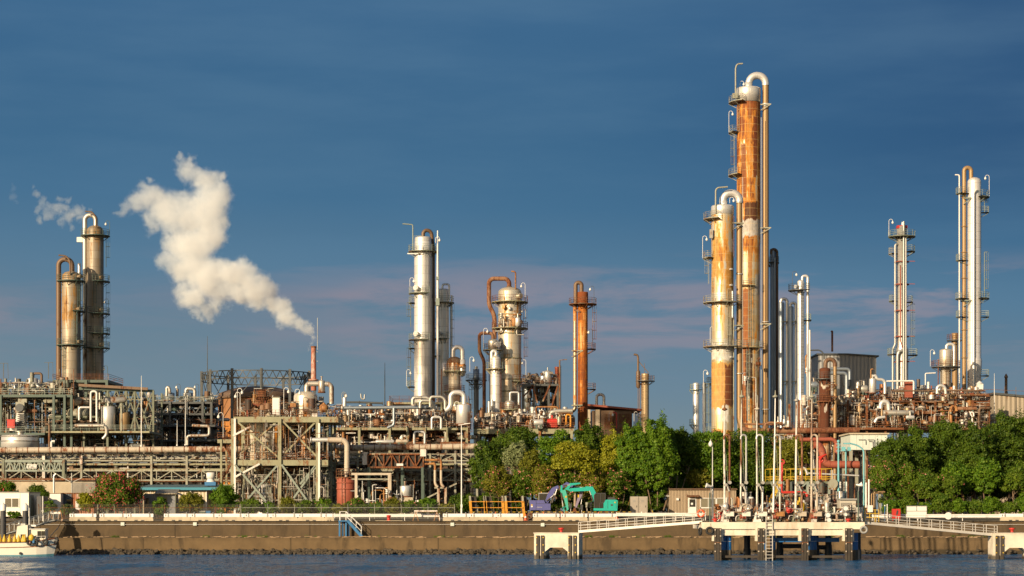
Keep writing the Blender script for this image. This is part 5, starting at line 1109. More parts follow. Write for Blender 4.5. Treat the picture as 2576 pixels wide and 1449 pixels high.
# ---- middle process rack right of the silo frame
def mid_rack():
    T=U('process_structure','rusty crowded process rack below the tall silver column in the middle',1010,356)
    deck(T,UC(210),UC(1075),V(497),0,14,'greenrust','railrust',.45); deck(T,UC(500),UC(1060),V(590),-1,10,'rust','railrust',.35,rail=False); deck(T,UC(560),UC(1075),1007,6,16,'greenrust','railrust',.35)
    posts(T,[UC(210),UC(380),UC(575),UC(690),UC(800),UC(945),UC(1070)],V(497),1294,(0,14),'greenrust',.42); posts(T,[UC(575),UC(740),UC(900),UC(1060)],1007,V(497),(6,16),'greenrust',.35)
    fine(T,UC(230),UC(1090),V(375),V(495),1,13,1500,301,'fine_silver'); fine(T,UC(210),UC(1075),V(500),V(620),1,13,1000,302,'fine_rust',.04,.16,.25); fine(T,UC(330),UC(1000),V(640),V(960),4,14,900,303,'fine_dark',.04,.14)
    clutter(T,UC(240),UC(1080),V(372),V(490),1,12,48,['silver','silverdirty','galv','rustpipe','white','pale'],31,.07,.25,'rluhcrvd'); clutter(T,UC(240),UC(1080),V(505),V(610),1,12,32,['rustpipe','brown','silver','silverdirty','dkmach','pale'],32,.1,.38,'hhlud')
    clutter(T,UC(350),UC(800),V(790),V(1010),-6,-1,34,['white','galv','pale','silver','rustpipe'],33,.05,.12,'rlurc'); 
    for x in (545,):
        pass
    run('header_pipe','long silver header pipe along the top of the rusty process rack','bluegrey',[(UC(225),V(372)),(UC(875),V(366))],4.6,353,2,flanges=(1,))
    run('branch_pipe','silver branch pipe dropping from the long silver header','bluegrey',[(UC(602),V(372)),(UC(602),V(480)),(UC(560),V(500))],3.8,352.5,5)
    run('process_pipe','dark horizontal pipe with flange pieces above the silver header pipe','dark',[(UC(295),V(335)),(UC(380),V(335)),(UC(530),V(341))],2.6,360,2,flanges=(1,2))
    run('vent_pipe','thin dark pipe with two upturned silver ends above the header','galv',[(UC(390),V(280)),(UC(392),V(310)),(UC(412),V(318)),(UC(415),V(285))],1.9,360,3)
    T2=vess('process_vessel','short upright silver drum at the left end of the silver header',UC(285),V(302),V(420),5,354,'silver',2,group='upright process vessels'); vlamp(T2,UC(270),V(270),V(340),1,'pale')
    pole('mast','tall thin dark mast between the chimney and the tall silver column',UC(544),V(80),V(360),372,'dark',.10)
    for i,(x0,x1,yt,yb,r,l) in enumerate(((722,838,305,350,4.4,'left'),(770,860,325,372,4.0,'middle'),(835,930,300,365,3.6,'right'))):
        run('loop_pipe',f'silver loop pipe with rust stains at the foot of the tall column, {l} of three','silverdirty',[(UC(x0),V(yb)),(UC(x0),V(yt)),(UC(x1-20),V(yt)),(UC(x1),V(yt+20)),(UC(x1),V(yb+15))],r,352-i,7)
    run('loop_pipe','big silver hooped pipe over the short round vessel right of the process rack','silver',[(UC(930),V(390)),(UC(965),V(375)),(UC(965),V(272)),(UC(1052),V(272)),(UC(1052),V(350))],6.2,350,13)
    T2=vess('process_vessel','round shouldered silver vessel under the big hooped pipe',UC(1047),V(345),V(480),18,350,'silver',5,group='upright process vessels'); ladder(T2,50,19,V(400),V(600),'railrust'); vlamp(T2,UC(1020),V(330),V(400),-1)
    for x0,x1,y in ((733,800,525),(845,905,430)): run('loop_pipe','silver U shaped pipe under the deck of the rusty process rack' if x0<800 else 'silver angled pipe on the right end of the rusty process rack','silver',[(UC(x0),V(y+75)),(UC(x0),V(y)),(UC(x1),V(y)),(UC(x1),V(y+75))],3.0,352,6)
    hdrum('silver horizontal exchanger on the lower beam of the rusty process rack',UC(490),UC(600),V(588),4.5,351,'silver',V(602)); hdrum('pale horizontal exchanger right of the silver one on the rusty rack',UC(620),UC(690),V(585),5.0,351,'cream',V(602))
    # conveyor box
    T=Th('conveyor_bridge','dark rusty boxed conveyor truss with white end plate','conveyor',UC(600),1294,331)
    for dy in (0,3): truss(T,UC(435),UC(790),V(668),V(752),dy,7,'railrust',.28,.2)
    mb=MB(); mb.bb(T.L(UC(435),V(672),-.1),T.L(UC(790),V(660),3.1)); T.part('roof',M['pale'],mb); mb=MB(); mb.bb(T.L(UC(400),V(735),0),T.L(UC(432),V(655),3)); T.part('end_box',M['whiterust'],mb); mb=MB(); mb.bb(T.L(UC(770),V(682),-.2),T.L(UC(808),V(637),3)); T.part('end_plate',M['whiterust'],mb)
    mb=MB(); mb.bb(T.L(UC(440),V(748),.3),T.L(UC(785),V(675),2.8)); T.part('belt_housing',M['dkroof'],mb); posts(T,[UC(440),UC(655),UC(785)],V(752),1294,(0,3),'dkgreen',.4); mb=MB(); mb.bb(T.L(UC(620),V(743),-.3),T.L(UC(662),V(728),-.22)); T.part('sign_board',M['white'],mb); brace(T,UC(810),V(950),UC(1005),V(855),0,'pale',.25)
    # rusty U pipes on the right
    for i,(x,y,xl) in enumerate(((866,728,800),(905,705,800))): run('bent_pipe',f'bent pipe with orange rust elbow, {"left" if i==0 else "right"} one of the pair by the lamp post','orangepipe',[(UC(xl),V(y+(4 if i==0 else 0))),(UC(x-4),V(y)),(UC(x),V(y+8)),(UC(x),V(870)),(UC(x+20),V(880))],3.0,330,7); run('riser_pipe',f'cream lower riser below the {"left" if i==0 else "right"} orange rust elbow','cream',[(UC(x),V(770)),(UC(x),V(860)),(UC(x+18),V(879))],3.3,329.6,7)
    T=Th('pipe_support','cream pipe support posts below the two orange elbows','support',UC(890),1294,330); 
    for x in (888,933): T.part('post',M['cream'],MB().beam(T.L(UC(x),1294),T.L(UC(x),V(880)),.42))
    T.part('cross_beam',M['pale'],MB().beam(T.L(UC(862),V(883)),T.L(UC(940),V(883)),.3))
    # small cream frame with risers
    T=Th('pipe_portal','cream portal frame with many thin white risers behind the hedge','pipe frame',UC(480),1294,316)
    for x in (360,575): T.part('post',M['cream'],MB().beam(T.L(UC(x),1294),T.L(UC(x),V(795)),.42 if x<500 else .55))
    T.part('cross_beam',M['cream'],MB().beam(T.L(UC(330),V(795)),T.L(UC(585),V(795)),.35)); T.part('cross_beam',M['pale'],MB().beam(T.L(UC(330),V(828)),T.L(UC(585),V(828)),.2))
    clutter(T,UC(365),UC(640),V(835),V(1030),-1.5,1.5,26,['white','pale','galv','silver','orangepipe'],37,.05,.1,'rlurc')
    # street lamps
    T=Th('street_lamp','tall white street lamp standing at the fence left of the trench shields','street lamp',1161,1296,306.5); h=(1296-1070)*T.k
    mb=MB(); mb.tube([(0,0,0),(0,0,1.5),(0,0,1.6),(0,0,h)],[.15,.15,.1,.07],10); T.part('pole',M['white'],mb); mb=MB(); mb.beam((-.5,0,h+.05),(1.0,0,h+.25),.09); mb.prism([(.4,h+.12),(1.35,h+.27),(1.35,h+.36),(.4,h+.28)],-.15,.15); T.part('lamp_head',M['white'],mb); T.part('control_box',M['white'],MB().box((0,-.2,1.4),(.3,.25,.5)))
mid_rack()
def deck_unit():
    T=U('process_structure','process deck on yellow green beams at the foot of the stout silver column',1318,360)
    deck(T,UD(150),UD(795),V(505),0,14,'greenrust','railrust',.9); posts(T,[UD(185),UD(310),UD(440),UD(575),UD(700),UD(780)],V(520),1294,(0,14),'greenrust',.45)
    fine(T,UD(155),UD(790),V(400),V(503),.5,13,1100,311,'fine_silver'); fine(T,UD(155),UD(460),V(520),V(600),1,13,200,312,'fine_rust'); fine(T,UD(450),UD(790),V(440),V(503),.5,13,200,313,'fine_rust')
    clutter(T,UD(160),UD(790),V(390),V(500),1,12,52,['silver','silverdirty','rustpipe','galv','orangepipe','redrust','white'],41,.06,.2,'rluhcrv')
    hdrum('shiny silver horizontal drum on the yellow green process deck',UD(545),UD(592),V(465),8,359,'silver',V(500)); run('bent_pipe','fat silver S shaped pipe from the orange column down to the deck','silverdirty',[(UD(640),V(465)),(UD(645),V(400)),(UD(680),V(393)),(UD(785),V(390))],5.8,362,9); run('bent_pipe','orange rust arched pipe on the yellow green process deck','orangepipe',[(UD(552),V(440)),(UD(552),V(365)),(UD(690),V(365)),(UD(690),V(440))],2,364,4); run('bent_pipe','orange square loop pipe beside the foot of the rust orange column','orange',[(UD(745),V(480)),(UD(745),V(415)),(UD(773),V(415)),(UD(773),V(490))],2.2,361,4)
    run('process_pipe','silver pipe bending down left of the front silver column','silver',[(UD(250),V(330)),(UD(250),V(425)),(UD(160),V(430)),(UD(160),V(478))],3.2,365,5); solo('pump_skid','small red pump housing on the yellow green process deck','pump',M['red'],MB().bb((-1,-.6,0),(1,.6,.9)).cyl((-.9,0,1.1),(.9,0,1.1),.5).cyl((0,0,1.4),(0,0,2.2),.2),W(UD(655),V(496),361)); vlamp(T,UD(575),V(385),V(500),1)
    # dark frame with two grey vessels
    T=U('process_structure','dark braced steel frame holding two grey vessels right of the stout column',1362,378); deck(T,UD(460),UD(695),V(217),0,10,'dark','railrust',.4); posts(T,[UD(468),UD(540),UD(632),UD(690)],V(217),V(505),(0,10),'dark',.4); 
    for a,b,c,e in ((UD(468),V(300),UD(540),V(230)),(UD(525),V(225),UD(560),V(340)),(UD(595),V(330),UD(640),V(225)),(UD(640),V(400),UD(690),V(230))): brace(T,a,b,c,e,-.2,'railrust',.28)
    fine(T,UD(465),UD(695),V(140),V(215),1,9,150,321,'fine_dark'); fine(T,UD(465),UD(695),V(225),V(420),2,10,240,322,'fine_dark'); clutter(T,UD(470),UD(690),V(160),V(215),1,8,10,['dark','galv','silverdirty'],44,.06,.12,'rcvl')
    vess('process_vessel','grey upright vessel in the dark braced frame, left of two',UD(494),V(185),V(415),9.5,383,'bluegrey',4,cone=14,legs=10,group='upright process vessels'); vess('process_vessel','grey upright vessel in the dark braced frame, wider right one',UD(600),V(160),V(400),12,383,'bluegrey',4,cone=18,legs=12,group='upright process vessels')
    T2=C('vent_stack','square topped dark red stack behind the dark braced frame',UD(687),400,None,'stack'); shell(T2,'shell',M['redrust'],[(0,V(108)),(6.3,V(108)),(6.3,V(122)),(5.6,V(124)),(5.6,T2.v)])
    T2=C('street_lamp','tall rusty lamp mast beside the square topped red stack',UD(703),376,None,'street lamp'); mb=MB(); h=(T2.v-V(65))*T2.k; mb.tube([(0,0,0),(0,0,h)],.14,8); mb.beam((0,0,h),(1.2,0,h+.1),.12); mb.box((1.1,0,h+.1),(.6,.3,.15)); T2.part('pole',M['rust'],mb); ladder(T2,80,3,V(100),V(400),'dark',False)
    # shed with red roof
    T=Th('shed','louvred brown shed with dark red roof above the trees','shed',1541,1294,424); k=T.k
    x0,x1=T.L(1478,0).x,T.L(1602,0).x; z0=T.L(0,1028).z; mb=MB(); mb.bb((x0+1,0,0),(x1-1,12,z0-.4)); T.part('wall',M['brown'],mb); mb=MB(); mb.prism([(x0-1.5,z0+.7),(x1+1,z0-.5),(x1+1,z0-.1),(x0-1.5,z0+1.1)],-1,13); T.part('roof',M['redrust'],mb)
    for i in range(3):
        mb=MB(); a=x0+3.5+i*3.1; 
        for j in range(16): mb.box((a+1.4,-.1,z0-1.2-j*.22),(2.7,.12,.12))
        T.part('louvre',M['rust'],mb)
    mb=MB(); mb.bb((x0-.6,-.3,0),(x0+.6,-.02,z0-.2)); mb.bb((x0+1.6,-.3,0),(x0+2.6,-.02,z0-.2)); T.part('pier',M['conc'],mb)
    run('loop_pipe','silver upturned U pipe standing on the dark red roof','silverdirty',[(UD(940),V(352)),(UD(940),V(285)),(UD(987),V(285)),(UD(987),V(352))],3.6,430,8,flanges=(3,)); 
    for x,s,m in ((1020,1,'white'),(1170+10,1,'white')): T2=Th('swan_neck_lamp','swan neck lamp before the louvred shed, '+('left' if x<1100 else 'right')+' one','lamp',UD(x),1060,418); vlamp(T2,UD(x),V(395),1060,s,m,0)
    run('bent_pipe','thin red bent pipe before the louvred shed','red',[(UD(1045),V(400)),(UD(1068),V(402)),(UD(1068),V(500))],1.6,418,4)
deck_unit()
# ---- right units
def right_unit():
    T=U('process_structure','dense rusty process structure on the right above the dark trees',2180,372)
    deck(T,UF(780),UG(900),V(497),0,16,'railrust','railrust',.4); deck(T,UF(1000),UG(900),V(420),2,14,'railrust','railrust',.28); deck(T,UG(170),UG(920),V(320),2,16,'railrust','railrust',.3)
    fine(T,UF(980),UG(430),V(325),V(495),.2,9,800,335,'fine_silver',.03,.1); fine(T,UG(430),UG(900),V(325),V(495),-.5,6,300,336,'fine_silver',.03,.1)
    posts(T,[UF(800),UF(930),UG(0),UG(120),UG(240),UG(420),UG(560),UG(690),UG(800),UG(905)],V(320),1294,(1,14),'railrust',.36)
    fine(T,UF(860),UG(420),V(330),V(495),1,13,1300,331,'fine_rust',.04,.13); fine(T,UG(30),UG(900),V(240),V(330),2,14,850,332,'fine_silver'); fine(T,UG(380),UG(915),V(330),V(495),1,13,1200,333,'fine_rust',.04,.16,.3); fine(T,UF(640),UG(120),V(505),V(760),2,12,700,334,'fine_rust',.04,.14)
    clutter(T,UF(860),UG(420),V(300),V(490),1,12,44,['rustpipe','silver','dkmach','brown','silverdirty','bluegrey','galv'],51,.08,.28,'rhluhcd'); clutter(T,UG(40),UG(900),V(230),V(315),2,12,36,['silver','rustpipe','orangepipe','galv','redrust','silverdirty'],52,.06,.2,'rluhcv')
    clutter(T,UG(420),UG(910),V(330),V(490),-.5,12,40,['railrust','orangepipe','rustpipe','brown','silverdirty','dkmach','silver','dark','pale'],53,.1,.32,'hrlhdu'); clutter(T,UF(640),UG(160),V(510),V(760),2,12,34,['rustpipe','brown','silver','redrust','pale','silverdirty'],54,.08,.28,'rhluh')
    for x0,x1,y in ((720,900,290),(800,905,350),(430,560,400)): 
        mb=MB(); mb.beam(T.L(UG(x0),V(y),.5),T.L(UG(x1),V(y),.5),.5,.5); T.part('beam',M['rust'],mb)
    run('header_pipe','fat brown horizontal pipe at the feet of the rusty giants','rustpipe',[(UF(425),V(505)),(UF(470),V(520)),(UF(1180),V(514))],7.6,363,6,rings=6); run('process_pipe','thin rust pipe above the fat brown pipe, left end','rustpipe',[(UF(440),V(475)),(UF(690),V(478))],2.6,366,2); run('bent_pipe','rusty hooked pipe rising through the fat brown pipe','rustpipe',[(UF(577),V(555)),(UF(577),V(475)),(UF(600),V(466)),(UF(690),V(468))],3.2,361,6)
    for i,(x,y,r) in enumerate(((700,462,2.6),(726,470,2.2),(661,470,1.8))): vess('relief_drum',f'small silver relief drum on the fat brown pipe, {["middle","right","left"][i]} one',UF(x),V(y-20),V(500),r+1,362,'silver',2,group='relief drums')
    run('coil_pipe','big red brown ribbed pipe curving down behind the loading dock','redrust',[(UF(890),V(608)),(UF(925),V(612)),(UF(945),V(650)),(UF(955),V(720)),(UF(990),V(735)),(UF(1180),V(735))],9.5,322,12,rings=.9); run('bent_pipe','rust red elbow pipe above the big ribbed red pipe','redrust',[(UF(800),V(575)),(UF(1010),V(572)),(UF(1035),V(590)),(UF(1035),V(715))],5.2,326,9,rings=3)
    # rust vessel
    T2=C('reactor_vessel','rust brown ringed vessel with tan hooped pipe before the corrugated building',UF(961),368,'process vessels','vessel')
    cm=clad('rust vessel cladding',(.55,.42,.28),[(0,.75),(.3,.9),(.45,.6),(.55,1),(1,1)],28,metal=.1,rough=.6,rad=1.1,seed=111,rc=(.36,.12,.025),rd=(.10,.03,.012),patches=[(-.3,.3,(T2.v-V(395))*T2.k,(T2.v-V(357))*T2.k,(.66,.6,.52)),(-.9,.6,(T2.v-V(242))*T2.k,(T2.v-V(222))*T2.k,(.66,.6,.5))])
    shell(T2,'shell',cm,dome(14,V(125),5)+[(14,V(180)),(14.5,V(190)),(14.5,V(330)),(12.5,V(345)),(12.5,T2.v)]); pipe(T2,'overhead_pipe','brown',[(UF(965),V(120)),(UF(965),V(60)),(UF(1024),V(60)),(UF(1026),V(105))],5.4,11,12); pipe(T2,'downcomer','tan',[(UF(1026),V(100)),(UF(1026),T2.v-60)],4.6,3,12); platform(T2,V(185),15,27,-160,20,'dark','dark'); platform(T2,V(330),14,22,-180,180,'rust','railrust'); ladder(T2,40,16,V(210),V(330),'railrust')
    for v in (V(225),V(300)): clamp(T2,v,UF(960),UF(1035),-1,-.8,'rust')
    # corrugated building behind
    T2=Th('corrugated_building','tall grey corrugated building behind the rust brown vessel','building',UF(1080),1294,420); a,b=T2.L(UF(920),0).x,T2.L(UG(175),0).x; z0,z1=T2.L(0,V(22)).z,T2.L(0,V(35)).z
    mb=MB(); mb.prism([(a,0),(b,0),(b,z1-.3),(b-.5*(b-a),z0-.3),(a,z0-.3)],0,18); T2.part('wall',corrugated('grey corrugated sheeting',(.30,.305,.31),.8,.0,depth=.9),mb); mb=MB(); mb.prism([(a-.4,z0-.297),(b-.5*(b-a),z0-.297),(b+.5,z1-.297),(b+.5,z1),(b-.5*(b-a),z0),(a-.4,z0)],-.4,18.4); T2.part('roof',M['dark'],mb)
    for x,y in ((1075,185),(1010,250)): T2.part('duct_box',M['galv'],MB().bb(T2.L(UF(x),V(y+45),-1.2),T2.L(UF(x+40),V(y),-.02)))
    for i,(x0,x1,y0,y1,r,l) in enumerate(((1000,1120,122,190,4.3,'upper'),(985,1100,148,300,4.6,'middle'),(1060,1122,330,480,5,'lower'))): run('bent_pipe',f'blue grey elbow pipe before the corrugated building, {l} of three','bluegrey',[(UF(x0),V(y0)),(UF(x1),V(y0)),(UF(x1),V(y1))] if i!=2 else [(UF(x1+20),V(y0)),(UF(x0),V(y0)),(UF(x0),V(y1))],r,398-i*4,8)
    for i,(x,y) in enumerate(((890,225),(893,300),(890,380))): hdrum(f'blue grey horizontal drum left of the rust brown vessel, {["upper","middle","lower"][i]} one',UF(x-18),UF(x+18),V(y),9-i,385,'bluegrey',V(y+38))
    run('vent_pipe','tall rust pipe with hooked top left of the corrugated building','rustpipe',[(UF(1008),V(10)),(UF(1008),V(-125)),(UF(1003),V(-115))],2.6,415,3)
    run('process_pipe','thin dark arched pipe above the rust brown vessel','dark',[(UF(865),V(2)),(UF(930),V(0)),(UF(955),V(25)),(UF(957),V(60))],1.8,380,8); run('riser_pipe','orange topped thin riser left of the rust brown vessel','orangepipe',[(UF(850),V(30)),(UF(838),V(40)),(UF(838),V(150))],2.2,384,4)
    # vessels on top
    T2=vess('process_vessel','silver drum with tan pipework on the right structure before the red hooped column',UG(150),V(180),V(280),8.5,374,'silver',3,group='upright process vessels'); pipe(T2,'side_pipe','silver',[(UG(155),V(170)),(UG(170),V(160)),(UG(180),V(188)),(UG(215),V(190)),(UG(230),V(205)),(UG(230),V(280))],4,5,10); pipe(T2,'vent_pipe','orangepipe',[(UG(140),V(185)),(UG(140),V(122)),(UG(155),V(122))],1.5,3,7)
    hdrum('round ended white drum left of the silver drum on the right structure',UG(80),UG(112),V(250),10,376,'silverdirty',V(282)); solo('fire_cabinet','orange red cabinet on the right structure deck','cabinet',M['redrust'],MB().bb((-.7,-.5,0),(.7,.5,3)).bb((-.8,-.6,3),(.8,.6,3.15)).bb((-.5,-.54,.4),(.5,-.5,2.7)),W(UG(381),V(305),374))
    run('loop_pipe','big silver U shaped pipe in the middle of the right rusty structure','silver',[(UG(202),V(375)),(UG(205),V(330)),(UG(250),V(330)),(UG(255),V(385))],5.4,366,11); run('loop_pipe','silver hooped pipe before the squat silver vessel','silver',[(UG(565),V(280)),(UG(565),V(228)),(UG(615),V(228)),(UG(620),V(280))],4.0,370,9); hdrum('large silver and tan exchanger below the U shaped pipe',UG(225),UG(410),V(403),7,365,'silverdirty',V(425)); run('bent_pipe','silver pipe bending left below the exchanger','silver',[(UG(165),V(465)),(UG(180),V(436)),(UG(230),V(430))],4,363,5); hdrum('short silver exchanger low on the right rusty structure',UG(370),UG(415),V(432),5,364,'silver',V(445)); hdrum('rust orange horizontal drum on the right end of the rusty structure',UG(700),UG(815),V(376),5,364,'rustpipe',V(392)); run('loop_pipe','white hooked pipe end below the rust orange drum','white',[(UG(790),V(480)),(UG(790),V(430)),(UG(775),V(400)),(UG(798),V(398)),(UG(800),V(425))],1.9,362,4)
    run('process_pipe','long thin brown pipe across the top of the right structure','brown',[(UG(270),V(262)),(UG(830),V(262))],1.8,370,2); run('process_pipe','white angled pipe from the red hooped column base','white',[(UG(240),V(200)),(UG(415),V(198)),(UG(415),V(280))],2.2,372,4); run('riser_pipe','pair topping thin white angled riser left of the squat vessel','white',[(UG(490),V(240)),(UG(490),V(150)),(UG(555),V(147))],1.5,378,3)
    T2=Th('box_lamp','white lantern box on the roof rail at the far right','lamp',UG(838),V(270),376); T2.part('post',M['white'],MB().cyl((0,0,0),(0,0,.5),.12)); T2.part('lantern',M['white'],MB().box((0,0,1),(1.1,1,1.1)).lathe([(.75,1.55),(.1,2.1),(0,2.1)],(0,0,0),8))
    # right hall
    T2=Th('corrugated_hall','long tan corrugated hall cut off by the right edge','building',UG(935),1294,392); a,b=0,T2.L(2760,0).x; z=T2.L(0,V(285)).z; z2=T2.L(0,V(315)).z
    mb=MB(); mb.prism([(a,0),(b,0),(b,z2-1),(a,z)],0,30); T2.part('wall',corrugated('tan corrugated sheeting',(.36,.30,.22),.9,.3,depth=.8),mb); mb=MB(); mb.prism([(a-.4,z+.004),(b,z2-.996),(b,z2-.6),(a-.4,z+.4)],-.4,30); T2.part('roof',M['dark'],mb); mb=MB(); 
    for i in range(12): xx=a+2+i*2.2; zz=z+.4-(z-z2+1)*(xx/b); mb.beam((xx,.2,zz),(xx,.2,zz+1.5),.07)
    for h in (.7,1.5): mb.beam((a-20,.2,z+.4+h),(b,.2,z2-.6+h),.07)
    T2.part('roof_rail',M['rust'],mb); pole('mast','thin white pole at the corner of the tan corrugated hall',UG(932),V(150),V(480),384,'white',.09)
    # mint building
    T2=Th('mint_building','flat pale mint box building behind the ribbed red pipe','building',UG(120),1294,345); a,b=T2.L(UG(8),0).x,T2.L(UG(245),0).x; z0,z1=T2.L(0,V(640)).z,T2.L(0,V(541)).z
    mb=MB(); mb.bb((a,0,z0),(b,10,z1)); T2.part('wall',M['mint'],mb); mb=MB(); mb.bb((a-.3,-.3,z1+.003),(b+.3,10.3,z1+.25)); T2.part('roof',M['conc'],mb); mb=MB(); 
    for q in ((60,575,105,605),(118,575,160,640),(125,585,150,640)): mb.tube([T2.L(UG(q[0]),V(q[1]),-.2),T2.L(UG(q[2]),V(q[1]),-.2),T2.L(UG(q[2]),V(q[3]),-.2)],.07,6)
    T2.part('wall_conduit',M['galv'],mb); posts(T2,[UG(15),UG(100),UG(200)],V(640),1294,(.5,8),'pale',.5,'stilt'); mb=MB(); [mb.bb(T2.L(UG(8+i*40),V(637),-.02),T2.L(UG(8+i*40)+.4,V(543),.01)) for i in range(1,6)]; T2.part('panel_seam',M['grey'],mb)
    # green framed platform behind the dock
    T2=Th('braced_platform','pale green braced platform with yellow rails behind the loading arms','platform',UF(810),1296,312); deck(T2,UF(610),UF(1005),V(842),0,6,'green','yellow',.4,h=2.0); posts(T2,[UF(690),UF(745),UF(850),UF(985)],V(845),1296,(0,6),'rail',.4)
    for a,b,c,e in ((UF(690),V(990),UF(850),V(845)),(UF(690),V(850),UF(850),V(990)),(UF(850),V(850),UF(985),V(990)),(UF(985),V(850),UF(850),V(990)),(UF(615),V(850),UF(650),V(930))): brace(T2,a,b,c,e,-.1,'rail',.22)
    stair(T2,UF(600),V(1000),UF(670),V(850),-1.2,'yellow'); fine(T2,UF(690),UF(1000),V(860),V(1060),-1,6,420,341,'fine_pale',.03,.1); mb=MB(); mb.bb(T2.L(UF(855),1296,4),T2.L(UF(880),V(845),5)); mb.bb(T2.L(UF(725),1296,4),T2.L(UF(745),V(845),5)); T2.part('concrete_pier',M['conc'],mb); mb=MB(); mb.cyl(T2.L(UF(1010),V(857),-.6),T2.L(UF(1010),V(857),-.45),.75,seg=16); T2.part('dish',M['pale'],mb)
    run('fire_pipe','bright red water pipe bent behind the loading arms','red',[(UF(690),V(770)),(UF(683),V(790)),(UF(683),V(905)),(UF(690),V(913)),(UF(830),V(913)),(UF(847),V(925)),(UF(850),V(972))],3.2,309,6)
    T2=Th('water_cannon','red water cannon on the yellow railed platform','water cannon',UF(930),V(842),313); mb=MB(); mb.cyl((0,0,0),(0,0,3.4),.2); mb.torus((0,0,3.4),.45,.15,(0,1,0),12,6); mb.tube([(0,0,3.4),(.3,-.5,3.9),(.7,-1.5,4.2)],[.22,.2,.13],8); T2.part('barrel',M['red'],mb); T2.part('lower_pipe',M['red'],MB().cyl((0,-.2,-5.5),(0,-.2,0),.17)); T2=Th('water_cannon','small red water cannon at the left end of the yellow rails','water cannon',UF(687),V(842),311); mb=MB(); mb.cyl((0,0,0),(0,0,3.0),.16); mb.torus((0,0,3.0),.35,.12,(0,1,0),12,6); T2.part('barrel',M['red'],mb)
    # turquoise masts
    T2=Th('lamp_mast','turquoise mast with crossbars behind the right loading arms','mast',UF(1048),1294,312); h=T2.L(0,V(590)).z; mb=MB(); mb.tube([(0,0,0),(0,0,h)],[.2,.13],8); T2.part('pole',M['cyan'],mb); mb=MB(); [mb.beam((-.35,0,h-q),(.35,0,h-q),.1) for q in (.3,.8,1.4)]; mb.sphere((0,0,h+.1),.25,8,5); T2.part('crossbar',M['cyan'],mb)
    T2=Th('lamp_mast','tall turquoise curved arm lamp mast at the right end of the dock','mast',UG(95),1311,268); h=T2.L(0,V(640)).z; mb=MB(); a=T2.L(UG(0),0).x; mb.tube(rnd([(0,0,0),(0,0,h),(-.8,0,h+.6),(a,0,h+.9)],.9,6),[.12]*3+[.09]*30 if False else .1,8); T2.part('pole',M['cyan'],mb); T2.part('lamp_head',M['cyan'],MB().box((a-.3,0,h+.85),(.9,.3,.18)))
    T2=Th('floodlight_pole','turquoise floodlight pole behind the big ribbed red pipe','mast',UG(-20),1294,320); h=T2.L(0,V(635)).z; mb=MB(); mb.tube([(0,0,0),(0,0,h)],.12,8); T2.part('pole',M['cyan'],mb); mb=MB(); mb.box((-.4,-.1,h),(.6,.5,.7)); mb.box((.5,-.1,h),(.5,.5,.6)); T2.part('floodlight',M['cyan'],mb)
    # pipes at the end of the dock
    for i,(x,y,w) in enumerate(((128,830,0),(110,850,0),(160,910,70),(145,918,70))): run('riser_pipe' if w==0 else 'bent_pipe',['silver riser behind the dock end, left of the oleanders','second silver riser close behind the dock end','tan bent pipe passing into the oleanders, upper one','tan bent pipe passing into the oleanders, lower one'][i],'silver' if w==0 else 'tan',([(UG(x),V(y)),(UG(x),V(1010))] if w==0 else [(UG(x),V(1010)),(UG(x),V(y)),(UG(x+w),V(y))]),2.6 if w==0 else 1.9,309+i,5)
    run('process_pipe','white horizontal pipe crossing behind the water cannon','silver',[(UF(850),V(790)),(UF(1180),V(806))],2.2,318,2); run('bent_pipe','silver pipe rising behind the rusty loading arms','silver',[(UF(805),V(800)),(UF(812),V(755)),(UF(835),V(758)),(UF(850),V(800))],3,318,4)
    for i,x in enumerate((1060,1100,1085)): run('riser_pipe',f'silver riser below the ribbed red pipe, {ORD[[0,2,1][i]]} from left','silver',[(UF(x),V(845)),(UF(x),V(1000))],3.4-i,316+i,3)
right_unit()
# ---------------------------------------------------------------- trees and bushes
M['leaf_dark']=leafmat('dark evergreen leaves',(0.037,0.081,0.010),(0.086,0.153,0.012),(0.144,0.203,0.014))
M['leaf_green']=leafmat('fresh green leaves',(0.058,0.142,0.010),(0.110,0.214,0.012),(0.202,0.294,0.018))
M['leaf_yellow']=leafmat('yellow green leaves',(0.177,0.212,0.012),(0.295,0.298,0.018),(0.392,0.365,0.024))
M['leaf_olive']=leafmat('olive brown leaves',(0.108,0.133,0.012),(0.189,0.196,0.018),(0.264,0.245,0.024))
M['leaf_silver']=leafmat('silver green leaves',(0.176,0.224,0.094),(0.248,0.294,0.134),(0.352,0.372,0.174))
M['leaf_bush']=leafmat('oleander leaves',(0.058,0.132,0.012),(0.119,0.192,0.014),(0.187,0.243,0.019))
M['pink']=leafmat('pink flowers',(0.50,0.15,0.12),(0.62,0.22,0.20),(0.60,0.28,0.24),.2)
M['crimson']=leafmat('deep pink flowers',(0.42,0.05,0.06),(0.50,0.09,0.09),(0.5,0.16,0.14),.2)
M['bark']=plain('grey brown bark',(0.16,0.11,0.07),.9,var=.5,scale=2,bm=.4)
M['barkpale']=plain('pale bark',(0.36,0.28,0.20),.9,var=.3,scale=2,bm=.3)
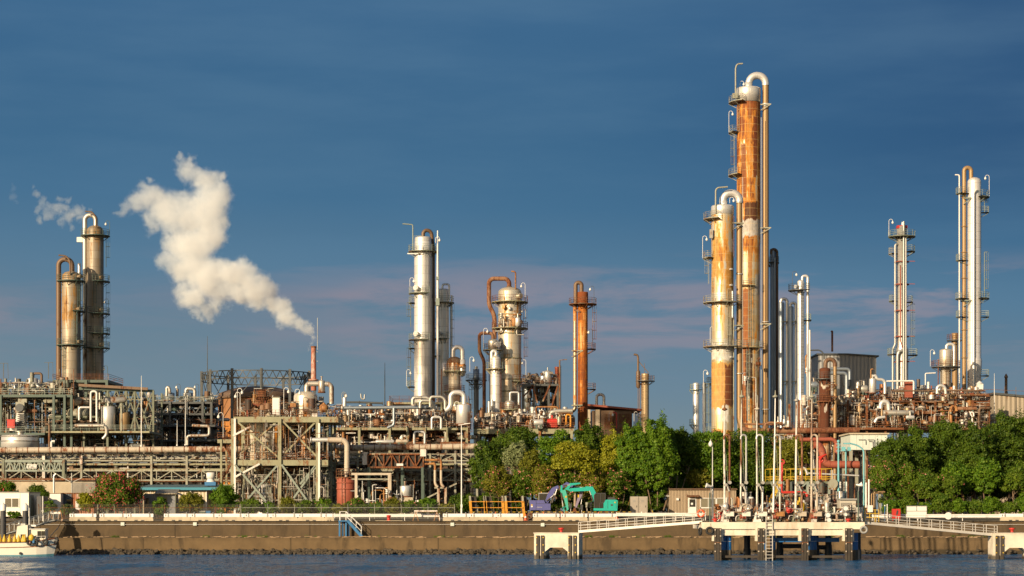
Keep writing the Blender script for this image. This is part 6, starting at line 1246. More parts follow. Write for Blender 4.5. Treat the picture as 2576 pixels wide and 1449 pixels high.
def leaves(name,clumps,n,size,seed,mat,parent,flat=0.0,sh=(.55,1.05)):
    g=np.random.default_rng(seed); w=np.array([c[1][0]*c[1][2] for c in clumps]); w=w/w.sum(); cnt=g.multinomial(n,w); P=[];Nn=[]
    for (c,r),k in zip(clumps,cnt):
        d=g.normal(size=(k,3)); d/=np.linalg.norm(d,axis=1)[:,None]+1e-9; d[:,2]=np.where(d[:,2]<-.55,-d[:,2],d[:,2])
        q=g.uniform(sh[0]**2,sh[1]**2,size=(k,1))**.5*(1+.20*np.sin(9*d[:,:1]+5*d[:,2:]+seed)+g.normal(size=(k,1))*.10)
        P.append(np.array(c)+d*q*np.array(r)); Nn.append(d+g.normal(size=(k,3))*.55+np.array([0,0,flat]))
    P=np.concatenate(P); Nn=np.concatenate(Nn); m=len(P); Nn/=np.linalg.norm(Nn,axis=1)[:,None]
    a=np.cross(Nn,g.normal(size=(m,3))); a/=np.linalg.norm(a,axis=1)[:,None]+1e-9; b=np.cross(Nn,a); s=size*g.uniform(.6,1.3,size=(m,1))
    V_=np.empty((m,4,3)); V_[:,0]=P-a*s; V_[:,1]=P-b*s*.6; V_[:,2]=P+a*s; V_[:,3]=P+b*s*.6
    me=bpy.data.meshes.new(name); me.vertices.add(m*4); me.vertices.foreach_set('co',V_.reshape(-1)); me.loops.add(m*4); me.loops.foreach_set('vertex_index',np.arange(m*4,dtype=np.int32))
    me.polygons.add(m); me.polygons.foreach_set('loop_start',np.arange(m,dtype=np.int32)*4); me.polygons.foreach_set('loop_total',np.full(m,4,dtype=np.int32)); me.update(calc_edges=True); me.validate()
    return link(name,me,mat,parent)
def tree(label,u0,u1,v0,v1,d,mat,seed,name='tree',cat='tree',n=None,nc=26,cs=.30,trunk='bark',flat=0.0,size=None,flowers=None,ux=None,base=None,multi=1,group=None,layers=False,lean=0.0,rtr=.22):
    """crown traced as a box (u0..u1, v0..v1); trunk goes down to the ground"""
    g=random.Random(seed); uc=(u0+u1)/2; bz=base if base is not None else gz(d); T=Th(name,label,cat,ux or uc,0,d,group,z=bz); k=T.k
    W_=(u1-u0)*k; z1=(T.v-v0)*k; z0=max(.1,(T.v-v1)*k); H_=z1-z0; cx=(uc-T.u)*k; D_=min(W_*.85,9.0); cl=[] if layers or W_<3 else [((cx,0,(z0+z1)/2),(W_*.40,D_*.36,H_*.42))]
    nc=int(nc*(1.9 if cs<.22 else 2.5)); cs*=(.82 if cs<.22 else .64)
    for i in range(nc):
        if layers:
            t=g.random(); zz=z0+H_*(.08+.84*(round(t*6)/6+g.uniform(-.05,.05))); q=math.sqrt(max(.05,1-((zz-z0)/H_*.85)**2)); a=g.uniform(0,2*PI); rr=math.sqrt(g.random())*.45*q
            rx=W_*g.uniform(.13,.24); cl.append(((cx+W_*rr*math.cos(a),D_*rr*math.sin(a),zz),(rx,rx*.9,rx*.52)))
        else:
            for _ in range(30):
                p=[g.uniform(-1,1) for _ in range(3)]; L=math.sqrt(sum(x*x for x in p))
                if .25<L<1: break
            r=cs*g.uniform(.6,1.15)*min(W_,H_*1.3)/2*1.1; f=max(0.2,1-r/(W_/2)*.75)
            cl.append(((cx+p[0]*W_/2*f,p[1]*D_/2*f,(z0+z1)/2+p[2]*H_/2*max(.25,1-r/(H_/2)*.7)),(r*g.uniform(.9,1.25),r,r*g.uniform(.7,1.0))))
    area=W_*H_; sz=(size or .26)*.68; nn=n or int(min(42000,area*175/(sz/.26)**2))
    leaves('crown',cl,nn,sz,seed,M[mat],T.o,flat)
    if flowers:
        fc=[(c,(r[0]*1.06,r[1]*1.06,r[2]*1.06)) for c,r in cl]; o=leaves('flowers',fc,int(area*flowers[1]*1.7),.155,seed+5,M[flowers[0]],T.o,sh=(.95,1.08))
    mb=MB()
    for j in range(multi):
        ox=(j-(multi-1)/2)*W_*.14; top=Vector((cx+ox*2.2+lean,g.uniform(-.4,.4),z0+H_*.35)); b=Vector((ox*.7,0,-.2)); mid=b.lerp(top,.5)+Vector((g.uniform(-.35,.35)*(1+abs(lean)),g.uniform(-.3,.3),0)); R0=rtr*(.6 if multi>1 else 1)
        mb.tube(rnd([b,mid,top],1.5,4),[R0*(1-.5*i/10) for i in range(len(rnd([b,mid,top],1.5,4)))],7)
        for i in range(4):
            c=cl[g.randrange(len(cl))][0]; s=mid.lerp(top,g.uniform(.1,.9)); e=Vector(c); m_=s.lerp(e,.5)+Vector((0,0,-.25)); mb.tube([s,m_,e],[R0*.45,R0*.32,R0*.12],5)
    T.part('trunk',M[trunk],mb); return T
TR=[ # label,u0,u1,v0,v1,d,mat,kw
('dark drooping evergreen at the left end of the big grove, before the pipe bridge',1180,1272,1104,1250,326,'leaf_dark',{}),
('dark bushy tree directly below the stout silver column deck',1240,1366,1074,1170,340,'leaf_dark',{}),
('silver green tree between the dark trees at the left of the grove',1260,1342,1110,1200,324,'leaf_silver',{}),
('olive brown round topped tree in front of the silver green one',1300,1376,1129,1250,321,'leaf_olive',{}),
('mid green spreading tree right of the silver green tree',1340,1456,1084,1220,334,'leaf_green',{'layers':True,'nc':34}),
('small bright yellow green tree with forked pale trunk above the oleanders',1390,1502,1117,1192,318,'leaf_yellow',{'layers':True,'nc':30,'trunk':'barkpale','n':12000}),
('dark upright tree below the rust orange column',1432,1534,1058,1250,342,'leaf_dark',{'nc':34}),
('yellow green leafy tree right of the dark upright tree',1500,1606,1078,1250,330,'leaf_yellow',{'nc':34,'n':24000}),
('tall fresh green tree with tufted top left of the lone brown stack',1540,1640,1062,1262,322,'leaf_green',{'nc':60,'cs':.19,'multi':2}),
('tallest fresh green tree with many upright tufts below the lone brown stack',1594,1712,1048,1258,321,'leaf_green',{'nc':74,'cs':.17,'multi':3}),
('dark green tree with twisted bare trunk beside the tan hut',1656,1764,1076,1205,328,'leaf_dark',{'nc':60,'cs':.2,'multi':2,'trunk':'barkpale','lean':.8,'ux':1690}),
('flat layered pine left of the loading arms, above the tan hut',1706,1846,1091,1235,331,'leaf_green',{'layers':True,'nc':46}),
('flat layered pine behind the left loading arms',1800,1970,1094,1240,335,'leaf_dark',{'layers':True,'nc':56}),
('small layered pine reaching right behind the middle loading arms',1926,2046,1110,1215,332,'leaf_olive',{'layers':True,'nc':30}),
('dark shadowy tree low behind the tan hut and left arms',1740,1960,1180,1292,340,'leaf_dark',{'nc':30}),
('yellowish shrub tree just behind the hut roof',1722,1800,1178,1240,327,'leaf_olive',{'nc':22}),
('dark leafy tree at the left end of the right grove, before the mint building',2180,2290,1100,1230,318,'leaf_dark',{'nc':32}),
('round dark tree second from left in the right grove',2240,2360,1074,1240,322,'leaf_dark',{'nc':38}),
('broad dark green tree in the middle of the right grove',2316,2440,1051,1245,326,'leaf_dark',{'nc':44}),
('dark olive tree below the corner of the tan corrugated hall',2398,2508,1060,1245,323,'leaf_dark',{'nc':40}),
('tallest dark tree of the right grove, cut by the right edge',2464,2612,1031,1250,328,'leaf_dark',{'nc':52,'cs':.24}),
('young green tree low in the middle of the right grove',2360,2450,1160,1255,317,'leaf_green',{'nc':30,'multi':2}),
('low leafy tree near the right edge, before the tallest dark tree',2440,2525,1150,1250,316,'leaf_green',{'nc':30,'multi':2}),
('green tree low at the right edge of the picture',2515,2610,1165,1255,316,'leaf_bush',{'nc':30,'multi':2}),
]
for i,(l,a,b,c,e,d,m,kw) in enumerate(TR): tree(l,a,b,c,e,d,m,300+i,group='trees of the two groves',**kw)
BU=[
('big round oleander thick with deep pink flowers behind the rusty fence',228,360,1190,1290,311,'leaf_bush',('crimson',34)),
('pink topped oleander behind the white office cabin',-14,46,1210,1262,322,'leaf_green',('crimson',14)),
('dark round shrub behind the right end of the office cabin',60,126,1217,1290,316,'leaf_dark',None),
('light green shrub below the dark round one, by the gangway head',108,144,1256,1300,309,'leaf_green',None),
('small shrub beside the office cabin wall, behind the left pile',16,54,1284,1306,306,'leaf_green',None),
('yellow leaved shrub before the rusty container',190,240,1238,1292,311,'leaf_yellow',None),
('slim green bush before the grey hut with the awning',382,424,1249,1298,310.5,'leaf_green',None),
('loose light green bush before the cream corrugated shed wall',446,514,1238,1298,311,'leaf_olive',None),
('tall dense green bush at the right end of the blue roofed shed',527,602,1216,1298,312,'leaf_green',None),
('low dark bush left of the big oleander',150,190,1268,1298,309,'leaf_dark',None)]
for i in range(12):
    BU.append((f'low green hedge bush behind the grey fence, {ORD[i]} from left of twelve',604+i*44.5+(i%3)*4-4,604+i*44.5+58,(1254,1262,1249,1258,1252,1266)[i%6],1299,(310.5,311.5,310)[i%3],('leaf_bush','leaf_green','leaf_olive')[i%3],('pink',2.5) if i in (4,6,7,8,9) else None))
for i in range(6):
    BU.append((f'pink flowering oleander behind the excavators and shields, {ORD[i]} from left',1212+i*59,1212+i*59+80,(1172,1178,1170,1176,1168,1180)[i],1262,318+(i%2),('leaf_olive','leaf_bush')[i%2],('pink',7)))
for i in range(8):
    BU.append((f'dark low bush at the foot of the big grove, {ORD[i]} from left',1126+i*66,1126+i*66+84,(1240,1236,1244,1250)[i%4],1299,(321,322.5)[i%2],'leaf_dark',None))
for i in range(7):
    BU.append((f'tall dark bush filling the grove behind the tan hut and grey cabinets, {ORD[i]} from left',1545+i*62,1545+i*62+96,(1150,1165,1142,1158)[i%4],1298,343+(i%2)*2,'leaf_dark',None))
for i in range(5):
    BU.append((f'tall dark bush filling the right grove behind its trunks, {ORD[i]} from left',2200+i*84,2200+i*84+120,(1150,1140)[i%2],1298,333+(i%2)*2,'leaf_dark',None))
for i in range(4):
    BU.append((f'oleander with pale pink flowers at the front of the right grove, {ORD[i]} from left',2182+i*54,2182+i*54+82,(1150,1162,1180,1190)[i],1262,313+(i%2),'leaf_bush',('pink',(6,4,2,1.5)[i])))
for i in range(9):
    BU.append((f'upright green shrub in the low front hedge of the right grove, {ORD[i]} from left',2215+i*42,2215+i*42+54,(1256,1248,1262,1240,1252)[i%5],1298,311.5+(i%3)*.5,('leaf_green','leaf_bush')[i%2],None))
for i,(l,a,b,c,e,d,m,f) in enumerate(BU): tree(l,a,b,c,e,d,m,500+i,'bush','bush',nc=18,cs=.36,size=.20,flowers=f,multi=3,rtr=.11,group='bushes and oleanders along the shore')
# ---------------------------------------------------------------- loading dock
def dock():
    D=259.5; T=Th('loading_dock','white concrete loading dock on blue piles with loading arms on top','dock',1970,0,D,z=0); k=T.k; X3=lambda x:1673+x/6.776; X4=lambda x:1937+x/6.776; Y3=lambda y:1213.8+y/6.776
    P=lambda u,v,dy=0:Vector(((u-1970)*k,dy,CH+(HV-v)*k)); wc=concrete('white dock concrete',(.72,.65,.53),(.36,.22,.11),amt=.5); x0,x1=P(1764,0).x,P(2175,0).x; zt=5.0; zb=P(0,1331).z; zl=P(0,1347).z; zh=P(0,1361).z
    T.part('deck_slab',concrete('stained deck',(.26,.17,.11)),MB().bb((x0+.1,.1,zt-.4),(x1-.1,13,zt))); T.part('edge_beam',wc,MB().bb((x0,-.35,zb),(x1,.097,zt-.01))); mb=MB(); mb.bb((x0+1.5,-.05,zl),(x1-1.4,.4,zb-.003)); T.part('lower_beam',wc,mb)
    mb=MB(); mb.prism([(.6,zb),(13,zb),(13,zt-.403),(.6,zt-.403)],x0+.1,x1-.1,'x'); T.part('under_beam',wc,mb)
    for a,b,f0,f1 in ((1791,1818,1795.5,1813),(1899.5,1926.5,1904.7,1921),(2008.6,2037,2014.5,2031.5),(2119,2147,2124,2142)):
        mb=MB(); mb.bb((P(a,0).x,-.40,zh),(P(b,0).x,.45,zb+.0)); T.part('haunch',wc,mb)
        w=P(f1,0).x-P(f0,0).x; fx=P(f0,0).x
        for q,(c0,c1) in enumerate(((0,.30),(.36,.66),(.72,1))): T.part('timber_fender',M['timber'],MB().bb((fx+w*c0,-.75-(.08 if q==1 else 0),-.5),(fx+w*c1,-.41,zb+.12)))
        mb=MB(); [mb.box((fx+w*s,-.8,z),(.16,.12,.16)) for s in (.12,.88) for z in (1.2,2.2,3.2,4.0)]; T.part('bolt_plate',M['cream'],mb)
        mb=MB(); mb.box((fx+w/2,-.86,2.35),(w*.9,.06,.1)); T.part('chain_bar',M['rust'],mb)
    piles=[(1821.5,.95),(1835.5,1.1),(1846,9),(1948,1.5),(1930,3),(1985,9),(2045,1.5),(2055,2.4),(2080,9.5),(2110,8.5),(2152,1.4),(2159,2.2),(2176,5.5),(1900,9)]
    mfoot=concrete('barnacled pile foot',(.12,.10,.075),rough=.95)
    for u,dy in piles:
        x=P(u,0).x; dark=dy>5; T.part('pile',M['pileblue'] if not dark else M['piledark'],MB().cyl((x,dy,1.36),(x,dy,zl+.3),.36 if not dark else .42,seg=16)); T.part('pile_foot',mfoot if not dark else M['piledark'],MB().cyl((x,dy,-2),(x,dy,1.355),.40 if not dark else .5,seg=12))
        if not dark: T.part('white_ring',M['white'],MB().cyl((x,dy,2.45),(x,dy,2.5),.37,seg=16))
    for a,b,dy in ((1948,2050,2.2),(2055,2120,3),(2152,2180,5.5)): T.part('cross_beam',M['pileblue'],MB().beam(P(a,1359,dy),P(b,1359,dy),.55))
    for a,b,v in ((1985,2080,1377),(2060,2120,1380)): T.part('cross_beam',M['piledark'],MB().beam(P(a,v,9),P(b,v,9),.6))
    T.part('low_walkway',M['timber'],MB().bb((P(1812,0).x,.0,.35),(P(2120,0).x,1.0,.65))); 
    for u,r in ((1948,0),(2080,0)):
        pass
    # ladder
    T2=Th('dock_ladder','pale steel ladder hanging on the dock face down to the water','ladder',1935,0,D-.55,z=-.4); mb=MB(); h=6.3; [mb.beam((s*.42,0,0),(s*.42,0,h),.10) for s in (-1,1)]; T2.part('side_rail',M['galvp'],mb); mb=MB(); [mb.beam((-.42,0,.3+.42*i),(.42,0,.3+.42*i),.06) for i in range(14)]; T2.part('rung',M['galvp'],mb)
    for i,(u,v,dy,ax,l) in enumerate(((1785,1335,-.6,(.1,1,0),'black tyre fender facing out at the left dock corner'),(1761,1337,0,(1,.25,0),'black tyre fender seen edge on at the left dock end'),(2172.5,1332.5,-.6,(.15,1,0),'worn grey tyre fender at the right dock corner'))):
        T2=Th('tyre_fender',l,'tyre',u,v,D-.35+dy*.3,'dock tyre fenders'); T2.part('tyre',M['black' if i<2 else 'grey'],MB().torus((0,-.15,0),.40,.15,ax,22,8)); T2.part('rope_line',M['cream'],MB().beam((0,-.1,.5),(.1,.05,1.0),.04))
    for i,(u,l) in enumerate(((1799,'small red bollard near the left end of the dock'),(2134,'small red bollard near the right end of the dock'))):
        T2=Th('bollard',l,'bollard',u,0,D+.5,z=zt); T2.part('post',M['red'],MB().lathe([(.3,0),(.2,.1),(.2,.22),(.42,.3),(.38,.42),(.001,.48)],(0,0,0),14)); T2.part('base',M['dark'],MB().cyl((0,0,0),(0,0,.04),.4,seg=12))
    T2=Th('lifebuoy','orange and white lifebuoy on the gangway rail at the left dock end','lifebuoy',1763,1291.6,D+3.2); T2.part('ring',M['cone'],MB().torus((0,-.1,0),.43,.13,(0,1,0),24,10)); 
    for a in (45,135,225,315): T2.part('white_band',M['white'],MB().torus((.43*math.cos(R(a+45)),-.1,.43*math.sin(R(a+45))),.0005+.135,.03,(-math.sin(R(a+45)),0,math.cos(R(a+45))),12,5))
    # lamp posts
    T2=Th('dock_lamp','tall grey lamp post with round white lamp at the left end of the dock','street lamp',1792.5,0,D+2.5,z=zt); h=(T2.v-1124)*T2.k; T2.part('pole',M['galv'],MB().tube([(0,0,0),(0,0,h*.42),(0,0,h*.45),(0,0,h)],[.17,.15,.09,.07],10)); mb=MB(); mb.lathe([(.05,h),(.26,h+.15),(.3,h+.4),(.15,h+.7),(.05,h+.8),(.001,h+1.1)],(-.25,0,0),12); T2.part('lamp_head',M['white'],mb)
    T2=Th('loudspeaker_pole','dark pole with white horn loudspeaker beside the left dock lamp','loudspeaker',1786,0,D+2,z=zt); h=(T2.v-1240)*T2.k; T2.part('pole',M['dkgreen'],MB().tube([(0,0,0),(0,0,h)],.09,8)); mb=MB(); mb.tube([(.35,0,h+.9),(.0,-.1,h+.85),(-.5,-.2,h+1.0)],[.08,.14,.34],12); T2.part('horn',M['white'],mb); T2.part('bracket',M['galv'],MB().beam((0,0,h),(.2,0,h+.9),.06))
    T2=Th('loudspeaker_pole','green pole with white horn loudspeaker near the right dock end','loudspeaker',X4(1505),0,D+2,z=zt); h=(T2.v-Y3(150))*T2.k; T2.part('pole',M['dkgreen'],MB().tube([(0,0,0),(0,0,h)],.1,8)); mb=MB(); mb.tube([(-.3,0,h+.9),(.1,-.1,h+.8),(.5,-.2,h+.95)],[.1,.16,.34],12); T2.part('horn',M['white'],mb); T2.part('bracket',M['galv'],MB().beam((0,0,h),(.1,0,h+.9),.06))
    # loading arms
    def arm(i,label,ub,ut,ur,vt,vf,m1,m2,mb_,base,cw=True,cwm='whiterust',joints=1214,dy=2.0):
        A=Th('marine_loader',label,'loading arm',ub,0,D+dy,'marine loading arms',z=zt); Q=lambda u,v,y=0:A.L(u,v,y); bv=A.v
        mb=MB(); pr=[(-.55,0),(.55,0),(.22,1.25),(-.22,1.25)]; mb.prism(pr,-.35,.35); A.part('pedestal',M[base],mb)
        A.part('riser',M[m1],MB().tube([Q(ub,bv-18),Q(ub+(ut-ub)*.3,1220),Q(ut-1,1100)],[.17,.15,.13],10)); A.part('upper_riser',M[m1],MB().tube([Q(ut-1,1100),Q(ut,vf+4)],[.12,.08],8))
        mb=MB(); mb.lathe([(.1,0),(.34,.12),(.4,.25),(.16,.36),(.08,.5),(.05,1.0),(.001,1.02)],Q(ut,vf+3),14); A.part('finial',M[mb_],mb)
        mb=MB(); mb.tube(rnd([Q(ut-2,1105,-.1),Q(ut-2,1094,-.1),Q(ur,1094,-.1),Q(ur,joints,-.1)],.8,6),.135,10); A.part('outer_pipe',M[m2],mb)
        mb=MB(); c=Q(ur,joints,-.15); mb.sphere(c,.25,10,6); mb.cyl(c-Vector((0,.3,0)),c+Vector((0,.3,0)),.22,seg=12); c2=Q(ub+2,joints+6,-.2); mb.cyl(c2-Vector((0,.35,0)),c2+Vector((0,.35,0)),.22,seg=12); mb.tube(rnd([c2,Q((ub+ur)/2,joints+6,-.3),Q((ub+ur)/2+2,joints+16,-.3),Q(ur-1,joints+22,-.3)],.5,4),.14,10); A.part('swivel_joint',M['silverdirty'],mb)
        A.part('lower_pipe',M[m2],MB().tube([Q(ur,joints+10),Q(ur-.5,1290),Q(ur-.5,bv-4)],[.14,.13,.15],10))
        mb=MB(); [mb.tube([Q(ut+3,1130,.1),Q(ur-5,1200,.1),Q(ur-2,1285,.1)],.02,4)]; A.part('stay_wire',M['galv'],mb)
        if cw:
            mb=MB(); c=Q(ur-1,1293,-.45); mb.box(c,(1.05,.6,.55)); [mb.box(c+Vector((0,-.01,-.25+.17*j)),(1.12,.64,.08)) for j in range(4)]; A.part('counterweight',M[cwm],mb)
            A.part('drive_wheel',M['dkmach'],MB().cyl(c+Vector((.5,.4,-.1)),c+Vector((.5,.55,-.1)),.55,seg=16))
        mb=MB(); valve(mb,Q(ub+4,1300,-.4),1.3); A.part('valve',M['redrust' if i%2 else 'galv'],mb)
    F=lambda x:1698.1+x/2.549
    arm(0,'loading arm with rust brown twin pipes, leftmost of the six',F(318),F(318),F(350),0,V(382),'whiterust','rustpipe','rust','whiterust',cwm='whiterust'); arm(1,'tall pale loading arm with flat conical cap, second from left',F(421),F(427),F(456),0,V(300),'silverdirty','galv','pale','green',cwm='whiterust'); arm(2,'loading arm with bent silver joint and yellowish cap, third from left',F(526),F(527),F(562),0,V(380),'silverdirty','silver','cream','white'); arm(3,'tall pale loading arm beside the dock ladder, fourth from left',F(630),F(643),F(674),0,V(300),'silver','silverdirty','pale','green',cwm='orangepipe'); arm(4,'rust streaked loading arm with brown pipes, fifth from left',F(773),F(780),F(814),0,V(325),'whiterust','rustpipe','silverdirty','green',cwm='cream'); arm(5,'loading arm with thick cream pipes, rightmost of the six',F(875),F(878),F(912),0,V(302),'cream','cream','pale','rust',cwm='cream')
    # tanks and boxes on the dock
    for i,(a,b,v0,v1,m,tx,l) in enumerate(((1880,1896.5,1249,1291,'white','2202A','white upright tank lettered 2202A between the second and third loading arms'),(2008,2027,1257,1297,'whiterust','','rust spotted white upright tank behind the fifth loading arm'),(2049,2070,1256,1290,'white','AG 03','white upright tank with orange mark behind the rightmost loading arm'))):
        T2=vess('white_tank',l,(a+b)/2,v0,v1,(b-a)/2,D+6,m,4,legs=4,cat='tank',group='white tanks on the dock'); 
        if tx: lettering(T2,tx,T2.L((a+b)/2-2,v0+18,-(b-a)/2*T2.k-.02),.42 if i==0 else .32,T2.o,'charcoal')
    T2=Th('control_booth','grey control booth with slatted window at the right end of the dock','booth',2133,0,D+3.5,z=zt); Q=lambda x,y,dy=0:T2.L(X4(x),Y3(y),dy); z=Q(0,300).z
    T2.part('wall',M['cabpale'],MB().bb((Q(1190,0).x,0,1.6),(Q(1465,0).x,2.4,z))); T2.part('roof',M['grey'],MB().bb((Q(1183,0).x,-.25,z+.003),(Q(1480,0).x,2.6,z+.22))); mb=MB(); [mb.bb((Q(1210+i*16,0).x,-.06,2.0),(Q(1213+i*16,0).x,-.004,z-.35)) for i in range(12)]; T2.part('slat_window',M['dark'],mb); T2.part('cabinet',M['charcoal'],MB().bb((Q(1350,0).x,-.6,0),(Q(1465,0).x,.3,1.55))); [T2.part('leg',M['conc'],MB().beam((Q(x,0).x,.3,0),(Q(x,0).x,.3,1.6),.3)) for x in (1250,1325)]
    for i,(x,y,r) in enumerate(((980,555,.33),(1285,440,.33),(1283,545,.24),(1000,640,.3))): T2=Th('round_gauge',['round white gauge head left of the control booth','round white gauge head above the control booth legs','small round gauge head below the larger one','silver round pipe end low on the right deck'][i],'gauge',X4(x),0,D+1.6-(.5 if i==3 else 0),'round gauge heads',z=zt); h=(T2.v-Y3(y))*T2.k; T2.part('dial',M['white'],MB().cyl((0,-.25,h),(0,.15,h),r,seg=18)); T2.part('stem',M['galv'],MB().cyl((0,0,0),(0,0,h),.09,seg=8)); T2.part('rim',M['galv'],MB().torus((0,-.25,h),r,.05,(0,1,0),18,6))
    T2=hdrum('silver metering pipe with flanges in front of the control booth',X4(960),X4(1240),Y3(530),3.6,D+2.4,'silverdirty',1312,name='metering_pipe',group=None); hdrum('grey low pipe spool on the right part of the dock deck',X4(1040),X4(1240),Y3(640),2.2,D+1.6,'cream',1312,name='pipe_spool',group=None); hdrum('blue grey long tank lying behind the tanks on the dock',X4(700),X4(1180),Y3(450),5,D+9,'bluegrey',1310,name='long_tank',group=None)
    T2=Th('dock_pipework','dense tangle of small pipes and valves filling the dock deck between the arms','pipework',1970,0,D+4,z=zt); fine(T2,1800,2160,1268,1311,-2.6,6,620,401,'fine_silver',.03,.09,.35); fine(T2,1930,2110,1240,1300,1,7,260,402,'fine_rust',.03,.08,.5); clutter(T2,1800,2150,1262,1310,-2,5,52,['galv','red','redrust','white','silverdirty','green','cream','yellow','rustpipe','dkmach'],403,.05,.14,'rlcvcuh')
    T2=Th('dock_railing','low dark and yellow hand railing along the left back of the dock','railing',1812,0,D+5,z=zt); mb=MB(); [mb.beam((x,0,0),(x,0,1.2),.06) for x in [i*.9-1.5 for i in range(8)]]; [mb.beam((-1.5,0,z),(4.8,0,z),.05) for z in (.6,1.2)]; T2.part('rail',M['dkgreen'],mb); T2.part('yellow_gate',M['yellow'],MB().beam((3.2,-.05,0),(3.2,-.05,1.25),.09).beam((4.2,-.05,0),(4.2,-.05,1.25),.09))
    T2=Th('yellow_gate','yellow railed gate where the right gangway meets the dock','gate',X4(1700),0,D+3.5,z=zt); mb=MB(); [mb.beam((x,0,0),(x,0,2.1 if x<0 else 1.6),.08) for x in (-.7,0,.7,1.2)]; [mb.beam((-.7,0,z),(1.2,0,z),.07) for z in (.6,1.1,1.6)]; T2.part('frame',M['yellow'],mb); T2.part('notice',M['white'],MB().bb((-.3,-.06,1.3),(.4,-.02,2.2)))
dock()
# ---------------------------------------------------------------- things on the shore, left
def left_shore():
    # cabin
    T=Th('office_cabin','white prefabricated office cabin with sliding window at the far left','cabin',20,0,309,z=gz(309)-.12,rz=-.16); k=T.k; h=(T.v-1240)*k
    m=plain('white cabin panel',(.78,.74,.64),.5,var=.05); x0,x1=-6.0,(75-20)*k; mb=MB(); mb.bb((x0,0,.45),(x1,4.5,h)); T.part('wall',m,mb)
    mb=MB(); mb.bb((x0-.1,-.1,h+.003),(x1+.1,4.6,h+.16)); T.part('roof',M['grey'],mb)
    mb=MB(); [mb.bb((x-.02,-.02,.5),(x+.02,.01,h-.1)) for x in (-4,-1.7,2.0)]; T.part('panel_seam',M['grey'],mb)
    wx0,wx1=(13-20)*k,(48.5-20)*k; z0,z1=(T.v-1275.5)*k,(T.v-1254)*k; mb=MB(); 
    for a,b,c,e in ((wx0,wx1,z0-.08,z0),(wx0,wx1,z1,z1+.08),(wx0-.08,wx0,z0-.08,z1+.08),(wx1,wx1+.08,z0-.08,z1+.08),((wx0+wx1)/2-.05,(wx0+wx1)/2+.05,z0,z1)): mb.bb((a,-.09,c),(b,-.003,e))
    f=T.part('window_frame',M['white'],mb); T.part('window_pane',M['dimglass'],MB().bb((wx0,-.04,z0),(wx1,-.005,z1)),f)
    for x in (-4.5,-1.5,1.0,2.9): T.part('footing',M['conc'],MB().bb((x-.35,.1,0),(x+.35,.8,.447)))
    T.part('door',M['pale'],MB().bb((x1+.003,.7,.5),(x1+.06,1.9,h-.35))); mb=MB(); mb.bb((x1+.9,1.0,.2),(x1+1.7,3.6,h-.5)); T.part('annex',M['charcoal'],mb)
    # container and tank wall
    T=Th('shipping_container','rusty container with blue grey and orange panels behind the fence','container',190,0,315,z=gz(315)); k=T.k; h=(T.v-1241)*k; a,b,c=(152-190)*k,(182-190)*k,(236-190)*k
    T.part('dark_panel',corrugated('blue grey container sheet',(.10,.12,.15),.28,.35),MB().bb((a,0,.15),(b,2.4,h))); T.part('body',corrugated('rusty orange container sheet',(.36,.13,.06),.28,.5,rc=(.55,.45,.38)),MB().bb((b+.003,0,.15),(c,2.4,h))); mb=MB(); mb.beam((a,-.03,h),(c,-.03,h),.16); mb.beam((a,-.03,.1),(c,-.03,.1),.2); [mb.beam((x,-.03,.1),(x,-.03,h),.16) for x in (a,b,c)]; T.part('frame',M['rust'],mb); T.part('window_pane',M['glass'],MB().bb((a+1,-.04,1.6),(a+1.8,-.004,2.6))); T.part('patch',M['white'],MB().bb((b+.5,-.05,1.0),(b+1.6,-.01,2.4)))
    T=Th('block_wall','plain white block wall end beside the rusty container','wall',139,0,313,z=gz(313)); h=(T.v-1242)*T.k; T.part('wall_face',M['white'],MB().bb((-.85,0,0),(.85,4,h))); T.part('coping',M['rust'],MB().bb((-.9,-.05,h+.003),(.9,4.05,h+.1)))
    T=Th('retaining_wall','long cream concrete wall below the pipe bridge at far left','wall',120,0,330,z=gz(330)); k=T.k; h=(T.v-1212)*k; T.part('wall_face',concrete('cream wall concrete',(.50,.43,.32),(.25,.2,.14),joint=6.6,amt=.4),MB().bb((-220*k,0,0),(120*k,.4,h))); mb=MB(); mb.tube([(-220*k,-.3,h*.35),(120*k,-.3,h*.35)],.04,6); mb.tube([(-220*k,-.3,h*.62),(120*k,-.3,h*.62)],.04,6); T.part('wall_pipe',M['galv'],mb); T.part('rail_beam',M['rust'],MB().bb((-220*k,-.2,h+.25),(120*k,.6,h+.6))); mb=MB(); mb.bb((62*k,-.1,h*.4),(120*k,-.003,h*.98)); T.part('grey_panel',concrete('grey wall panel',(.27,.25,.22)),mb)
    run('vent_pipe','short shiny silver vent pipe with capped top before the cream wall','silver',[(135.5,1240),(135.5,1196),(141,1192)],2.6,322,4)
    T=Th('vine_pole','bare utility pole with slanted arms before the cream wall','pole',UA(460),1243,321); mb=MB(); mb.cyl((0,0,0),(0,0,3.4),.09,seg=8); mb.beam((0,0,1.9),(-2.2,0,3.0),.08); mb.beam((0,0,1.9),(1.6,0,2.6),.08); T.part('pole',M['galv'],mb); T.part('bracket',M['dark'],MB().box((0,-.1,2),(.3,.2,.4)))
    # blue roof shed
    T=Th('blue_roofed_shed','cream corrugated shed with shallow blue roof behind the fence','shed',450,0,322,z=gz(322)); k=T.k; a,b=(360-450)*k,(521-450)*k; z1=(T.v-1231)*k; zt=(T.v-1217.5)*k
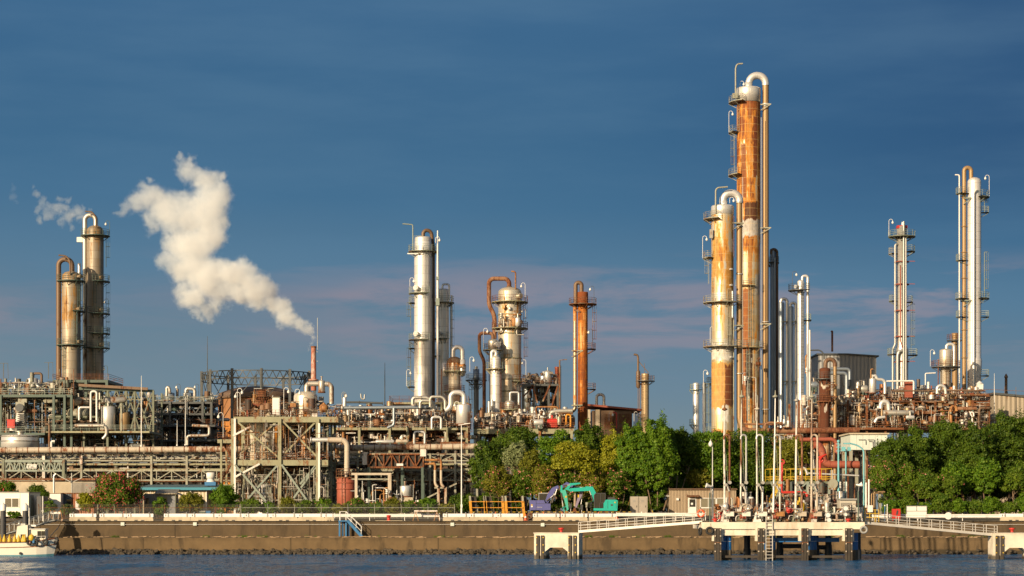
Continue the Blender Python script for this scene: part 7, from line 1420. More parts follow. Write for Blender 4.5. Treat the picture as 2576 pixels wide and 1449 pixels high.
    T.part('wall',corrugated('cream corrugated wall',(.62,.52,.37),.55,.08),MB().bb((a,0,0),(b,7,z1))); mb=MB(); mb.prism([(-.8,z1+.0),(-.8,z1+.28),(8,zt),(8,zt-.3)],a-.6,b+1.7,'x'); r=T.part('roof',corrugated('blue grey roof sheet',(.10,.17,.20),.5,.1),mb); T.part('fascia',plain('bright blue fascia',(.04,.24,.34),.5,var=.1),MB().bb((a-.7,-.86,z1-.12),(b+1.8,-.803,z1+.3)),r); mb=MB(); [mb.beam((x,-.06,0),(x,-.06,z1),.1) for x in (b-.1,a+1.2)]; T.part('downpipe',M['white'],mb)
    for x in (.45,.75): mb=MB(); p=a+(b-a)*x; mb.sphere((p,-.3,z1-.35),.17,8,5); T.part('wall_lamp',M['galv'],mb)
    T=Th('roof_ventilator','fat white ventilator drum on the blue shed roof','ventilator',530.5,1217,325); mb=MB(); mb.lathe([(.001,0),(.75,0),(.62,.5),(.5,.62),(.62,.7),(.72,.75),(.72,1.75),(.6,1.8),(.001,1.82)][0:0] or [(.75,0),(.55,.45),(.62,.55),(.74,.6),(.74,1.5),(.6,1.55),(.001,1.58)],(0,0,.3),20); T.part('drum',M['white'],mb); T.part('blue_base',M['bluepaint'],MB().bb((-.9,-.8,-.3),(.9,.8,.3)))
    T=Th('grey_hut','small grey hut with rust striped side and lean-to awning','hut',400,0,315.5,z=gz(315.5)); k=T.k; a,b,c=(362-400)*k,(403.5-400)*k,(441-400)*k; h=(T.v-1242)*k
    T.part('rusty_wall',corrugated('rust striped grey sheet',(.24,.22,.20),.35,.55),MB().bb((a,0,0),(b,3,h))); T.part('grey_wall',plain('grey hut panel',(.22,.23,.25),.6,var=.12),MB().bb((b+.003,.02,0),(c,3,h-.05))); mb=MB(); mb.bb((.6,-.02,1.7),(1.3,.01,2.9)); T.part('window_pane',M['glass'],mb); mb=MB(); [mb.bb((x,-.06,1.6),(x+.07,.015,3.0)) for x in (.53,.92,1.3)]; T.part('window_frame',M['grey'],mb); T.part('side_window',M['glass'],MB().bb((a+.25,-.03,1.5),(a+.8,-.003,2.8)))
    mb=MB(); mb.prism([(-.9,h+.0),(-.9,h+.08),(3,h+.75),(3,h+.67)],a+1.8,c+.3,'x'); T.part('awning',corrugated('grey awning sheet',(.2,.19,.17),.25,.2),mb); mb=MB(); mb.prism([(c,h+.1),(c+1.6,h-.5),(c+1.6,h-.42),(c,h+.2)],-.8,2.8); T.part('awning_wing',M['dark'],mb); mb=MB(); mb.beam((c+.1,-.5,0),(c+.1,-.5,h),.1); T.part('awning_post',M['green'],mb)
    T=Th('garbage_bin','small blue and green bins at the corner of the cream shed','bin',518,0,318,z=gz(318)); T.part('blue_bin',M['bluepaint'],MB().prism([(.1,0),(.7,0),(.8,.75),(.0,.75)],-.3,.3)); T.part('green_bin',M['dkgreen'],MB().prism([(-.9,0),(-.2,0),(-.1,.65),(-1,.65)],-.3,.3)); T.part('lid',M['white'],MB().bb((-1.05,-.34,.653),(-.05,.34,.72)))
    # mooring piles
    for i,u in enumerate((8,64)):
        T=Th('mooring_pile','dark mooring pile with white conical cap, '+('at the very left edge' if i==0 else 'right one beside the boat cabin'),'pile',u,0,289.5,'white capped mooring piles',z=-2); k=T.k; r=7.2*k
        z=lambda v:CH+(HV-v)*k+2; T.part('shaft',M['charcoal'],MB().cyl((0,0,0),(0,0,z(1283)),r,seg=24)); T.part('cap',M['white'],MB().lathe([(r*1.04,z(1283)-.1),(r*1.04,z(1272)),(r*.5,z(1267.5)),(.02,z(1264))],(0,0,0),24))
    # gangway down to the boat
    T=Th('gangway','aluminium truss gangway sloping from the sea wall down to the boat','gangway',140,1308,297.5); k=T.k
    p,q=Vector((0,0,0)),T.L(8,1352,-6.5); d=(q-p); n=13
    for s in (-.65,.65):
        o=Vector((.35*s,s,0)); mb=MB(); mb.beam(p+o,q+o,.14); up=Vector((0,0,1.35)); mb.beam(p+o+up,q+o+up,.09)
        for i in range(n): A,B=p+d*(i/n)+o,p+d*((i+1)/n)+o; mb.beam(A,A+up,.06); mb.beam(A if i%2 else A+up,B+up if i%2 else B,.05)
        T.part('side_truss',M['galv'],mb)
    mb=MB(); 
    for i in range(60): c=p+d*((i+.5)/60); mb.box(c,(.24,1.25,.06),0)
    T.part('tread',M['galv'],mb); 
    T=Th('gangway_gate','small orange and white striped stand at the head of the gangway','barrier',137,1306,302); mb=MB(); 
    for x in (-.9,.6): mb.beam((x,0,0),(x+.3,0,1.4),.07); mb.beam((x+.6,0,0),(x+.3,0,1.4),.07)
    mb.beam((-.6,0,1.2),(.9,0,1.2),.1); T.part('frame',M['orangepipe'],mb); T.part('board',M['white'],MB().bb((-.6,-.05,.8),(.9,0,1.1)))
    pole('flag_pole','slim white pole behind the gangway head','',0,0,300,'white') if False else None
    T=Th('flag_pole','slim white pole behind the gangway head','pole',108,0,304,z=gz(304)); h=(T.v-1248)*T.k; T.part('pole',M['white'],MB().tube([(0,0,0),(0,0,h)],.08,8)); T.part('clamp',M['galv'],MB().box((0,-.05,h*.4),(.3,.2,.2)))
    T=Th('mooring_rope','pale mooring rope from the sea wall top down to the boat bow','rope',156.6,1309,299.6); mb=MB(); mb.tube([T.L(156.6,1309),T.L(150,1330,-1.5),T.L(140,1350,-4)],.06,6); T.part('rope_line',M['cream'],mb); T.part('knot',M['cream'],MB().sphere((0,0,.05),(.22,.18,.2),8,5))
left_shore()
def boat():
    T=Th('fishing_boat','white workboat with brown stripe and small wheelhouse moored at the far left','boat',70,0,286.5,z=0); k=T.k
    # hull stations: x, half beam at sheer, sheer z, half beam at waterline
    st=[(-7.5,1.45,1.95,1.35),(-4.0,1.55,1.92,1.42),(-.3,1.5,2.02,1.30),(1.5,1.35,2.16,1.0),(3.0,.95,2.36,.5),(4.0,.42,2.56,.12),(4.45,.06,2.66,.02)]
    def loft(lo,hi,off=0.0):
        mb=MB(); vs=[]; R_=6
        for x,bs,zs,bw in st:
            row=[]
            for j in range(R_+1):
                t=lo+(hi-lo)*j/R_; z=-.4+(zs+.4)*t; b=bw+(bs-bw)*t**.8; xx=x-(1-t)*(.9 if x>2.5 else 0)*(x-2.5)/2
                row.append((xx,b+off,z))
            vs.append(row)
        n=len(vs); pts=[]; 
        for row in vs: pts+=[(x,-b,z) for x,b,z in row]+[(x,b,z) for x,b,z in row[::-1]]
        m=2*(R_+1); fs=[(i*m+j,i*m+j+1,(i+1)*m+j+1,(i+1)*m+j) for i in range(n-1) for j in range(m-1) if j!=R_]
        fs.append(tuple(range(m))); mb.add(pts,fs,False); return mb
    hw=plain('white gelcoat hull',(.72,.69,.60),.35,var=.06)
    T.part('hull',hw,loft(0.12,1)); T.part('boot_stripe',plain('pale blue antifouling',(.10,.26,.32),.5,var=.15),loft(0.0,.235,.012)); T.part('brown_stripe',plain('varnished rubbing strake',(.24,.09,.03),.5,var=.2),loft(.66,.71,.04)); T.part('gunwale',plain('brown gunwale',(.22,.08,.035),.5,var=.2),loft(.96,1.02,.05))
    mb=MB(); mb.add([(x,-b*.96,z-.12) for x,b,z,_ in st]+[(x,b*.96,z-.12) for x,b,z,_ in st],[(i,i+1,i+8,i+7) for i in range(6)]); T.part('deck',plain('dull purple red deck',(.16,.07,.07),.6),mb)
    P=lambda u,v,dy=0: T.L(u,v,dy)
    # wheelhouse
    wh=plain('cream wheelhouse paint',(.72,.68,.56),.4,var=.05); a,b=P(72,0).x,P(95,0).x; z0,z1=1.95,(T.v-1323)*k; xl=P(45,0).x
    mb=MB(); mb.prism([(xl-.2,z0-.2),(a+.1,z0-.2),(a+.1,z1+.15),(xl+.15,z1-.05)],-1.0,1.0); T.part('cabin',wh,mb); mb=MB(); mb.prism([(a+.6,z0-.1),(P(118,0).x,z0-.1),(P(117,0).x,z0+1.75),(P(112,0).x,z0+1.85),(a+.6,z0+1.85)],-.95,.95); T.part('wheelhouse',wh,mb)
    mb=MB(); mb.bb((a+.12,-.85,z0-.1),(a+.58,.85,z1-.1)); T.part('doorway',M['charcoal'],mb); 
    for q in ((98,107.4),(108.3,117)): mb=MB(); mb.bb((P(q[0],0).x,-.99,z0+.62),(P(q[1],0).x,-.952,z0+1.62)); T.part('window_pane',M['glass'],mb)
    mb=MB(); mb.bb((P(56,0).x,-1.03,z0+.45),(P(68.5,0).x,-1.003,z0+1.15)); T.part('window_pane',M['glass'],mb)
    mb=MB(); mb.bb((a+.3,-1.1,z0+1.853),(P(119,0).x,1.1,z0+1.95)); T.part('roof',M['white'],mb); mb=MB(); mb.bb((a+.4,-.3,z0+2.25),(a+1.1,.3,z0+2.5)); T.part('radar',M['white'],mb); mb=MB(); mb.tube([(a+.1,0,z1),(a+.1,0,z1+2.6)],.05,6); mb.beam((a+.1,-.4,z1+2.2),(a+.1,.4,z1+2.2),.04); T.part('antenna_mast',M['white'],mb)
    mb=MB(); mb.sphere((P(51,0).x,-.5,z1+.3),.25,10,6); mb.bb((P(53,0).x,-.6,z1+.05),(P(66,0).x,.6,z1+.35)); T.part('searchlight',M['galv'],mb); mb=MB(); mb.bb((P(62,0).x,-1.2,z0-.1),(P(69,0).x,-1.04,z0+.7)); T.part('engine_box',M['grey'],mb)
    mb=MB(); 
    for x in (P(98,0).x,P(109,0).x,P(119,0).x): mb.tube([(x,-1.25,2.1),(x,-1.25,2.8)],.035,6)
    mb.tube([(P(96,0).x,-1.25,2.8),(P(121,0).x,-1.2,2.85)],.03,6); T.part('hand_rail',M['white'],mb)
    mb=MB()
    for i in range(6): x=-7.3+i*1.05; mb.tube([(x,-1.45,1.9),(x,-1.45,2.5)],.04,6)
    mb.tube([(-7.4,-1.45,2.5),(-1.6,-1.45,2.5)],.045,6); T.part('working_rail',M['cream'],mb)
    mb=MB(); mb.cyl((P(58,0).x,-1.42,.38),(P(58,0).x,-1.62,.38),.19,seg=14); T.part('exhaust_outlet',M['black'],mb); lettering(T,'YDS',Vector((P(94.5,0).x+.1,-1.0,z0+.75)),.32,T.o,'bluepaint')
    for i,u in enumerate((0,11,24,37,47,58,62)):
        Tb=Th('float_buoy',f'yellow cone shaped float on the boat deck, {ORD[i]} from left','float',u,0,284.9,'yellow floats on the boat',z=2.05); mb=MB(); mb.lathe([(.30,0),(.31,.12),(.25,.42),(.12,.8),(.07,.9),(.001,.92)],(0,0,0),8); Tb.part('body',M['yellow'],mb); Tb.part('ring',M['yellow'],MB().torus((0,0,.95),.07,.025,(0,1,0),10,5))
    Tb=Th('float_buoy','round yellow fender float beside the boat wheelhouse','float',79.5,0,284.9,z=2.1); Tb.part('body',M['yellow'],MB().lathe([(.15,0),(.4,.2),(.42,.7),(.2,.95),(.001,1.0)],(0,0,0),12)); Tb.part('ring',M['yellow'],MB().torus((0,0,1.04),.08,.03,(0,1,0),10,5))
    for i,(u,v) in enumerate(((74,1364),(90,1365),(114.7,1364),(141,1359))):
        Tb=Th('tyre_fender',['black tyre fender hanging on the boat side, leftmost','black tyre fender hanging on the boat side, second from left','black tyre fender below the wheelhouse windows','black tyre fender hanging at the boat bow'][i],'tyre',u,v,(284.95,284.95,285.1,286.2)[i],'boat fenders'); Tb.part('tyre',M['black'],MB().torus((0,-.1,0),.34,.15,(.5,1,0),18,8)); Tb.part('rope_line',M['cream'],MB().beam((0,-.05,.35),(0,.05,.8),.04))
    Tb=Th('crate','small blue and red plastic crates hung at the boat side','crate',81,1366,284.9); Tb.part('red_crate',M['red'],MB().prism([(-.3,0),(0,0),(.03,.65),(-.33,.65)],-.2,.1)); Tb.part('blue_crate',M['bluepaint'],MB().prism([(.03,0),(.33,0),(.36,.62),(.05,.62)],-.2,.1))
boat()
def stair_and_bits():
    T=Th('blue_stair','blue steel stair with white handrails going down the sea wall ledge','stair',880,0,299.3,z=2.5); k=T.k; P=lambda u,v,dy=0:T.L(u,v,dy)
    for u in (855,862,871,877): T.part('leg',M['bluepaint'],MB().beam(P(u,1349,-.5 if u in(855,871) else -.1),P(u,1310,-.5 if u in(855,871) else -.1),.24))
    T.part('top_landing',M['bluepaint'],MB().bb(P(853,1312,-1.1),P(879,1309,.3)))
    for dy in (-1.0,-.1): T.part('stringer',M['bluepaint'],MB().beam(P(876,1310,dy),P(911,1349.5,dy),.10,.42))
    mb=MB(); [mb.box(P(876,1310,-.55).lerp(P(911,1349.5,-.55),(i+.5)/11),(.28,.9,.05)) for i in range(11)]; T.part('tread',M['bluepaint'],mb)
    for dy in (-1.0,-.1):
        mb=MB(); mb.tube([P(856,1309,dy),P(856,1287,dy),P(871,1287,dy),P(910,1324,dy),P(910,1347,dy)],.055,6); mb.tube([P(871,1298,dy),P(910,1336,dy)],.045,6); [mb.beam(P(u,1310+(u-876)*1.13 if u>876 else 1310,dy),P(u,1287+(u-871)*.95 if u>871 else 1287,dy),.05) for u in (871,884,897)]; T.part('handrail',M['white'],mb)
    T=Th('bollard','red mooring bollard on the sea wall between the orange trestles','bollard',978,0,301.2,z=4.95); T.part('post',M['red'],MB().lathe([(.34,0),(.34,.1),(.24,.12),(.24,.62),(.36,.66),(.36,.8),(.2,.86),(.001,.88)],(0,0,0),16)); T.part('plinth',M['conc'],MB().bb((-2,-.5,-.02),(2.1,.8,.06)))
    for i,(u,s) in enumerate(((1045,1),(1098,-1))):
        T=Th('trestle',('left' if i==0 else 'right')+' orange and white A shaped trestle before the guardrail','trestle',u,0,302.2,z=4.95); mb=MB(); mb.beam((-.4*1,0,0),(.05,0,1.35),.07); mb.beam((.45,0,0),(.05,0,1.35),.07); mb.beam((-.2,0,.6),(.25,0,.6),.05); T.part('frame',M['orangepipe'],mb); T.part('cap',M['white'],MB().box((.05,0,1.38),(.2,.2,.08)))
    T=Th('barrier_board','long striped board resting on the two orange trestles','board',1071,0,302.15,z=6.2); T.part('board',M['whiterust'],MB().bb((-1.75,-.05,.15),(1.75,.02,.35))); T.part('edge_strip',M['orangepipe'],MB().bb((-1.75,-.07,.1),(1.75,-.052,.15)))
    # cones
    for i,(u,v,d,l) in enumerate(((1322,1305.5,305,'large orange traffic cone in the gap between the concrete barriers'),(1246.5,1294,309,'orange traffic cone before the second trench shield'),(1276.5,1296,310,'orange traffic cone before the third trench shield'),(1367.5,1295,309,'orange traffic cone before the purple excavator'),(1414,1296,309,'orange traffic cone under the teal excavator arm'),(1505.5,1295,309,'orange traffic cone left of the teal excavator'),(1551,1295,309,'orange traffic cone right of the teal excavator'),(1520,1293,310,'orange cone between the teal excavator and the grey cabinet'))):
        T=Th('traffic_cone',l,'traffic cone',u,0,d,'traffic cones',z=gz(d)); T.part('cone',M['cone'],MB().lathe([(.26,.06),(.06,.95),(.05,1.05),(.001,1.06)],(0,0,0),14)); T.part('base',M['cone'],MB().box((0,0,.03),(.62,.62,.06))); T.part('white_band',M['white'],MB().lathe([(.17,.42),(.125,.66)],(0,0,0),14) if False else MB().lathe([(.185,.42),(.132,.66),(.128,.66)],(0,0,0),14))
    g=random.Random(3)
    T=Th('rope_coil','rusty coil of hose lying beside the large traffic cone','coil',1334,0,306,z=gz(306)); mb=MB(); [mb.torus((g.uniform(-.15,.15),.05*i,.5+g.uniform(-.05,.05)),.42+.03*i,.05,(g.uniform(-.3,.3),1,0),16,5) for i in range(4)]; T.part('coil',M['rust'],mb); T.part('drum',M['brown'],MB().cyl((0,-.2,.5),(0,.3,.5),.25))
    T=Th('warning_rope','yellow and black striped warning bar line before the excavators','barrier line',1180,0,309.4,z=gz(309.4)+1.0); L=(1582-1180)*T.k; mb=MB(); mb2=MB(); x=0; i=0
    while x<L: (mb if i%2 else mb2).beam((x,0,0),(x+.45,0,0),.075); x+=.45; i+=1
    T.part('yellow_stripe',M['yellow'],mb,kind='stuff'); T.part('black_stripe',M['black'],mb2,kind='stuff'); 
    for j in range(9): T.part('stand',M['galv'],MB().beam((j*L/8,0,-1.0),(j*L/8,0,.1),.06))
stair_and_bits()
def yard():
    X=lambda x:1169.8+x/6.4
    Y=lambda y:1195+y/6.4
    for i,(x0,x1,xp) in enumerate(((78,312,200),(322,600,440),(650,925,760))):
        T=Th('trench_shield',['dark steel trench shield with orange struts, leftmost of three','dark steel trench shield with orange struts, middle of three','dark steel trench shield with orange struts, nearest the purple excavator'][i],'trench shield',X((x0+x1)/2),0,312,'trench shields',z=gz(312)); P=lambda x,y,dy=0:T.L(X(x),Y(y),dy); b=T.v; yb=(b-1195)*6.4; sk=26
        for s,(xa,xb) in enumerate(((x0+20,xp),(x1-10,x1+ (85 if i==2 else 60 if i==1 else 30)))):
            mb=MB(); q=[P(xa-sk*.7,345),P(xb-sk*.7,345),P(xb+(10 if s else 0),yb),P(xa,yb)]; mb.prism([(p.x,p.z) for p in q],.55,.80); T.part('side_plate',M['dkroof'],mb)
        for x in (x0,x1): 
            mb=MB(); mb.beam(P(x,335),P(x+5,420),.17,.3); T.part('guide_top',M['pale'],mb); mb=MB(); mb.beam(P(x+5,420),P(x+sk,yb),.22,.4); T.part('guide_rail',M['orange'],mb)
        for y in (428,525): mb=MB(); mb.beam(P(x0+12+(y-428)*.1,y,-.1),P(x1+8+(y-428)*.1,y,-.1),.095); [mb.box(P(x,y,-.1),(.16,.3,.24)) for x in (x0+25,x1-2)]; T.part('strut',M['orange'],mb)
    pur=painted('faded purple blue paint',(.10,.105,.30),.05,rough=.4,dirt=.25); teal=painted('teal machine paint',(.02,.40,.33),.04,rough=.35,dirt=.2)
    def box_link(T,name,mat,pts,ws,th,parent=None):
        # tapered boxed boom: polyline pts with depths ws (m), thickness th along y
        V_=[Vector(p) for p in pts]; up=[];lo=[]
        for i,p in enumerate(V_):
            t=(V_[min(i+1,len(V_)-1)]-V_[max(i-1,0)]).normalized(); nrm=Vector((-t.z,0,t.x)); up.append(p+nrm*ws[i]/2); lo.append(p-nrm*ws[i]/2)
        mb=MB(); y=V_[0].y
        for i in range(len(V_)-1): mb.prism([(lo[i].x,lo[i].z),(lo[i+1].x,lo[i+1].z),(up[i+1].x,up[i+1].z),(up[i].x,up[i].z)],y-th/2,y+th/2)
        return T.part(name,mat,mb,parent)
    def cyl2(T,a,b,parent=None):
        a,b=Vector(a),Vector(b); m_=a.lerp(b,.55); o=T.part('ram',M['dkmach'],MB().cyl(a,m_,.11,seg=8),parent); T.part('ram_rod',M['silver'],MB().cyl(m_,b,.065,seg=8),o)
    def tracks(T,cx,L):
        for s in (-1.05,1.05):
            mb=MB(); r=.4; pr=[(cx-L/2+r*math.sin(-a)*1-0,r-r*math.cos(a)) for a in [PI-i*PI/6 for i in range(7)]]; 
            pts=[(cx+L/2+r*math.sin(i*PI/6),r-r*math.cos(i*PI/6)) for i in range(7)]+[(cx-L/2-r*math.sin(i*PI/6),r+r*math.cos(i*PI/6)) for i in range(7)]
            mb.prism(pts,s-.28,s+.28); tr=T.part('track',M['dkmach'],mb)
            for j in range(5): T.part('roller',M['rust'],MB().cyl((cx-L/2+j*L/4,s-.31,r*.95),(cx-L/2+j*L/4,s+.31,r*.95),.26,seg=10),tr)
        T.part('undercarriage',M['dkmach'],MB().bb((cx-.9,-.8,.35),(cx+.9,.8,.95)))
    T=Th('excavator','purple blue excavator with boom bent over behind the teal one','excavator',X(1207),0,312.5,'excavators',z=gz(312.5)); P=lambda x,y,dy=0:T.L(X(x),Y(y),dy)
    tracks(T,P(1300,0).x,3.2); zb=P(0,570).z
    q=[P(1040,565),P(1375,565),P(1375,460),P(1290,455),P(1270,405),P(1050,408),P(1038,430)]; mb=MB(); mb.prism([(p.x,p.z) for p in q],-1.25,1.25); bd=T.part('body',pur,mb); mb=MB(); mb.bb(P(1140,462,-1.28),P(1290,458,-1.24)); mb.bb(P(1140,560,-1.28),P(1144,410,-1.24)); T.part('panel_seam',M['charcoal'],mb,bd)
    lettering(T,'KOMATSU',P(1198,520,-1.27),.17,bd,'white'); T.part('yellow_sticker',M['yellow'],MB().bb(P(1062,495,-1.28),P(1086,472,-1.252)),bd); T.part('white_sticker',M['white'],MB().cyl(P(1075,506,-1.252),P(1075,506,-1.28),.14,seg=12),bd)
    mb=MB(); mb.bb(P(1187,408,-.2),P(1342,300,1.15)); c=T.part('cab',M['glass'],mb); mb=MB(); mb.bb(P(1183,302,-.25),P(1346,286,1.2)); [mb.bb(P(x,408,-.24),P(x+9,300,-.18)) for x in (1185,1335)]; [mb.bb(P(x,408,1.1),P(x+9,300,1.18)) for x in (1185,1335)]; T.part('cab_frame',M['grey'],mb,c); T.part('beacon',M['orange'],MB().cyl(P(1231,286,.3),P(1231,270,.3),.1,seg=8),c); mb=MB(); mb.tube([P(1066,408,.5),P(1066,345,.5),P(1055,325,.5)],.06,6); T.part('exhaust_pipe',M['dkmach'],mb,bd)
    box_link(T,'boom',pur,[P(1310,440,-.7),P(1360,330,-.7),P(1420,235,-.7),P(1500,185,-.7)],[.5,.75,.7,.4],.45); box_link(T,'boom_joint',M['dkmach'],[P(1480,185,-.6),P(1540,225,-.6)],[.5,.6],.5); cyl2(T,P(1375,450,-.75),P(1470,215,-.75)); cyl2(T,P(1400,450,-.9),P(1480,225,-.9)); cyl2(T,P(1310,420,-1.0),P(1420,330,-1.0))
    box_link(T,'second_boom',pur,[P(1530,210,.4),P(1640,140,.4),P(1760,190,.4)],[.4,.55,.5],.4); box_link(T,'stick_link',pur,[P(1740,185,.4),P(1900,265,.4)],[.55,.5],.4); box_link(T,'stick',painted('faded purple grey stick paint',(.24,.20,.30),.1,rough=.5),[P(1885,250,.35),P(1840,360,.35),P(1785,520,.35)],[.45,.5,.28],.35); cyl2(T,P(1895,300,.1),P(1868,470,.1)); T.part('stick_label',M['yellow'],MB().bb(P(1815,362,.14),P(1838,315,.17)))
    box_link(T,'bucket',M['rust'],[P(1770,530,.35),P(1755,575,.35),P(1800,600,.35)],[.35,.6,.35],1.0); box_link(T,'bucket_link',M['dkmach'],[P(1790,515,.35),P(1850,540,.35),P(1835,580,.35)],[.18,.18,.15],.3)
    T=Th('excavator','teal green excavator with cab at right and arm reaching left','excavator',X(2250),0,311.2,'excavators',z=gz(311.2)); P=lambda x,y,dy=0:T.L(X(x),Y(y),dy)
    tracks(T,P(2230,0).x,3.3); q=[P(2070,572),P(2445,575),P(2452,410),P(2430,398),P(2262,398),P(2225,450),P(2225,535),P(2070,535)]; mb=MB(); mb.prism([(p.x,p.z) for p in q],-1.2,1.2); bd=T.part('body',teal,mb); mb=MB(); mb.prism([(P(x,y).x,P(x,y).z) for x,y in ((2285,399),(2300,360),(2400,358),(2425,399))],-1.0,1.0); T.part('engine_hood',M['charcoal'],mb,bd); mb=MB(); mb.bb(P(2290,540,-1.24),P(2293,420,-1.2)); mb.bb(P(2425,540,-1.24),P(2428,420,-1.2)); mb.bb(P(2340,495,-1.24),P(2374,470,-1.2)); T.part('panel_seam',M['charcoal'],mb,bd); mb=MB(); mb.tube([P(2405,380,.4),P(2400,340,.4),P(2395,325,.4)],.08,6); T.part('exhaust_pipe',M['dkmach'],mb,bd); T.part('yellow_sticker',M['yellow'],MB().cyl(P(2408,442,-1.202),P(2408,442,-1.23),.12,seg=10),bd)
    mb=MB(); mb.prism([(P(x,y).x,P(x,y).z) for x,y in ((2082,530),(2080,330),(2110,300),(2250,300),(2250,398),(2222,450),(2222,530))],-1.15,.0); c=T.part('cab',M['glass'],mb); mb=MB()
    for a,b in (((2080,530),(2078,325)),((2078,325),(2108,297)),((2108,297),(2252,297)),((2252,297),(2252,400)),((2180,300),(2182,440)),((2252,400),(2222,450)),((2165,450),(2222,450)),((2165,530),(2165,450))): mb.beam(P(*a,-1.17),P(*b,-1.17),.1); mb.beam(P(*a,.03),P(*b,.03),.1)
    mb.bb(P(2095,300,-1.2),P(2256,290,.08)); T.part('cab_frame',M['charcoal'],mb,c); T.part('seat',M['cream'],MB().bb(P(2150,520,-.8),P(2180,430,-.4)),c)
    bm=box_link(T,'boom',teal,[P(2090,420,.55),P(2085,330,.55),P(2030,220,.55),P(1940,218,.55)],[.6,.85,.85,.7],.5); box_link(T,'second_boom',teal,[P(1940,225,.55),P(1690,240,.55)],[.62,.5],.48,bm); box_link(T,'boom_joint',teal,[P(1700,240,.5),P(1640,225,.5),P(1700,150,.5),P(1860,132,.5)],[.4,.6,.4,.2],.45); cyl2(T,P(2060,410,.3),P(2005,250,.3)); cyl2(T,P(1580,172,.3),P(1690,158,.3)); cyl2(T,P(1780,180,.85),P(1900,200,.85))
    box_link(T,'stick_head',teal,[P(1555,165,.5),P(1552,262,.5)],[.25,.35],.35); box_link(T,'stick',painted('sun bleached teal stick paint',(.06,.42,.32),.06,rough=.45),[P(1575,245,.5),P(1615,345,.5),P(1655,560,.5)],[.85,.62,.28],.4); cyl2(T,P(1550,290,.25),P(1580,510,.25)); T.part('stick_label',M['yellow'],MB().cyl(P(1626,350,.29),P(1626,350,.26),.16,seg=12)); box_link(T,'bucket_link',teal,[P(1650,560,.5),P(1605,590,.5),P(1575,520,.5),P(1640,508,.5)],[.2,.2,.14,.14],.3); box_link(T,'bucket',M['rust'],[P(1605,585,.5),P(1650,610,.5),P(1670,650,.5)],[.35,.6,.4],1.0)
    for i,(x,y0,y1) in enumerate(((1965,440,610),(2025,440,610))):
        T=Th('lantern_stand','grey double lantern on thin stand left of the teal cab, '+('left' if i==0 else 'right')+' one','lantern',X(x),0,315.5,'lantern stands',z=gz(315.5)); mb=MB(); z=(T.v-Y(540))*T.k; z1=(T.v-Y(440))*T.k; mb.lathe([(.05,z),(.2,z+.15),(.26,z+.2),(.26,z+.42),(.2,z+.45),(.26,z+.48),(.26,z1),(.001,z1+.03)],(0,0,0),12); T.part('lantern',M['pale'],mb); T.part('stand',M['white'],MB().beam((0,0,0),(0,0,z+.1),.06))
    for i,(x,y0,y1) in enumerate(((1700,460,540),(1878,480,560))):
        T=Th('work_lamp','dark box work lamp on a white stand, '+('beside the teal bucket' if i==0 else 'beside the purple bucket'),'lamp',X(x),0,309.8,z=gz(309.8)); z=(T.v-Y(y1))*T.k; z1=(T.v-Y(y0))*T.k; T.part('lamp_box',M['charcoal'],MB().prism([(-.17,z),(.15,z),(.2,z1),(-.2,z1)],-.15,.15)); mb=MB(); mb.beam((0,0,0),(0,0,z),.07); mb.beam((-.3,0,z*.6),(.3,0,z*.6),.05); T.part('stand',M['white'],mb)
    T=Th('portable_toilet','pair of grey portable cabinets with shuttered doors beside the grove','cabinet',1607.5,0,314,z=gz(314)); k=T.k; h=(T.v-1249)*k
    for i,(a,b) in enumerate(((1586,1606.5),(1607.5,1629))):
        x0,x1=(a-1607.5)*k,(b-1607.5)*k; mb=MB(); mb.bb((x0,0,.1),(x1,1.4,h)); bx=T.part('cabinet_body',M['cabgrey'],mb); mb=MB(); mb.bb((x0+.12,-.03,.25),(x1-.12,-.002,h-.15)); T.part('door',M['cabgrey'],mb,bx); mb=MB(); [mb.bb((x0+.35,-.05,h-.6-j*.09),(x0+.8,-.031,h-.56-j*.09)) for j in range(4)]; T.part('louvre',M['grey'],mb,bx); T.part('handle',M['charcoal'],MB().bb((x1-.35,-.07,h*.45),(x1-.28,-.031,h*.55)),bx); T.part('label_plate',M['white'],MB().bb((x0+.3,-.05,.5),(x0+.5,-.031,.75)),bx)
    T.part('skid',M['dark'],MB().bb((-1.4,.05,0),(1.4,1.35,.098)))
    for s in (-1,1): T2=Th('guy_pole','leaning thin guy pole '+('left' if s<0 else 'right')+' of the grey cabinets','pole',1607.5+s*22,1255,315); T2.part('pole',M['yellow' if s>0 else 'rust'],MB().beam((0,0,0),(s*.9,0,-2.4),.07)); T2.part('knot',M['cream'],MB().sphere((0,0,0),.1,6,4))
    # tan hut
    T=Th('tan_hut','long tan corrugated hut with white door and sliding windows','hut',1767,0,320,z=gz(320)); k=T.k; P=lambda x,y,dy=0:T.L(1673+x/6.776,1213.8+y/6.776,dy); a,b=P(75,0).x,P(1215,0).x; h=P(0,122).z
    T.part('wall',corrugated('tan corrugated hut wall',(.36,.275,.185),.24,.1,depth=.7),MB().bb((a,0,0),(b,6,h))); mb=MB(); n=46; poly=[]
    mb.bb((a-.15,-.35,h+.003),(b+.15,6.3,h+.07)); 
    for i in range(n): x=a-.1+(b-a+.2)*(i+.5)/n; mb.prism([(x-.14,h+.071),(x+.14,h+.071),(x+.05,h+.2),(x-.05,h+.2)],-.35,6.3)
    T.part('roof',M['brown'],mb)
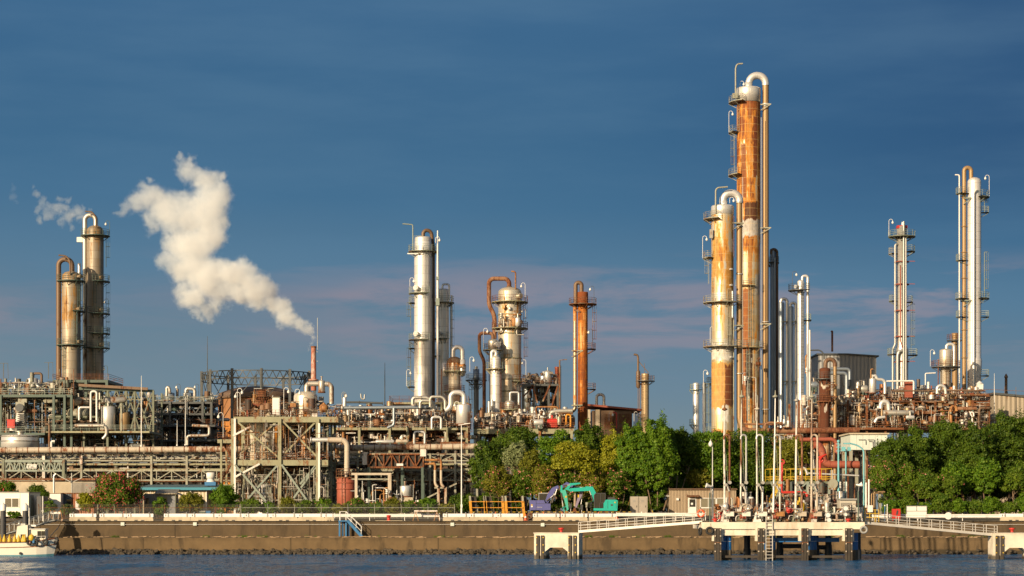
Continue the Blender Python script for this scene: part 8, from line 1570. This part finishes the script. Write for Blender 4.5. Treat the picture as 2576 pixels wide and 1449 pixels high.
    mb=MB(); mb.bb(P(392,550,-.08),P(532,265,-.004)); d_=T.part('door',M['white'],mb); T.part('door_pane',M['glass'],MB().bb(P(414,415,-.11),P(517,285,-.081)),d_); T.part('notice',M['white'],MB().bb(P(440,380,-.13),P(475,345,-.112)),d_); T.part('handle',M['galv'],MB().bb(P(403,435,-.14),P(409,418,-.082)),d_); mb=MB(); mb.prism([(-.9,P(0,245).z),(-.9,P(0,240).z+.0),(0,P(0,215).z),(0,P(0,228).z)],P(372,0).x,P(580,0).x,'x'); T.part('door_canopy',M['rust'],mb)
    for x0,x1 in ((600,872),(875,1145)):
        mb=MB(); 
        for q in ((x0,x1,262,272),(x0,x1,422,440),(x0,x0+11,262,440),(x1-11,x1,262,440),((x0+x1)/2-4,(x0+x1)/2+4,270,424)): mb.bb(P(q[0],q[3],-.1),P(q[1],q[2],-.004))
        f=T.part('window_frame',M['white'],mb); T.part('window_pane',M['blind'],MB().bb(P(x0+11,424,-.05),P(x1-11,270,-.006)),f)
    T.part('vent_box',M['white'],MB().bb(P(192,305,-.3),P(232,266,-.004))); mb=MB(); mb.beam(P(368,545,-.08),P(368,190,-.08),.06); T.part('drain_pipe',M['rust'],mb); T.part('side_bracket',M['grey'],MB().beam(P(-10,232,.5),P(76,228,.5),.3))
    # right side signs
    T=Th('sign_board','white framed double sign board standing behind the right gangway','sign',2305.5,0,305.5,z=gz(305.5)); k=T.k; z0,z1=(T.v-1298)*k,(T.v-1273)*k; x=25.5*k
    T.part('board',M['white'],MB().bb((-x,0,z0),(x,.08,z1))); mb=MB(); [mb.beam(p,q,.07) for p,q in (((-x,-.04,z0),(-x,-.04,z1)),((x,-.04,z0),(x,-.04,z1)),((0,-.04,(z0+z1)/2),(0,-.04,z1)),((-x,-.04,z1),(x,-.04,z1)),((-x,-.04,(z0+z1)/2),(x,-.04,(z0+z1)/2)))]; T.part('frame',M['galv'],mb); [T.part('post',M['galv'],MB().beam((s*x*.8,.1,0),(s*x*.8,.1,z0+.3),.1)) for s in (-1,1)]
    T=Th('hose_cabinet','red hose cabinet with dark emblem beside the white sign board','cabinet',2255,0,302.5,z=4.95); k=T.k; h=(T.v-1280)*k; T.part('body',M['red'],MB().bb((-.62,0,.35),(.62,.5,h))); [T.part('leg',M['red'],MB().beam((s*.5,.25,0),(s*.5,.25,.35),.1)) for s in (-1,1)]; mb=MB(); mb.prism([(.0,h*.45),(.22,h*.55),(.3,h*.82),(.1,h*.9),(.02,h*.75),(-.06,h*.6)],-.03,-.003); T.part('emblem',M['charcoal'],mb)
    for i,(u,v) in enumerate(((2226,1272),(2232,1270))): T=Th('marker_post',('blue' if i==0 else 'white')+' slim marker post near the right gangway','post',u,0,303,z=4.95); h=(T.v-v)*T.k; T.part('post',M['bluepaint' if i==0 else 'white'],MB().cyl((0,0,0),(0,0,h),.07,seg=8)); T.part('cap',M['white'],MB().sphere((0,0,h),.12,8,5))
yard()
def dolphin(label,u,d,rz,wpx=None):
    T=Th('mooring_dolphin',label,'mooring platform',u,0,d,'mooring dolphins',rz=rz,z=0); w=3.05; zt=3.42
    wc=concrete('white painted concrete',(.68,.62,.51),(.40,.31,.20),amt=.3,wet=.75)
    M['wconc']=wc
    mb=MB(); mb.prism([(-w,-.5),(-w,zt),(w,zt),(w,-.5),(w-1.5,-.5),(w-1.5,1.0),(w-2.2,1.55),(-w+2.2,1.55),(-w+1.5,1.0),(-w+1.5,-.5)],-1.2,1.6); T.part('frame',wc,mb); T.part('cap_slab',wc,MB().bb((-w-.08,-1.28,zt+.003),(w+.08,1.68,zt+.12)))
    mb=MB(); mb.bb((-w+1.75,-1.1,1.75),(w-1.75,-1.0,3.0)); 
    for s in (-1,1): 
        for dx in (-.32,.32): T.part('timber_fender',M['timber'],MB().bb((s*(w-.85)+dx-.2,-1.45,-.4),(s*(w-.85)+dx+.2,-1.203,zt-.25)))
        mb=MB(); [mb.box((s*(w-.85)+q,-1.48,z),(.14,.08,.14)) for q in (-.45,.45) for z in (.9,1.9,2.9)]; T.part('bolt_plate',M['yellow'],mb)
        T.part('pile_sleeve',M['bluepaint'],MB().cyl((s*(w-.7),2.0,-1.5),(s*(w-.7),2.0,2.6),.36,seg=12)); T.part('pile_foot',M['timber'],MB().cyl((s*(w-.85),.2,-1.6),(s*(w-.85),.2,.35),1.0,seg=10))
    Tb=Th('bollard','red mooring bollard on top of '+('the middle mooring dolphin' if u<2000 else 'the right edge mooring dolphin'),'bollard',u+(8 if u<2000 else -4),0,d+.2,z=zt+.12); Tb.part('post',M['red'],MB().lathe([(.3,0),(.2,.1),(.2,.4),(.42,.48),(.4,.62),(.001,.68)],(0,0,0),14)); Tb.part('base',M['dark'],MB().cyl((0,0,0),(0,0,.06),.42,seg=14))
dolphin('white concrete mooring dolphin standing in the water at centre',1404,268,-.22); dolphin('white concrete mooring dolphin half cut off at the right edge',2550,266,.0)
def gang(label,p,q,n,h=1.15):
    p,q=Vector(p),Vector(q); T=Th('gangway',label,'gangway',0,0,p.y); T.o.location=p; d=q-p; nrm=Vector((-d.y,d.x,0)).normalized()
    for s in (-.5,.5):
        o=nrm*s; mb=MB(); mb.beam(o,d+o,.12,.34); T.part('girder',M['galvp'],mb); mb=MB(); up=Vector((0,0,1))
        for hh in (.45,.8,h+.1): mb.tube([o+up*hh,d+o+up*hh],.04,6)
        for i in range(n+1): c=d*(i/n)+o; mb.beam(c,c+up*(h+.1),.08)
        T.part('railing',M['galvp'],mb)
    mb=MB(); mb.beam(Vector((0,0,.1)),d+Vector((0,0,.1)),.95,.06); T.part('walkway',M['galvp'],mb)
gang('long pale railed gangway sloping up from the middle dolphin to the dock',W(1458,1337,269),W(1768,1313,263.5),13); gang('long pale railed gangway sloping down from the dock to the right dolphin',W(2174,1315,263.5),W(2505,1346,266),12)
# ---------------------------------------------------------------- steam
def plume(name,label,sph,d,seed,dens,amp,depth,scale,vox):
    """sph: traced (u,v,radius px) puffs; one closed hull filled with a steam volume that thins out at its edge"""
    g=random.Random(seed); k=d/F; u0,v0=sph[0][0],sph[0][1]; o0=W(u0,v0,d); S=[]
    for i,(u,v,r) in enumerate(sph): S.append(((u-u0)*k,g.uniform(-depth,depth)*min(1,i/4)*r*k,(v0-v)*k,r*k))
    mb=MB(); [mb.sphere((x,y,z),r*1.12+.9,16,10) for x,y,z,r in S]
    tmp=link('hull',mb.mesh('hull'),[]); md=tmp.modifiers.new('r','REMESH'); md.mode='VOXEL'; md.voxel_size=vox; bpy.context.view_layer.update()
    me=bpy.data.meshes.new_from_object(tmp.evaluated_get(bpy.context.evaluated_depsgraph_get())); bpy.data.objects.remove(tmp); me.name=name; me.materials.clear()
    m=bpy.data.materials.new(name); m.use_nodes=True; nt=m.node_tree; nt.nodes.clear(); P=nd(nt,'TexCoord').outputs['Object']
    n1=nd(nt,'TexNoise',{'Vector':P,'Scale':scale,'Detail':7.0,'Roughness':.68}); off=nd(nt,'VectorMath',{0:n1.outputs['Color'],1:(.5,.5,.5)},operation='SUBTRACT')
    n2=nd(nt,'TexNoise',{'Vector':P,'Scale':scale*.28,'Detail':2.0}); off2=nd(nt,'VectorMath',{0:n2.outputs['Color'],1:(.5,.5,.5)},operation='SUBTRACT')
    P1=nd(nt,'VectorMath',{0:off.outputs[0],1:(amp,amp,amp),2:P},operation='MULTIPLY_ADD'); P2=nd(nt,'VectorMath',{0:off2.outputs[0],1:(amp*1.5,)*3,2:P1.outputs[0]},operation='MULTIPLY_ADD').outputs[0]
    f=None
    for x,y,z,r in S:
        ds=nd(nt,'VectorMath',{0:P2,1:(x,y,z)},operation='DISTANCE').outputs['Value']; q=math_(nt,'MULTIPLY_ADD',ds,-1.0/r,1.0); f=q if f is None else math_(nt,'SMOOTH_MAX',f,q,.12)
    n3=noise(nt,P,scale*2.6,7,.75); f=math_(nt,'ADD',f,math_(nt,'MULTIPLY',math_(nt,'SUBTRACT',n3,.53),1.35))
    dn=math_(nt,'MULTIPLY',maprange(nt,f,0.02,0.66,0,1,True),dens)
    xs=nd(nt,'SeparateXYZ',{0:P}); dn=math_(nt,'MULTIPLY',dn,maprange(nt,xs.outputs[0],-50*k*12,0,.16,1.0))
    vs_=nd(nt,'VolumeScatter',{'Color':(.86,.94,1,1),'Density':dn,'Anisotropy':-.1}); out=nd(nt,'OutputMaterial',{'Volume':vs_}); 
    o=link(name,me,m,None,o0); tag(o,label,'steam'); return o
Z6=lambda x,y,r:(x/2.425,345.9+y/2.425,r/2.425)
MAIN=[(1913,1268,17),(1900,1232,27),(1868,1205,40),(1820,1190,50),(1770,1150,62),(1715,1120,68),(1690,1050,72),(1630,1040,80),(1600,950,88),(1555,960,98),(1430,960,80),(1520,830,66),(1510,900,95),(1450,850,105),(1400,790,75),(1370,860,110),(1340,960,80),(1260,1035,58),(1200,1060,36),(1180,960,80),(1110,900,50),(1270,840,130),(1180,760,125),(1080,750,90),(1010,720,60),(1200,640,130),(1090,640,100),(1000,640,50),(1280,560,95),(1250,470,115),(1150,490,100),(1050,500,95),(970,460,90),(920,380,85),(870,420,85),(880,320,50),(810,410,60),(900,540,55),(745,430,40),(695,432,20),(950,260,28),(1290,370,95),(1250,280,85),(1180,220,70),(1330,330,55),(1320,250,48),(1150,150,52),(1120,105,28),(1190,120,30),(1340,480,50),(1490,785,62),(1530,1040,60)]
MAIN=[(x,y,r*1.34) for x,y,r in MAIN]
plume('steam_plume','large white steam plume billowing up and left from the red chimney',[Z6(*s) for s in MAIN],331,4,.85,5.2,.25,.30,.7)
SMALL=[(300,430,45),(340,420,40),(260,400,30),(380,500,30),(500,440,30),(552,448,18),(525,490,28),(490,480,40),(450,450,45),(420,480,48),(380,440,42),(360,370,32),(400,380,30),(320,460,42),(275,490,36),(250,430,42),(215,380,36),(205,325,22),(440,530,24)]
plume('steam_plume','small ragged steam cloud drifting left from the top of the tall left column',[Z6(*s) for s in SMALL],404,8,.30,4.0,.3,.34,.8)
WISP=[(90,310,24),(95,350,28),(105,385,18),(75,300,12)]
plume('steam_plume','faint detached wisp of steam at the far left of the sky',[Z6(*s) for s in WISP],404,9,.09,2.5,.2,.34,.8)
bpy.context.view_layer.update()
